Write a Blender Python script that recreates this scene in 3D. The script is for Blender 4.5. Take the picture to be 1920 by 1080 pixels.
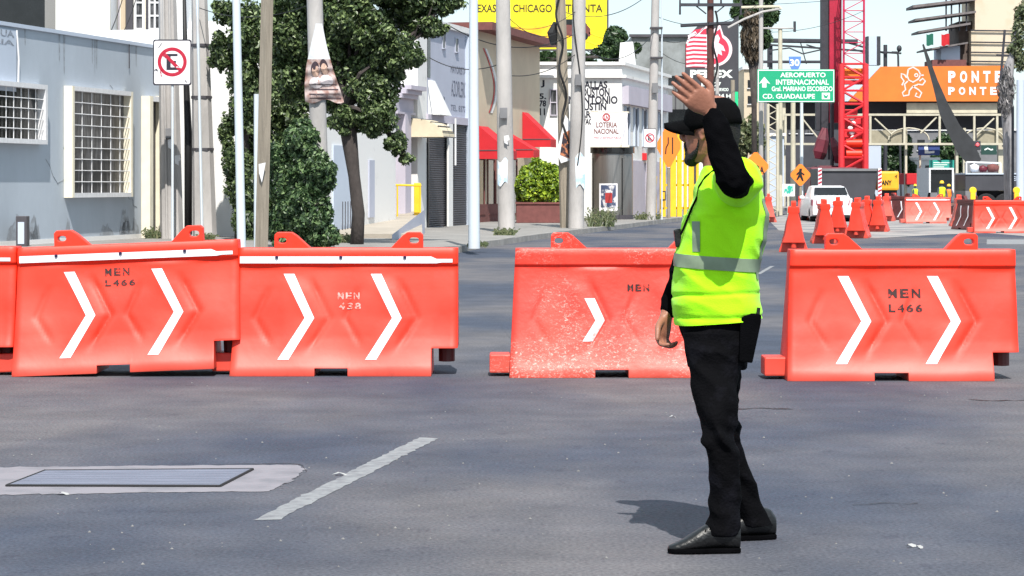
import bpy, bmesh, math, random
import numpy as np
from mathutils import Vector, Matrix, noise
R = math.radians
sc = bpy.context.scene
for o in list(bpy.data.objects): bpy.data.objects.remove(o)
random.seed(7)

# ---------------------------------------------------------------- camera, sky, sun, exposure
FPX, CX, HY, CH = 4500.0, 960.0, 345.0, 1.40       # focal length in photo pixels, centre, horizon row, eye height
cam_d = bpy.data.cameras.new('camera'); cam = bpy.data.objects.new('camera', cam_d)
sc.collection.objects.link(cam); sc.camera = cam
cam.location = (0, 0, CH); cam.rotation_euler = (R(90), 0, 0)
cam_d.sensor_width = 36; cam_d.lens = 36 * FPX / 1920
cam_d.shift_y = -(540 - HY) / 1920
cam_d.clip_start = 0.1; cam_d.clip_end = 3000
SUN = Vector((0.065, -0.60, 0.79)).normalized()      # towards the sun
world = bpy.data.worlds.new('World'); sc.world = world; world.use_nodes = True
nt = world.node_tree; nt.nodes.clear()
wo = nt.nodes.new('ShaderNodeOutputWorld'); bg = nt.nodes.new('ShaderNodeBackground'); sky = nt.nodes.new('ShaderNodeTexSky')
sky.sky_type = 'NISHITA'; sky.sun_disc = False
sky.sun_elevation = math.asin(SUN.z); sky.sun_rotation = math.atan2(SUN.x, SUN.y)
sky.air_density = 1.0; sky.dust_density = 0.6; sky.ozone_density = 1.5
bg.inputs['Strength'].default_value = 0.13
# thin bright cloud over the clear sky
wt = nt.nodes.new('ShaderNodeTexCoord'); wm = nt.nodes.new('ShaderNodeMapping'); wm.inputs['Scale'].default_value = (1, 1, 3.5)
wn = nt.nodes.new('ShaderNodeTexNoise'); wn.inputs['Scale'].default_value = 2.2; wn.inputs['Detail'].default_value = 6
wr = nt.nodes.new('ShaderNodeMapRange'); wr.inputs[1].default_value = 0.30; wr.inputs[2].default_value = 0.62; wr.inputs[3].default_value = 0.35; wr.inputs[4].default_value = 0.97
wx = nt.nodes.new('ShaderNodeMix'); wx.data_type = 'RGBA'; wx.inputs[7].default_value = (4.1, 5.0, 5.5, 1)
nt.links.new(wt.outputs['Generated'], wm.inputs[0]); nt.links.new(wm.outputs[0], wn.inputs[0]); nt.links.new(wn.outputs['Fac'], wr.inputs[0]); nt.links.new(wr.outputs[0], wx.inputs[0])
nt.links.new(sky.outputs[0], wx.inputs[6]); nt.links.new(wx.outputs[2], bg.inputs[0]); nt.links.new(bg.outputs[0], wo.inputs[0])
sl = bpy.data.lights.new('sun', 'SUN'); sl.energy = 4.6; sl.angle = R(0.5); sl.color = (1, 0.955, 0.88)
so = bpy.data.objects.new('sun', sl); sc.collection.objects.link(so)
so.rotation_euler = SUN.to_track_quat('Z', 'Y').to_euler()
sc.view_settings.view_transform = 'Standard'; sc.view_settings.look = 'None'
sc.view_settings.exposure = 0.54; sc.view_settings.gamma = 1
sc.cycles.max_bounces = 6; sc.cycles.diffuse_bounces = 3; sc.cycles.transparent_max_bounces = 6

# ---------------------------------------------------------------- placing
def at(px, py, Y):                                   # photo pixel + distance -> point
    return Vector(((px - CX) / FPX * Y, Y, CH + (HY - py) / FPX * Y))
def gY(py, z=0.0): return FPX * (CH - z) / (py - HY)  # distance of ground seen at row py
def G(px, py, z=0.0):
    Y = gY(py, z); return Vector(((px - CX) / FPX * Y, Y, z))
SWZ = 0.12

# ---------------------------------------------------------------- materials
def mat(name, col, rough=0.7, metal=0.0, var=0.12, scale=3.0, bump=0.0, bscale=30, col2=None, mix=None, spec=0.5, stretch=None, extra=None):
    m = bpy.data.materials.new(name); m.use_nodes = True
    n = m.node_tree.nodes; l = m.node_tree.links
    b = n['Principled BSDF']
    b.inputs['Roughness'].default_value = rough; b.inputs['Metallic'].default_value = metal
    b.inputs['Specular IOR Level'].default_value = spec
    tc = n.new('ShaderNodeTexCoord'); src = tc.outputs['Object']
    if stretch:
        mp = n.new('ShaderNodeMapping'); mp.inputs['Scale'].default_value = stretch
        l.new(src, mp.inputs[0]); src = mp.outputs[0]
    nz = n.new('ShaderNodeTexNoise'); nz.inputs['Scale'].default_value = scale; nz.inputs['Detail'].default_value = 6
    nz.inputs['Roughness'].default_value = 0.62
    l.new(src, nz.inputs['Vector'])
    cr = n.new('ShaderNodeValToRGB')
    c = Vector(col[:3])
    if col2 is None:
        a = c * (1 - var); d = c * (1 + var)
        cr.color_ramp.elements[0].position = 0.3; cr.color_ramp.elements[1].position = 0.7
    else:
        a = c; d = Vector(col2[:3]); p = mix or (0.4, 0.6)
        cr.color_ramp.elements[0].position = p[0]; cr.color_ramp.elements[1].position = p[1]
    cr.color_ramp.elements[0].color = (*[min(1, x) for x in a], 1); cr.color_ramp.elements[1].color = (*[min(1, x) for x in d], 1)
    l.new(nz.outputs['Fac'], cr.inputs[0]); l.new(cr.outputs[0], b.inputs['Base Color'])
    if bump:
        nb = n.new('ShaderNodeTexNoise'); nb.inputs['Scale'].default_value = bscale; nb.inputs['Detail'].default_value = 4
        bp = n.new('ShaderNodeBump'); bp.inputs['Strength'].default_value = bump; bp.inputs['Distance'].default_value = 0.02
        l.new(src, nb.inputs['Vector']); l.new(nb.outputs['Fac'], bp.inputs['Height']); l.new(bp.outputs[0], b.inputs['Normal'])
    if extra: extra(m, n, l, b, tc, cr)
    return m

def leafmat(name, c1, c2, c3):
    m = bpy.data.materials.new(name); m.use_nodes = True
    n = m.node_tree.nodes; l = m.node_tree.links; n.clear()
    out = n.new('ShaderNodeOutputMaterial'); geo = n.new('ShaderNodeNewGeometry'); cr = n.new('ShaderNodeValToRGB')
    cr.color_ramp.elements[0].color = (*c1, 1); cr.color_ramp.elements[1].color = (*c3, 1)
    e = cr.color_ramp.elements.new(0.55); e.color = (*c2, 1)
    l.new(geo.outputs['Random Per Island'], cr.inputs[0])
    p = n.new('ShaderNodeBsdfPrincipled'); p.inputs['Roughness'].default_value = 0.42
    t = n.new('ShaderNodeBsdfTranslucent'); mx = n.new('ShaderNodeMixShader'); mx.inputs[0].default_value = 0.22
    l.new(cr.outputs[0], p.inputs['Base Color']); l.new(cr.outputs[0], t.inputs[0])
    l.new(p.outputs[0], mx.inputs[1]); l.new(t.outputs[0], mx.inputs[2]); l.new(mx.outputs[0], out.inputs[0])
    return m

# ---------------------------------------------------------------- mesh builder
class MB:
    def __init__(s): s.v = []; s.f = []; s.mi = []
    def add(s, vs, fs, m=0):
        k = len(s.v); s.v += [tuple(x) for x in vs]; s.f += [tuple(i + k for i in f) for f in fs]; s.mi += [m] * len(fs); return s
    def hexa(s, p, m=0):                             # p: 4 bottom corners then 4 top corners
        return s.add(p, [(3, 2, 1, 0), (4, 5, 6, 7), (0, 1, 5, 4), (1, 2, 6, 5), (2, 3, 7, 6), (3, 0, 4, 7)], m)
    def box(s, x0, x1, y0, y1, z0, z1, m=0):
        return s.hexa([(x0, y0, z0), (x1, y0, z0), (x1, y1, z0), (x0, y1, z0), (x0, y0, z1), (x1, y0, z1), (x1, y1, z1), (x0, y1, z1)], m)
    def obox(s, c, ux, uy, uz, m=0):                 # oriented box, half-axis vectors
        c = Vector(c); ux = Vector(ux); uy = Vector(uy); uz = Vector(uz)
        return s.hexa([c - ux - uy - uz, c + ux - uy - uz, c + ux + uy - uz, c - ux + uy - uz, c - ux - uy + uz, c + ux - uy + uz, c + ux + uy + uz, c - ux + uy + uz], m)
    def tube(s, pts, rs, seg=8, m=0, cap=True, flat=1.0):
        pts = [Vector(p) for p in pts]
        if not hasattr(rs, '__len__'): rs = [rs] * len(pts)
        rings = []; prev = None
        for i, p in enumerate(pts):
            d = (pts[min(i + 1, len(pts) - 1)] - pts[max(i - 1, 0)]).normalized()
            if prev is None:
                a = Vector((0, 1, 0)) if abs(d.y) < 0.9 else Vector((1, 0, 0))
                u = d.cross(a).normalized()
            else: u = (prev - d * prev.dot(d)).normalized()
            prev = u; w = d.cross(u)
            rings.append([p + u * rs[i] * math.cos(t) + w * rs[i] * flat * math.sin(t) for t in [2 * math.pi * k / seg for k in range(seg)]])
        vs = [q for r in rings for q in r]; fs = []
        for i in range(len(pts) - 1):
            for k in range(seg):
                a = i * seg + k; b = i * seg + (k + 1) % seg
                fs.append((a, a + seg, b + seg, b))
        if cap: fs.append(tuple(range(seg))); fs.append(tuple(reversed(range((len(pts) - 1) * seg, len(pts) * seg))))
        return s.add(vs, fs, m)
    def rings(s, rings, m=0, cap=True):
        n = len(rings[0]); vs = [q for r in rings for q in r]; fs = []
        for i in range(len(rings) - 1):
            for k in range(n):
                a = i * n + k; b = i * n + (k + 1) % n
                fs.append((a, b, b + n, a + n))
        if cap: fs.append(tuple(reversed(range(n)))); fs.append(tuple(range((len(rings) - 1) * n, len(rings) * n)))
        return s.add(vs, fs, m)
    def prism(s, poly, fn0, fn1, m=0):               # poly of 2D points, fn0/fn1 map them to front/back
        n = len(poly); vs = [fn0(*p) for p in poly] + [fn1(*p) for p in poly]
        fs = [tuple(range(n)), tuple(reversed(range(n, 2 * n)))] + [(i, i + n, (i + 1) % n + n, (i + 1) % n) for i in range(n)]
        return s.add(vs, fs, m)
    def build(s, name, mats, parent=None, smooth=False, angle=None, fix=True, local=False, bevel=0):
        me = bpy.data.meshes.new(name)
        off = Vector(parent.matrix_world.translation) if (parent is not None and not local) else Vector((0, 0, 0))
        if parent is not None and not local: off = absloc(parent)
        me.from_pydata([(x - off.x, y - off.y, z - off.z) for x, y, z in s.v], [], s.f)
        if not isinstance(mats, (list, tuple)): mats = [mats]
        for m in mats: me.materials.append(m)
        if len(mats) > 1: me.polygons.foreach_set('material_index', s.mi)
        if fix:
            bm = bmesh.new(); bm.from_mesh(me); bmesh.ops.recalc_face_normals(bm, faces=bm.faces)
            if bevel:
                es = [e for e in bm.edges if len(e.link_faces) == 2 and e.calc_face_angle(0) > 0.6]
                bmesh.ops.bevel(bm, geom=es, offset=bevel, segments=2, affect='EDGES', clamp_overlap=True, profile=0.6)
            bm.to_mesh(me); bm.free()
        if smooth or angle:
            me.shade_smooth()
            if angle: me.set_sharp_from_angle(angle=R(angle))
        me.update()
        o = bpy.data.objects.new(name, me); sc.collection.objects.link(o)
        if parent is not None: o.parent = parent
        return o
def absloc(o):
    v = Vector(o.location)
    while o.parent is not None: o = o.parent; v += Vector(o.location)
    return v

def tag(o, label=None, cat=None, group=None, kind=None):
    if label: o['label'] = label
    if cat: o['category'] = cat
    if group: o['group'] = group
    if kind: o['kind'] = kind
    return o
def thing(name, loc, label, cat, group=None):
    o = bpy.data.objects.new(name, None); sc.collection.objects.link(o); o.location = loc
    o.empty_display_size = 0.1
    return tag(o, label, cat, group)
def solo(mb, name, m, label, cat, group=None, kind=None, origin=None, **kw):   # a one-mesh thing with its origin at its base
    vs = mb.v
    if origin is None:
        origin = (sum(v[0] for v in vs) / len(vs), sum(v[1] for v in vs) / len(vs), min(v[2] for v in vs))
    ox, oy, oz = origin
    mb.v = [(x - ox, y - oy, z - oz) for x, y, z in vs]
    o = mb.build(name, m, None, **kw); o.location = origin
    return tag(o, label, cat, group, kind)
def copytree(o, parent=None):
    c = o.copy(); sc.collection.objects.link(c)
    if parent is not None: c.parent = parent
    for ch in o.children: copytree(ch, c)
    return c

# plane-parallel slab facing the camera, pixel rectangle at distance Y
def slab(mb, px0, py0, px1, py1, Y, th, m=0):
    a = at(px0, py1, Y); b = at(px1, py0, Y); return mb.box(a.x, b.x, Y, Y + th, a.z, b.z, m)
# facade running along the street
class Fac:
    def __init__(s, px, ybase=None, z0=SWZ, k=0.225, Y=None):
        s.k = k; s.Y0 = Y if Y else gY(ybase, z0); s.X0 = (px - CX) / FPX * s.Y0; s.z0 = z0
        L = math.hypot(k, 1); s.t = Vector((k / L, 1 / L, 0)); s.n = Vector((1 / L, -k / L, 0)); s.L = L
    def Yp(s, px): return (s.X0 - s.k * s.Y0) / ((px - CX) / FPX - s.k)
    def S(s, px): return (s.Yp(px) - s.Y0) * s.L
    def Z(s, px, py): return CH + (HY - py) / FPX * s.Yp(px)
    def pt(s, S, z, d=0): return Vector((s.X0, s.Y0, 0)) + s.t * S + s.n * d + Vector((0, 0, z))
    def sbox(s, mb, s0, s1, z0, z1, d0, d1, m=0):
        return mb.hexa([s.pt(s0, z0, d0), s.pt(s1, z0, d0), s.pt(s1, z0, d1), s.pt(s0, z0, d1), s.pt(s0, z1, d0), s.pt(s1, z1, d0), s.pt(s1, z1, d1), s.pt(s0, z1, d1)], m)
    def box(s, mb, px0, px1, py0, py1, d0, d1, m=0, ground=False):   # rows are read at the left edge px0
        z1 = s.Z(px0, py0); z0 = s.z0 if ground else s.Z(px0, py1)
        return s.sbox(mb, s.S(px0), s.S(px1), z0, z1, d0, d1, m)

# ---------------------------------------------------------------- lettering
_tc = {}
def textraw(t, bold=0.0):
    key = (t, bold)
    if key in _tc: return _tc[key]
    cu = bpy.data.curves.new('t', 'FONT'); cu.body = t; cu.offset = bold; cu.resolution_u = 3
    o = bpy.data.objects.new('t', cu); sc.collection.objects.link(o)
    dg = bpy.context.evaluated_depsgraph_get(); me = bpy.data.meshes.new_from_object(o.evaluated_get(dg))
    vs = [(v.co.x, v.co.y) for v in me.vertices]; fs = [tuple(p.vertices) for p in me.polygons]
    bpy.data.objects.remove(o); bpy.data.curves.remove(cu); bpy.data.meshes.remove(me)
    x0 = min(v[0] for v in vs); x1 = max(v[0] for v in vs); y0 = min(v[1] for v in vs); y1 = max(v[1] for v in vs)
    vs = [((x - x0) / (x1 - x0), (y - y0) / (y1 - y0)) for x, y in vs]
    _tc[key] = (vs, fs); return _tc[key]
def text(mb, t, fn, bold=0.015, m=0):                # fn maps (0..1, 0..1) to world
    vs, fs = textraw(t, bold)
    return mb.add([fn(u, v) for u, v in vs], fs, m)
def text_slab(mb, t, px0, px1, py0, py1, Y, bold=0.015, m=0, tilt=0):
    return text(mb, t, lambda u, v: at(px0 + (px1 - px0) * u, py1 + (py0 - py1) * v + tilt * u, Y), bold, m)

# ---------------------------------------------------------------- leaves
def leaves(blobs, n, size, seed=1, shell=0.55, droop=0.3, aspect=0.55, keep=None, sub=0):
    rng = np.random.default_rng(seed); V = []
    if sub:                                          # ragged outline: smaller clumps budding from each mass
        nb = []
        for b in blobs:
            r = np.array([b[3], b[4], b[5]]) if len(b) > 5 else np.array([b[3]] * 3); nb.append((b[0], b[1], b[2], *(r * .80)))
            for q in range(sub):
                d = rng.normal(size=3); d /= np.linalg.norm(d); c = np.array(b[:3]) + d * r * rng.uniform(.62, .95); nb.append((*c, *(r * rng.uniform(.22, .42))))
        blobs = nb
    tot = sum(b[3] * b[4] * b[5] if len(b) > 5 else b[3] ** 3 for b in blobs)
    for b in blobs:
        c = np.array(b[:3]); r = np.array([b[3], b[4], b[5]]) if len(b) > 5 else np.array([b[3]] * 3)
        k = int(n * (np.prod(r) ** (2 / 3)) / sum((np.prod([q[3], q[4], q[5]]) if len(q) > 5 else q[3] ** 3) ** (2 / 3) for q in blobs))
        d = rng.normal(size=(k, 3)); d /= np.linalg.norm(d, axis=1)[:, None]
        # clumpy radius: twigs poke out
        tw = rng.normal(size=(26, 3)); tw /= np.linalg.norm(tw, axis=1)[:, None]
        near = (d @ tw.T).max(axis=1)
        rad = (shell + (1 - shell) * rng.random(k) ** 0.6) * (0.66 + 0.42 * np.clip((near - 0.80) / 0.2, 0, 1))
        V.append((c + d * r * rad[:, None], d))
    P = np.concatenate([v[0] for v in V]); D = np.concatenate([v[1] for v in V])
    if keep is not None:
        ok = keep(P); P = P[ok]; D = D[ok]
    k = len(P)
    nrm = D * 0.7 + rng.normal(size=(k, 3)) * 0.6 + np.array([0, 0, 0.35]); nrm /= np.linalg.norm(nrm, axis=1)[:, None]
    a = rng.normal(size=(k, 3)); a -= (a * nrm).sum(1)[:, None] * nrm; a[:, 2] -= droop; a /= np.linalg.norm(a, axis=1)[:, None]
    bb = np.cross(nrm, a); s = size * (0.6 + 0.8 * rng.random(k))[:, None]
    q = np.stack([P - a * s, P + bb * s * aspect + nrm * s * 0.1, P + a * s, P - bb * s * aspect + nrm * s * 0.1], axis=1).reshape(-1, 3)
    mb = MB(); mb.v = [tuple(x) for x in q.tolist()]; mb.f = [(4 * i, 4 * i + 1, 4 * i + 2, 4 * i + 3) for i in range(k)]; mb.mi = [0] * k
    return mb
# ---------------------------------------------------------------- ground
def asphalt_extra(m, n, l, b, tc, cr):
    # fine grain, long tyre streaks, dark stains, pale dust
    def nz(scale, st, det=5):
        mp = n.new('ShaderNodeMapping'); mp.inputs['Scale'].default_value = st; l.new(tc.outputs['Object'], mp.inputs[0])
        x = n.new('ShaderNodeTexNoise'); x.inputs['Scale'].default_value = scale; x.inputs['Detail'].default_value = det; l.new(mp.outputs[0], x.inputs[0]); return x.outputs['Fac']
    def ramp(f, p0, p1, c0, c1):
        r = n.new('ShaderNodeValToRGB'); r.color_ramp.elements[0].position = p0; r.color_ramp.elements[1].position = p1
        r.color_ramp.elements[0].color = (*c0, 1); r.color_ramp.elements[1].color = (*c1, 1); l.new(f, r.inputs[0]); return r.outputs[0]
    def mul(a, c, f=1):
        x = n.new('ShaderNodeMix'); x.data_type = 'RGBA'; x.blend_type = 'MULTIPLY'; x.inputs[0].default_value = f
        l.new(a, x.inputs[6]); l.new(c, x.inputs[7]); return x.outputs[2]
    c = cr.outputs[0]
    c = mul(c, ramp(nz(0.8, (0.45, 0.22, 1)), 0.40, 0.58, (0.54, 0.64, 0.80), (1.20, 1.14, 1.07)))
    c = mul(c, ramp(nz(1.1, (0.6, 0.8, 1), 7), 0.3, 0.72, (0.90, 0.91, 0.93), (1.10, 1.09, 1.08)))
    c = mul(c, ramp(nz(60, (1, 1, 1), 3), 0.3, 0.7, (0.68, 0.68, 0.70), (1.34, 1.34, 1.32)))
    c = mul(c, ramp(nz(2.6, (0.8, 1.0, 1), 8), 0.32, 0.70, (0.88, 0.89, 0.92), (1.10, 1.09, 1.08)))
    c = mul(c, ramp(nz(7, (1, 0.8, 1), 4), 0.62, 0.72, (1, 1, 1), (0.78, 0.78, 0.82)))
    l.new(c, b.inputs['Base Color'])
M = {}
M['asphalt'] = mat('asphalt', (0.094, 0.095, 0.109), 0.88, scale=1.6, var=0.16, bump=0.5, bscale=70, extra=asphalt_extra, spec=0.3)
M['paint'] = mat('road_paint', (0.235, 0.24, 0.25), 0.85, col2=(0.14, 0.14, 0.155), mix=(0.42, 0.68), scale=14, bump=0.3)
M['conc'] = mat('concrete', (0.23, 0.22, 0.21), 0.9, var=0.2, scale=1.2, bump=0.3)
M['apron'] = mat('apron_concrete', (0.225, 0.21, 0.235), 0.9, col2=(0.14, 0.14, 0.16), mix=(0.45, 0.75), scale=4, bump=0.4)
M['dust'] = mat('dust', (0.30, 0.28, 0.27), 0.95, col2=(0.13, 0.135, 0.15), mix=(0.45, 0.62), scale=0.5, bump=0.2)
M['steel'] = mat('grate_steel', (0.145, 0.155, 0.205), 0.6, 0.1, var=0.2, scale=8, stretch=(0.3, 6, 1))
M['dark'] = mat('dark', (0.012, 0.012, 0.014), 0.8)
def sheet(name, pts, z, m, jag=0):
    if jag:
        q = []
        for a_, b_ in zip(pts, pts[1:] + pts[:1]):
            n_ = max(2, int(((b_[0] - a_[0]) ** 2 + (b_[1] - a_[1]) ** 2) ** .5 / .035))
            for i in range(n_): t = i / n_; q.append((a_[0] + (b_[0] - a_[0]) * t + random.gauss(0, jag), a_[1] + (b_[1] - a_[1]) * t + random.gauss(0, jag * 1.6)))
        pts = q
    me = bpy.data.meshes.new(name); me.from_pydata([(p[0], p[1], z) for p in pts], [], [tuple(range(len(pts)))]); me.materials.append(m)
    o = bpy.data.objects.new(name, me); sc.collection.objects.link(o); o['kind'] = 'structure'; return o
sheet('road', [(-600, -60), (700, -60), (700, 1800), (-600, 1800)], 0.0, M['asphalt'])
kerb = [G(-500, 506), G(300, 492), G(640, 484), G(860, 474), G(905, 465), G(1015, 448), G(1150, 431), G(1240, 419), G(1320, 409), G(1440, 398), G(1500, 392)]
far = kerb[-1]
poly = [(p.x, p.y) for p in kerb] + [(far.x - 8, 180), (-120, 180), (-120, kerb[0].y)]
mb = MB(); mb.prism(poly, lambda x, y: (x, y, SWZ), lambda x, y: (x, y, -0.05))
o = mb.build('pavement', M['conc'], bevel=0.0); o['kind'] = 'structure'
mb = MB()                                             # kerb stones, 4 mm proud
for a, b in zip(kerb[:-1], kerb[1:]):
    d = (b - a).normalized(); nn = Vector((d.y, -d.x, 0)); L = (b - a).length; k = max(1, int(L / 1.0))
    for i in range(k):
        p = a + d * (L * i / k + 0.01); q = a + d * (L * (i + 1) / k - 0.01); j = random.uniform(0, 0.012)
        mb.hexa([(*(p + nn * 0.02).xy, 0.0), (*(q + nn * 0.02).xy, 0.0), (*(q - nn * 0.15).xy, 0.0), (*(p - nn * 0.15).xy, 0.0),
                 (*(p + nn * 0.01).xy, SWZ + .008 + j), (*(q + nn * 0.01).xy, SWZ + .008 + j), (*(q - nn * 0.15).xy, SWZ + .008 + j), (*(p - nn * 0.15).xy, SWZ + .008 + j)])
o = mb.build('kerb', mat('kerb_stone', (0.25, 0.24, 0.23), 0.9, var=0.25, scale=2, bump=0.3)); o['kind'] = 'structure'
# painted dashes
def dash(name, px, z=0.0018):
    pts = []
    n = 60
    (a, b, c, d) = [G(*p) for p in px]                # near-left, near-right, far-right, far-left
    L = [a.lerp(d, i / n) for i in range(n + 1)]; Rr = [b.lerp(c, i / n) for i in range(n + 1)]
    jit = lambda p: (p.x + random.gauss(0, .005), p.y + random.gauss(0, .008))
    return sheet(name, [jit(p) for p in Rr] + [jit(p) for p in reversed(L)], z, M['paint'])
dash('lane_marking', [(474, 976), (524, 974), (820, 823), (786, 820)])
dash('lane_marking', [(1418, 514), (1426, 514), (1452, 499), (1444, 499)])
dash('stop_line', [(1850, 458), (1960, 458), (1960, 449), (1850, 449)])
o = sheet('dust_patch', [G(*p) for p in [(1460, 432), (1570, 441), (1640, 447), (1760, 440), (1850, 437), (1960, 446), (1960, 470), (2100, 470), (2100, 395), (1500, 395), (1440, 412)]], 0.004, M['dust'])
# drain: concrete apron with steel grate
o = sheet('apron', [G(*p) for p in [(-160, 930), (130, 927), (300, 924), (505, 922), (545, 903), (572, 881), (560, 872), (300, 874), (90, 876), (-60, 878)]], 0.0022, M['apron'], .006)
gt = thing('drain_grate', G(255, 899, 0.004), 'flat bluish steel drain cover set in a pale concrete apron in the road', 'drain cover')
a, b, c, d = G(12, 913), G(412, 914), G(474, 882), G(84, 885)
mb = MB(); mb.prism([(p.x, p.y) for p in (a, b, c, d)], lambda x, y: (x, y, 0.009), lambda x, y: (x, y, 0.003)); mb.build('cover_plate', M['steel'], gt)
mb = MB()
for i in range(1, 7):
    t = i / 7; p = a.lerp(d, t); q = b.lerp(c, t); mb.tube([(p.x + .02, p.y, 0.008), (q.x - .02, q.y, 0.008)], 0.005, 5)
mb.build('rib', M['steel'], gt)
mb = MB()
for p, q in ((a, b), (b, c), (c, d), (d, a)):
    mb.tube([(p.x, p.y, 0.006), (q.x, q.y, 0.006)], 0.007, 5)
mb.build('frame', M['dark'], gt)
# hairline cracks and tar seams
M['tar'] = mat('tar', (0.018, 0.018, 0.021), 0.7)
def crack(pts, w, seed):
    rng = random.Random(seed); P_ = [G(*p) for p in pts]; L_ = []; 
    for a_, b_ in zip(P_[:-1], P_[1:]):
        n_ = max(3, int((b_ - a_).length / .05))
        for i in range(n_): q = a_.lerp(b_, i / n_); L_.append((q.x + rng.uniform(-.008, .008), q.y + rng.uniform(-.03, .03), w * rng.uniform(.3, 1.2)))
    mb = MB(); V = []
    for x, y, ww in L_: V += [(x, y - ww, .0035), (x, y + ww, .0035)]
    mb.add(V, [(2 * i, 2 * i + 2, 2 * i + 3, 2 * i + 1) for i in range(len(L_) - 1)])
    o = mb.build('road_crack', M['tar'], None, fix=False); o['kind'] = 'structure'
crack([(1385, 768), (1430, 766), (1502, 767)], .022, 1); crack([(1815, 750), (1860, 752), (1960, 751)], .02, 2); crack([(400, 872), (560, 870), (575, 884), (520, 916)], .008, 3)
crack([(1600, 946), (1680, 944), (1740, 946)], .006, 4); crack([(930, 600), (960, 640), (905, 668)], .006, 5)
# crumbs of gravel and litter
mb = MB()
for i in range(150):
    px = random.uniform(0, 1920); py = 700 + 370 * random.random(); p = G(px, py); s = random.uniform(0.003, 0.008)
    mb.add([(p.x + s * math.cos(t) * random.uniform(.6, 1.3), p.y + s * math.sin(t), 0.001) for t in (0, 1.6, 3.1, 4.7)] + [(p.x, p.y, s * 1.2)], [(0, 1, 4), (1, 2, 4), (2, 3, 4), (3, 0, 4)])
o = mb.build('gravel', mat('gravel', (0.19, 0.185, 0.185), 0.9, var=0.3, scale=40)); tag(o, 'scattered crumbs of pale grit on the asphalt', 'gravel', kind='stuff')
for (x, y, l_, a_) in ((638, 891, .035, .2), (118, 928, .03, 0), (1708, 1026, .022, -.4), (1724, 1029, .015, -.5), (1262, 783, .02, .3)):
    p = G(x, y); mb = MB(); n_ = 7
    ring = [(p.x + l_ * (1 + .25 * math.sin(3 * t)) * math.cos(t + a_), p.y + .5 * l_ * math.sin(t), .002 + .006 * (k % 3)) for k, t in enumerate([2 * math.pi * k / n_ for k in range(n_)])]
    mb.add(ring + [(p.x, p.y, .014)], [(k, (k + 1) % n_, n_) for k in range(n_)])
    lab = {638: 'white paper scrap beside the painted lane dash', 118: 'white scrap lying on the edge of the drain apron', 1708: 'pale crumpled scrap on the road, lower right, the larger of two', 1724: 'pale crumpled scrap on the road, lower right, the smaller of two', 1262: 'small white scrap on the road left of the officer'}[x]
    solo(mb, 'litter', mat('paper', (.36, .36, .36), .8), lab, 'litter')
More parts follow.
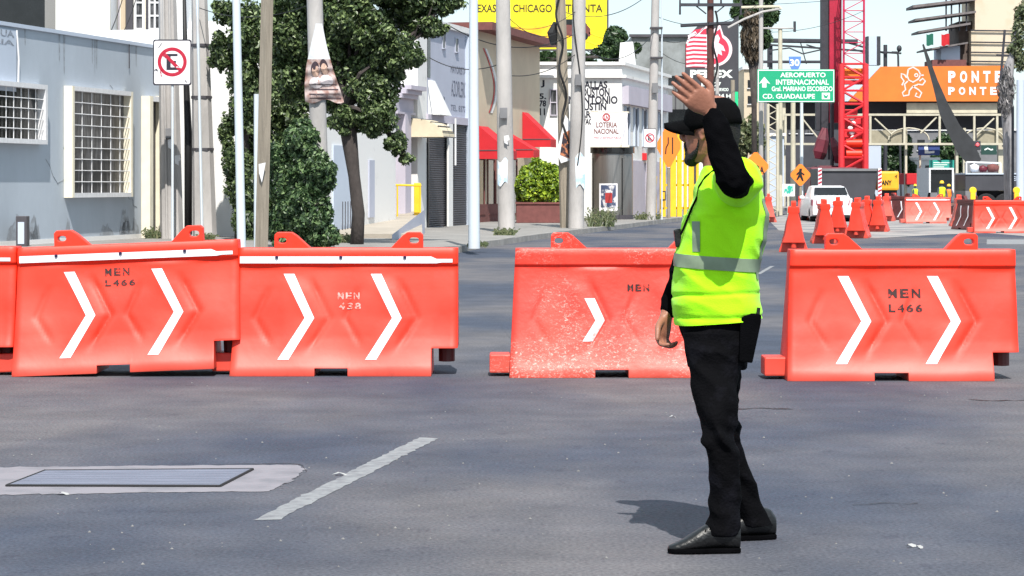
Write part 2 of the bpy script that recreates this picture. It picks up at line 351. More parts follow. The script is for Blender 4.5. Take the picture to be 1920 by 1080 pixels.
# ---------------------------------------------------------------- plastic barriers
def plastic_extra(scr):
    def f(m, n, l, b, tc, cr):
        def mixc(a, colr, fac):
            x = n.new('ShaderNodeMix'); x.data_type = 'RGBA'; l.new(fac, x.inputs[0]); l.new(a, x.inputs[6]); x.inputs[7].default_value = (*colr, 1); return x.outputs[2]
        def ramp(fo, p0, p1, v0=0, v1=1):
            r = n.new('ShaderNodeMapRange'); r.inputs[1].default_value = p0; r.inputs[2].default_value = p1; r.inputs[3].default_value = v0; r.inputs[4].default_value = v1
            l.new(fo, r.inputs[0]); return r.outputs[0]
        c = cr.outputs[0]
        # chalky bloom patches + dirt streaks; redder towards the top, darker towards the foot
        mp = n.new('ShaderNodeMapping'); mp.inputs['Scale'].default_value = (1, 1, 0.6); l.new(tc.outputs['Object'], mp.inputs[0])
        oi = n.new('ShaderNodeObjectInfo'); ad = n.new('ShaderNodeVectorMath'); ad.operation = 'ADD'; l.new(mp.outputs[0], ad.inputs[0])
        rs = n.new('ShaderNodeMath'); rs.operation = 'MULTIPLY'; rs.inputs[1].default_value = 37; l.new(oi.outputs['Random'], rs.inputs[0])
        cb = n.new('ShaderNodeCombineXYZ'); l.new(rs.outputs[0], cb.inputs[0]); l.new(cb.outputs[0], ad.inputs[1])
        nb = n.new('ShaderNodeTexNoise'); nb.inputs['Scale'].default_value = 2.2; nb.inputs['Detail'].default_value = 3; l.new(ad.outputs[0], nb.inputs[0])
        c = mixc(c, (0.72, 0.082, 0.052), ramp(nb.outputs['Fac'], 0.42, 0.72, 0, 0.55 if not scr else 0.8))
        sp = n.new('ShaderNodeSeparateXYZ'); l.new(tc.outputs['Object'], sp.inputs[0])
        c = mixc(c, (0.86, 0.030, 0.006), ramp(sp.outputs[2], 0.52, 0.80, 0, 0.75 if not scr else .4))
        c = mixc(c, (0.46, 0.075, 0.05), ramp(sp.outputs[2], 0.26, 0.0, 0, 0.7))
        nd = n.new('ShaderNodeTexNoise'); nd.inputs['Scale'].default_value = 14; nd.inputs['Detail'].default_value = 7; nd.inputs['Roughness'].default_value = .7; l.new(ad.outputs[0], nd.inputs[0])
        c = mixc(c, (0.30, 0.04, 0.025), ramp(nd.outputs['Fac'], 0.54, 0.76, 0, 0.5))
        if scr:
            n1 = n.new('ShaderNodeTexNoise'); n1.inputs['Scale'].default_value = 38; n1.inputs['Detail'].default_value = 8; n1.inputs['Roughness'].default_value = .75; n1.inputs['Distortion'].default_value = 1.2
            mq = n.new('ShaderNodeMapping'); mq.inputs['Rotation'].default_value = (0, R(35), 0); mq.inputs['Scale'].default_value = (1.0, 1, 1.7); l.new(tc.outputs['Object'], mq.inputs[0]); l.new(mq.outputs[0], n1.inputs[0])
            n2 = n.new('ShaderNodeTexNoise'); n2.inputs['Scale'].default_value = 2.0; l.new(tc.outputs['Object'], n2.inputs[0])
            s1 = ramp(n1.outputs['Fac'], 0.54, 0.62); s2 = ramp(n2.outputs['Fac'], 0.44, 0.60)
            mm = n.new('ShaderNodeMath'); mm.operation = 'MULTIPLY'; l.new(s1, mm.inputs[0]); l.new(s2, mm.inputs[1])
            m2 = n.new('ShaderNodeMath'); m2.operation = 'MULTIPLY'; m2.inputs[1].default_value = .75; l.new(mm.outputs[0], m2.inputs[0])
            c = mixc(c, (0.78, 0.52, 0.46), m2.outputs[0])
        l.new(c, b.inputs['Base Color'])
    return f
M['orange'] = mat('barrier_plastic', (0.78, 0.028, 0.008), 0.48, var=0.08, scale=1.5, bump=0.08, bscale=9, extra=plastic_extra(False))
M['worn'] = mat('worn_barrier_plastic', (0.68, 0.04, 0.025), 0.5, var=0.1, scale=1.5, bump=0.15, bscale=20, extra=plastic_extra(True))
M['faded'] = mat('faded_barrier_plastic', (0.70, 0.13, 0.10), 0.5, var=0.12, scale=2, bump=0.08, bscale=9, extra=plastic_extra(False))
M['maroon'] = mat('maroon_plastic', (0.10, 0.02, 0.02), 0.55, var=0.2, scale=3)  # on the far barrier this maroon is its shade put into the colour
M['refl'] = mat('reflective_tape', (0.82, 0.80, 0.84), 0.35, var=0.06, scale=12)
M['refl_dirty'] = mat('dirty_tape', (0.74, 0.68, 0.68), 0.5, col2=(0.75, 0.25, 0.2), mix=(0.55, 0.72), scale=14)
M['black_paint'] = mat('black_stencil', (0.03, 0.006, 0.006), 0.7, col2=(0.60, 0.04, 0.02), mix=(0.57, 0.66), scale=30)
M['white_paint'] = mat('white_stencil', (0.70, 0.36, 0.33), 0.7, col2=(0.7, 0.07, 0.04), mix=(0.44, 0.58), scale=30)
M['bolt'] = mat('bolt', (0.03, 0.03, 0.08), 0.4, 0.5)
WZ = [(0, .300), (.05, .296), (.10, .272), (.17, .245), (.28, .210), (.45, .168), (.62, .133), (.77, .108), (.795, .106), (.815, .124), (.90, .122), (.93, .110)]
def bw(z):
    for (a, u), (b, v) in zip(WZ[:-1], WZ[1:]):
        if z <= b: return u + (v - u) * (z - a) / (b - a)
    return WZ[-1][1]
CHEV = [(.38, .74), (.54, .42), (.345, .12)]          # left edge of the chevron at three heights
def cx_l(z, x0): return x0 + (.54 - .38) * (.74 - z) / .32 if z >= .42 else x0 + .16 - (.195) * (.42 - z) / .30
def relief(x, z, sd):
    d = 0
    for x0 in (.50, 1.14):                            # moulded chevron-shaped step right of each white chevron
        if .16 < z < .72:
            e = x - (cx_l(z, x0) + .06); fade = min(1, (z - .16) / .1, (.72 - z) / .1)
            d += -.015 * math.exp(-(e / .022) ** 2) * fade * (1 if sd % 2 else .8)
            d += .010 * math.exp(-((e + .12) / .08) ** 2) * fade
    for x0 in (.32, .98):                             # and the mirrored one to the left
        if .2 < z < .66:
            e = x - (x0 - (cx_l(z, 0)) * 0.9); fade = min(1, (z - .2) / .1, (.66 - z) / .1)
            d += -.010 * math.exp(-(e / .02) ** 2) * fade
    if z < .79: d += .020 * noise.noise(Vector((x * 2.3 + sd * 9, z * 2.6, sd))) * min(1, z / .1)
    return d
def fy(x, z, sd=0): return -(bw(z) + relief(x, z, sd))
def xmap(u, z): return u + (.045 * z / .93) * max(0, 1 - u / .25) - .0 * z
def barrier_body(sd):
    us = sorted(set([round(i * .02, 3) for i in range(84)] + [.61, .63, .85, .87, 1.47, 1.66])); us = [u for u in us if u <= 1.66]
    zs = sorted(set([0, .03, .058, .08, .11, .14, .17, .20] + [round(.2 + i * .02, 3) for i in range(37)] + [.795, .815, .93])); zs = [z for z in zs if z <= .93]
    def inside(u, z):
        if z < .20 and u > 1.47: return False
        if z < .058 and .62 < u < .86: return False
        return True
    mb = MB(); idx = {}; V = []; F = []
    def vid(i, j, s):
        k = (i, j, s)
        if k not in idx:
            u, z = us[i], zs[j]; x = xmap(u, z)
            if z < .2 and u >= 1.45: x -= (.2 - z) * -.0
            er = .016 * max(0, 1 - min(u, 1.66 - u) / .03)
            y = fy(x, z, sd) + er if s == 0 else (bw(z) + relief(x, z, sd + 3) - er)
            idx[k] = len(V); V.append((x, y, z))
        return idx[k]
    nu, nz = len(us) - 1, len(zs) - 1
    ins = [[inside((us[i] + us[i + 1]) / 2, (zs[j] + zs[j + 1]) / 2) for j in range(nz)] for i in range(nu)]
    for i in range(nu):
        for j in range(nz):
            if not ins[i][j]: continue
            F.append((vid(i, j, 0), vid(i + 1, j, 0), vid(i + 1, j + 1, 0), vid(i, j + 1, 0)))
            F.append((vid(i, j, 1), vid(i, j + 1, 1), vid(i + 1, j + 1, 1), vid(i + 1, j, 1)))
            for di, dj, e in ((-1, 0, ((0, 0), (0, 1))), (1, 0, ((1, 0), (1, 1))), (0, -1, ((0, 0), (1, 0))), (0, 1, ((0, 1), (1, 1)))):
                a, b = i + di, j + dj
                if 0 <= a < nu and 0 <= b < nz and ins[a][b]: continue
                (p, q), (r_, s_) = e
                F.append((vid(i + p, j + q, 0), vid(i + r_, j + s_, 0), vid(i + r_, j + s_, 1), vid(i + p, j + q, 1)))
    mb.add(V, F); return mb
def lug(poly, hc, hr, th=.055):
    N = 28; mb = MB(); out = []; inn = []
    P = [Vector((*p, 0)) for p in poly]; c = Vector((*hc, 0))
    for k in range(N):
        t = 2 * math.pi * k / N; d = Vector((math.cos(t), math.sin(t), 0)); best = 1e9
        for a, b in zip(P, P[1:] + P[:1]):
            e = b - a; den = d.x * e.y - d.y * e.x
            if abs(den) < 1e-9: continue
            w = a - c; s = (w.x * e.y - w.y * e.x) / den; u = (w.x * d.y - w.y * d.x) / den
            if s > 0 and -1e-6 <= u <= 1 + 1e-6: best = min(best, s)
        out.append((c.x + d.x * best, c.y + d.y * best))
        ee = (abs(math.cos(t)) ** 2.6 + abs(math.sin(t)) ** 2.6) ** (-1 / 2.6)
        inn.append((c.x + hr[0] * ee * math.cos(t), c.y + hr[1] * ee * math.sin(t)))
    # snap the ray hits next to real corners onto the corners so the outline stays crisp
    for p in poly:
        k = min(range(N), key=lambda i: (out[i][0] - p[0]) ** 2 + (out[i][1] - p[1]) ** 2); out[k] = p
    vs = [(x, -th, z) for x, z in out] + [(x, -th, z) for x, z in inn] + [(x, th, z) for x, z in out] + [(x, th, z) for x, z in inn]
    fs = []
    for k in range(N):
        j = (k + 1) % N
        fs += [(k, j, N + j, N + k), (2 * N + k, 3 * N + k, 3 * N + j, 2 * N + j), (k, 2 * N + k, 2 * N + j, j), (N + k, N + j, 3 * N + j, 3 * N + k)]
    mb.add(vs, fs); return mb
def chevron_mesh(x0, sd, s=1.0, zc=.42, w=.078):
    mb = MB(); n = 24; z0, z1 = zc - .30 * s, zc + .32 * s
    zs = [z0 + (z1 - z0) * i / n for i in range(n + 1)]; zs = sorted(zs + [zc]); V = []; F = []
    for z in zs:
        t = (z - zc) / (.32 * s) if z > zc else (zc - z) / (.30 * s) * 1.2
        xl = x0 + .16 * s - .16 * s * t; ww = w * (.9 + .1 * t)
        for k in range(4):
            x = xl + ww * k / 3; V.append((x, fy(x, z, sd) - .0045, z))
    for i in range(len(zs) - 1):
        for k in range(3): a = i * 4 + k; F.append((a, a + 1, a + 5, a + 4))
    return mb.add(V, F)
bodies = {}
def make_barrier(name, loc, rot, label, group, m='orange', chev='two', strip=False, letters=None, lettermat='black_paint', sd=1, tilt=0, short=1.0, far_=False):
    t = thing(name, (0, 0, 0), label, 'traffic barrier', group)
    if sd not in bodies: bodies[sd] = barrier_body(sd)
    b = bodies[sd]; mb = MB(); mb.v = list(b.v); mb.f = list(b.f); mb.mi = list(b.mi)
    mb.build('body', M[m], t, angle=38, bevel=0.007)
    lug([(.305, .915), (.305, 1.025), (.325, 1.045), (.43, 1.045), (.47, 1.02), (.585, .915)], (.362, .985), (.032, .020), .05).build('lifting_lug', M[m], t, bevel=.006)
    lug([(1.40, .915), (1.40, 1.025), (1.38, 1.045), (1.285, 1.045), (1.25, 1.02), (1.15, .915)], (1.335, .985), (.036, .022), .05).build('lifting_lug', M[m], t, bevel=.006)
    mb = MB(); V = []
    for x in (-.145, .03):
        V.append([(x, -.14, .025), (x, -.13, .16), (x, .13, .16), (x, .14, .025)])
    mb.rings(V).build('connecting_tongue', M[m], t, bevel=.012)
    mb = MB(); mb.tube([(1.575, 0, .09), (1.575, 0, .22)], .06, 12); mb.build('connector_pin', M['maroon'] if not far_ else M[m], t, bevel=.006)
    rm = M['refl'] if m != 'worn' else M['refl_dirty']
    if chev == 'two':
        chevron_mesh(.38, sd).build('reflective_chevron', rm, t, fix=False); chevron_mesh(1.02, sd).build('reflective_chevron', rm, t, fix=False)
    elif chev == 'small': chevron_mesh(.545, sd, .50, .41, .075).build('reflective_chevron', rm, t, fix=False)
    if strip:
        mb = MB(); V = []; F = []; n = 40
        for i in range(n + 1):
            x = .06 + 1.56 * i / n; top = .868 - (.018 if i > 36 else 0); lo = .818 + (.006 if i > 37 else 0)
            for z in (lo, .84, top): V.append((x, fy(x, z, sd) - .005, z))
        for i in range(n):
            for k in (0, 1): a = i * 3 + k; F.append((a, a + 3, a + 4, a + 1))
        mb.add(V, F).build('reflective_strip', M['refl'], t, fix=False)
        for x in (.33, .80, 1.27):
            mb = MB(); y = fy(x, .86, sd); mb.tube([(x, y - .003, .862), (x, y - .016, .862)], .012, 10); mb.build('bolt', M['bolt'], t)
    if letters:
        for (s, x0, x1, z0, z1) in letters:
            mb = MB(); n = len(s); w = (x1 - x0) / (n + (n - 1) * .35)
            for i, chh in enumerate(s):
                xa = x0 + i * w * 1.35
                text(mb, chh, lambda u, v: ((xa + u * w), fy(xa + u * w, z0 + (z1 - z0) * v, sd) - .004, z0 + (z1 - z0) * v), .03)
            mb.build('stencil_lettering', M[lettermat], t, fix=False)
    t.location = loc; t.rotation_euler = (0, tilt, rot)
    return t
GB = 'orange plastic barriers closing the near road'
def yb(py): return gY(py) + .25
def place(px, py): Y = gY(py); Yc = Y + .25; return Vector(((px - CX) / FPX * Y, Yc, 0))
L1 = [('MEN', .68, .86, .70, .755), ('L466', .68, .90, .625, .67)]
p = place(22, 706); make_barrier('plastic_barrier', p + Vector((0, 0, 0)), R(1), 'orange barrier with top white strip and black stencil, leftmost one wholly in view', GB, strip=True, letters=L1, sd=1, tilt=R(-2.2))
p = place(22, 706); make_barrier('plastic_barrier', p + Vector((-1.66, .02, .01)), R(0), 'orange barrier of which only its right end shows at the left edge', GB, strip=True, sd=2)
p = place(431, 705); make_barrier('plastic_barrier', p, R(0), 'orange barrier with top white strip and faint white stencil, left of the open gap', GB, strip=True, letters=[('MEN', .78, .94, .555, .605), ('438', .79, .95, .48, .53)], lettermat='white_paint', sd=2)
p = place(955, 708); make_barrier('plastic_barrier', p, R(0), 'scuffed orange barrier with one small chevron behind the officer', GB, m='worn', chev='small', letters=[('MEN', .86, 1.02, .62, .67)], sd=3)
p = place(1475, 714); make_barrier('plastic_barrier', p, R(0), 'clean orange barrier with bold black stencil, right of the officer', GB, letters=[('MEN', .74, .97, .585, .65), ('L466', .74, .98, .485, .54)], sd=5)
# the farther rows
GF = 'orange plastic barriers lining the works in the distance'
ROWROT = math.atan2(-1, -.225)
def endon(px, py, label, m='orange', rot=0.0, sd=2):
    Y = gY(py); r = math.atan2(-1, -(px - CX) / FPX) + rot * .5; d = Vector((math.cos(r), math.sin(r), 0))
    c = Vector(((px - CX) / FPX * Y, Y, 0)); loc = c - d * 1.55
    return make_barrier('plastic_barrier', loc, r, label, GF, m=m, chev='two', sd=sd, far_=True)
endon(1488, 473, 'orange barrier seen end-on, nearest one of the row beside the white car')
endon(1547, 457, 'orange barrier seen end-on, directly in front of the white car, nearer of the overlapping pair', rot=R(5))
endon(1570, 440, 'orange barrier seen end-on, farther of the overlapping pair in front of the white car', rot=R(-3))
endon(1605, 447, 'orange barrier seen end-on at the right rear corner of the white car', rot=R(-8))
endon(1624, 434, 'orange barrier seen end-on, first one to the right behind the car corner', rot=R(-5))
endon(1645, 435, 'orange barrier seen end-on below the yellow digger arm', rot=R(-6))
endon(1661, 415, 'faded barrier seen end-on under the yellow digger sign, left of its twin', 'faded', rot=R(-6))
endon(1673, 412, 'faded barrier seen end-on, rightmost before the maroon one', 'faded', rot=R(-10))
endon(1441, 417, 'faded barrier seen end-on just behind the officer back', 'faded')
endon(1800, 425, 'faded barrier seen end-on left of the bright barrier with two chevrons', 'faded', rot=R(6))
p = place(1688, 413); make_barrier('plastic_barrier', p + Vector((-.35, .8, 0)), R(-62), 'barrier coloured maroon for its shade, between the end-on row and the faded chevron barrier', GF, m='maroon', sd=2, far_=True)
p = place(1697, 419); make_barrier('plastic_barrier', p, R(3), 'faded barrier with two chevrons facing the camera, centre of the works', GF, m='faded', sd=2, strip=True, far_=True)
p = place(1826, 437); make_barrier('plastic_barrier', p, R(-2), 'bright orange barrier with two chevrons under the black trailer', GF, sd=5, far_=True)
p = place(1826, 437); make_barrier('plastic_barrier', p + Vector((1.72, .1, 0)), R(-4), 'orange barrier cut by the right picture edge, under the black trailer', GF, sd=2, far_=True)
p = place(1818, 432); make_barrier('plastic_barrier', p + Vector((0.05, 1.6, 0)), R(-80), 'maroon barrier end against the left side of the bright chevron barrier', GF, m='maroon', sd=2, far_=True)
p = place(1497, 413); make_barrier('plastic_barrier', p, R(-14), 'faded barrier with chevrons half hidden by the white car', GF, m='faded', sd=2, far_=True)
# ---------------------------------------------------------------- people
M['skin'] = mat('skin', (0.30, 0.125, 0.08), 0.5, var=0.12, scale=14, bump=0.1, bscale=120)
M['hair'] = mat('hair', (0.004, 0.0035, 0.0035), 0.8, var=0.3, scale=60, bump=0.6, bscale=200)
def neon_extra(m, n, l, b, tc, cr):
    b.inputs['Sheen Weight'].default_value = 0.15
M['neon'] = mat('neon_fabric', (0.37, 0.90, 0.006), 0.8, var=0.06, scale=6, bump=0.15, bscale=160, extra=neon_extra, spec=0.2)
M['tape'] = mat('silver_tape', (0.19, 0.25, 0.165), 0.5, 0.0, var=0.1, scale=20)
M['blackcloth'] = mat('black_cloth', (0.0025, 0.0025, 0.0032), 0.9, var=0.3, scale=10, bump=0.3, bscale=180, spec=0.02)
M['trouser'] = mat('black_trouser', (0.0026, 0.0026, 0.0034), 0.85, col2=(0.009, 0.009, 0.013), mix=(0.5, 0.75), scale=7, bump=0.3, bscale=90, spec=0.05)
M['leather'] = mat('black_leather', (0.004, 0.004, 0.0045), 0.42, var=0.3, scale=30, bump=0.2, bscale=60)
M['capcloth'] = mat('cap_cloth', (0.003, 0.003, 0.0035), 0.9, var=0.3, scale=20, bump=0.2, bscale=150, spec=0.05)
def voxel(mb, size, smooth_it=6, fac=0.5):           # union of closed shapes -> one continuous surface
    me = bpy.data.meshes.new('v'); me.from_pydata(mb.v, [], mb.f)
    bm = bmesh.new(); bm.from_mesh(me); bmesh.ops.recalc_face_normals(bm, faces=bm.faces); bm.to_mesh(me); bm.free()
    o = bpy.data.objects.new('v', me); sc.collection.objects.link(o)
    rm = o.modifiers.new('r', 'REMESH'); rm.mode = 'VOXEL'; rm.voxel_size = size
    if smooth_it: sm = o.modifiers.new('s', 'SMOOTH'); sm.iterations = smooth_it; sm.factor = fac
    dg = bpy.context.evaluated_depsgraph_get(); out = bpy.data.meshes.new_from_object(o.evaluated_get(dg))
    bpy.data.objects.remove(o); bpy.data.meshes.remove(me); return out
def finish(me, name, m, parent, disp=None, clip=None):
    if clip or disp:
        bm = bmesh.new(); bm.from_mesh(me)
        if clip:
            for (co, no) in clip:
                bmesh.ops.bisect_plane(bm, geom=bm.verts[:] + bm.edges[:] + bm.faces[:], plane_co=co, plane_no=no, clear_outer=True)
        bm.normal_update()
        if disp:
            mv = [(v, v.normal * disp(v.co)) for v in bm.verts]
            for v, d in mv: v.co += d
        bm.to_mesh(me); bm.free()
    me.name = name; me.materials.clear(); me.materials.append(m); me.shade_smooth()
    off = absloc(parent)
    me.transform(Matrix.Translation(-off))
    o = bpy.data.objects.new(name, me); sc.collection.objects.link(o); o.parent = parent; return o
def ell(c, rx, ry, n=20, p=2.0, ax=None, ay=None):    # ring of a superellipse, default horizontal
    ax = Vector(ax) if ax else Vector((1, 0, 0)); ay = Vector(ay) if ay else Vector((0, 1, 0)); c = Vector(c); o = []
    for k in range(n):
        t = 2 * math.pi * k / n; a, b = math.cos(t), math.sin(t)
        o.append(c + ax * rx * math.copysign(abs(a) ** (2 / p), a) + ay * ry * math.copysign(abs(b) ** (2 / p), b))
    return o
def limb(mb, pts, seg=16, flat=1.0, sub=4):           # pts: (Vector, radius); smooth taper through the joints
    P = [Vector(p[0]) for p in pts]; Rr = [p[1] for p in pts]; C = []; Q = []
    for i in range(len(P) - 1):
        p0 = P[max(i - 1, 0)]; p1 = P[i]; p2 = P[i + 1]; p3 = P[min(i + 2, len(P) - 1)]
        for k in range(sub):
            t = k / sub; C.append(0.5 * ((2 * p1) + (p2 - p0) * t + (2 * p0 - 5 * p1 + 4 * p2 - p3) * t * t + (-p0 + 3 * p1 - 3 * p2 + p3) * t ** 3)); Q.append(Rr[i] + (Rr[i + 1] - Rr[i]) * (t * t * (3 - 2 * t)))
    C.append(P[-1]); Q.append(Rr[-1])
    # rounded ends
    d0 = (C[0] - C[1]).normalized(); d1 = (C[-1] - C[-2]).normalized()
    C = [C[0] + d0 * Q[0] * .75] + C + [C[-1] + d1 * Q[-1] * .75]; Q = [Q[0] * .45] + Q + [Q[-1] * .45]
    mb.tube(C, Q, seg, flat=flat); return mb
def ball(mb, c, r, rx=1, ry=1, rz=1, rot=None, n=14):
    c = Vector(c); RR = []
    for i in range(1, n):
        f = math.pi * i / n; ring = []
        for k in range(20):
            t = 2 * math.pi * k / 20; v = Vector((math.sin(f) * math.cos(t) * rx, math.sin(f) * math.sin(t) * ry, -math.cos(f) * rz)) * r
            if rot: v = rot @ v
            ring.append(c + v)
        RR.append(ring)
    return mb.rings(RR)

def hand(mb, wrist, palmdir, side, nrm, L=.185, curl=(0.2, 0.25, 0.3, 0.4), spread=.12, tc=.35, k=1.0):
    # side: towards the thumb, nrm: out of the palm
    d = Vector(palmdir).normalized(); s = Vector(side); s = (s - d * s.dot(d)).normalized(); nrm = Vector(nrm); nr = (nrm - d * nrm.dot(d) - s * nrm.dot(s)).normalized(); w = Vector(wrist)
    pl = L * .52; R_ = []
    for t, hw, ht in ((-.08, .026, .020), (.1, .030, .019), (.45, .040, .017), (.8, .043, .015), (1.0, .040, .012)):
        R_.append(ell(w + d * pl * t, hw * k, ht * k, 16, 2.4, s, nr))
    mb.rings(R_)
    fl = [.43, .48, .45, .36]
    for i in range(4):                                # index .. little
        base = w + d * pl * (.95 - .04 * (i == 3)) + s * (.031 - .0205 * i) * k
        dd = (d + s * spread * (1.5 - i) * .6).normalized(); p = base; a = 0; pts = [(p - dd * .02, .0100 * k)]
        pts.append((p, .0098 * k))
        for j, fr in enumerate((.45, .30, .25)):
            a += curl[i] * (1.0, 1.25, .8)[j]
            p = p + (dd * math.cos(a) + nr * math.sin(a)) * L * fl[i] * fr * 1.05; pts.append((p, (.0092, .0084, .0070)[j] * k))
        limb(mb, pts, 10, sub=3)
    b = w + d * pl * .22 + s * .022 * k; td = (d * .62 + s * .72 + nr * .25).normalized()
    p1 = b + td * .045 * k; p2 = p1 + (td * (1 - tc) + d * tc + nr * tc * .4).normalized() * .034; p3 = p2 + (td * (1 - tc) * .6 + d * (.5 + tc) + nr * tc * .5).normalized() * .027
    limb(mb, [(b, .0145 * k), (p1, .0125 * k), (p2, .0108 * k), (p3, .0085 * k)], 10, sub=3)
    return mb

# ---- the officer: photo pixels at his own depth
P = at
NY, FY_, MYD = 9.10, 9.44, 9.27                       # near leg, far leg, body
off = thing('person', (at(1345, 0, 1).x * MYD, MYD, 0), 'man in neon yellow shirt and black cap raising one arm on the road', 'person')
hf = Vector((-.88, .47, 0)).normalized(); hl = Vector((-hf.y, hf.x, 0)) * -1   # head forward; head's left side towards the camera
hl = Vector((0, 0, 1)).cross(hf)
HC = P(1333, 241, MYD)                                # head centre
body = MB()
def hp(f, l, u): return HC + hf * f + hl * l + Vector((0, 0, u))
# head: stacked horizontal rings (u, centre f, half depth, half width)
prof = [(-.130, .048, .022, .020), (-.118, .044, .045, .038), (-.098, .034, .064, .052), (-.070, .020, .080, .062), (-.040, .010, .090, .069), (0, .004, .097, .074), (.035, .000, .101, .077), (.070, -.003, .099, .075), (.098, -.006, .085, .065), (.118, -.008, .058, .046), (.127, -.008, .025, .02)]
body.rings([ell(hp(f, 0, u), a, b, 24, 2.15, hf, hl) for u, f, a, b in prof])
# brow, nose, cheek, lips, chin, ears
ball(body, hp(.088, 0, .020), .03, 0.6, 1.7, .5, Matrix((hf, hl, (0, 0, 1))).transposed())
HR = Matrix((hf, hl, (0, 0, 1))).transposed()
limb(body, [(hp(.098, 0, .012), .010), (hp(.110, 0, -.012), .012), (hp(.120, 0, -.030), .015), (hp(.104, 0, -.042), .014)], 10)
for sgn in (-1, 1):
    ball(body, hp(.108, sgn * .013, -.038), .011, 1, .9, .8, HR)
    ball(body, hp(.060, sgn * .045, -.022), .03, 1, .7, .8, HR)
    ball(body, hp(.004, sgn * .076, -.012), .030, .62, .30, 1.05, HR)
    ball(body, hp(-.006, sgn * .083, -.004), .020, .7, .35, 1.0, HR)
    ball(body, hp(.004, sgn * .080, -.038), .011, .9, .5, 1.0, HR)
ball(body, hp(.098, 0, -.068), .020, .7, 1.5, .45, HR); ball(body, hp(.096, 0, -.080), .019, .7, 1.3, .5, HR)
ball(body, hp(.078, 0, -.112), .026, .9, 1.1, .8, HR)
# neck
limb(body, [(P(1350, 352, MYD), .070), (P(1347, 315, MYD), .060), (P(1345, 280, MYD), .056), (P(1347, 255, MYD), .055)], 18)
# torso under the clothes
body.rings([ell(P(1348, 345, MYD), .06, .09), ell(P(1362, 375, MYD), .10, .15), ell(P(1362, 430, MYD), .12, .155), ell(P(1348, 520, MYD), .125, .15), ell(P(1346, 590, MYD), .125, .140), ell(P(1346, 640, MYD), .09, .11)])
# near arm (his left), raised: shoulder, elbow towards the camera, wrist up
SH, EL, WR = P(1384, 340, 9.12), P(1375, 338, 8.86), P(1333, 210, 8.90)
limb(body, [(SH, .055), (SH.lerp(EL, .5), .048), (EL, .042)], 14)
limb(body, [(EL, .042), (EL.lerp(WR, .3), .042), (EL.lerp(WR, .75), .031), (WR, .026)], 14)
hand(body, WR + (WR - EL).normalized() * .010, P(1272, 160, 8.84) - WR, Vector((.45, -.2, .85)), Vector((-.25, .85, -.25)), L=.185, curl=(.06, .10, .16, .24), spread=.04, tc=.9, k=1.15)
# far arm (his right), hanging forward
S2, E2, W2 = P(1352, 352, 9.45), P(1288, 480, 9.52), P(1250, 590, 9.40)
limb(body, [(S2, .055), (S2.lerp(E2, .5), .047), (E2, .040)], 14)
limb(body, [(E2, .040), (E2.lerp(W2, .35), .038), (W2, .027)], 14)
hand(body, W2 + (W2 - E2).normalized() * .01, P(1240, 640, 9.38) - W2, Vector((-.55, -.75, 0)), Vector((.75, -.45, .1)), L=.17, curl=(.60, .70, .72, .75), spread=.12, tc=.5, k=1.1)
# legs and feet
def leg(mb, hip, knee, ank, g=0.0):
    limb(mb, [(hip, .085 + g), (hip.lerp(knee, .5), .072 + g), (knee, .052 + g), (knee.lerp(ank, .35), .052 + g), (ank, .036 + g)], 16)
H1, K1, A1 = P(1338, 640, 9.17), P(1349, 806, 9.08), P(1352, 990, 9.12)
H2, K2, A2 = P(1350, 640, 9.37), P(1357, 806, 9.37), P(1415, 968, 9.44)
leg(body, H1, K1, A1, -.030); leg(body, H2, K2, A2, -.030)
limb(body, [(P(1366, 1010, 9.12), .022), (P(1325, 1018, 9.11), .020), (P(1290, 1024, 9.10), .011)], 12)
limb(body, [(P(1436, 988, 9.47), .022), (P(1400, 990, 9.45), .020), (P(1370, 996, 9.44), .011)], 12)
bo = finish(voxel(body, .0042, 5, .5), 'body', M['skin'], off)

# trousers
def fold(co, a=1, k=1):
    n1 = noise.noise(Vector((co.x * 9 * k, co.y * 6 * k, co.z * 14 * k + co.x * 8))); n2 = noise.noise(Vector((co.x * 22 * k, co.y * 20 * k, co.z * 30 * k + 5)))
    r1 = 1 - abs(n1) * 2.4; return a * (.009 * (r1 - .55) + .003 * n2)
tr = MB()
tr.rings([ell(P(1346, 575, MYD), .148, .158), ell(P(1346, 615, MYD), .150, .166), ell(P(1346, 655, MYD), .138, .165), ell(P(1346, 690, MYD), .115, .150)])
def tleg(mb, cs):                                     # (px, py, Y, half width in px, half depth m)
    mb.rings([ell(P(x, y, Y), w / 488.0, dd, 24, 2.1) for x, y, Y, w, dd in cs])
tleg(tr, [(1342, 620, 9.18, 66, .080), (1337, 680, 9.17, 51, .082), (1340, 740, 9.13, 42, .078), (1347, 795, 9.09, 35, .066), (1351, 815, 9.08, 33, .062), (1357, 860, 9.09, 29, .058), (1359, 920, 9.11, 29, .055), (1358, 965, 9.12, 31, .056), (1355, 992, 9.12, 32, .058), (1353, 1003, 9.12, 33, .060)])
tleg(tr, [(1354, 620, 9.36, 66, .080), (1346, 680, 9.37, 47, .080), (1348, 740, 9.37, 37, .075), (1354, 800, 9.37, 30, .062), (1362, 830, 9.38, 29, .060), (1380, 880, 9.40, 29, .056), (1398, 935, 9.43, 31, .056), (1412, 970, 9.45, 34, .058), (1418, 985, 9.45, 35, .060)])
def tf(co):
    z = co.z; a = 1.0
    for zc in (.46, .42, .50): a += 1.4 * math.exp(-((z - zc) / .045) ** 2)
    a += 1.3 * math.exp(-((z - .16) / .07) ** 2)
    return fold(co, a * (.6 if z < .40 else 1), .75)
finish(voxel(tr, .007, 4), 'trousers', M['trouser'], off, disp=tf)
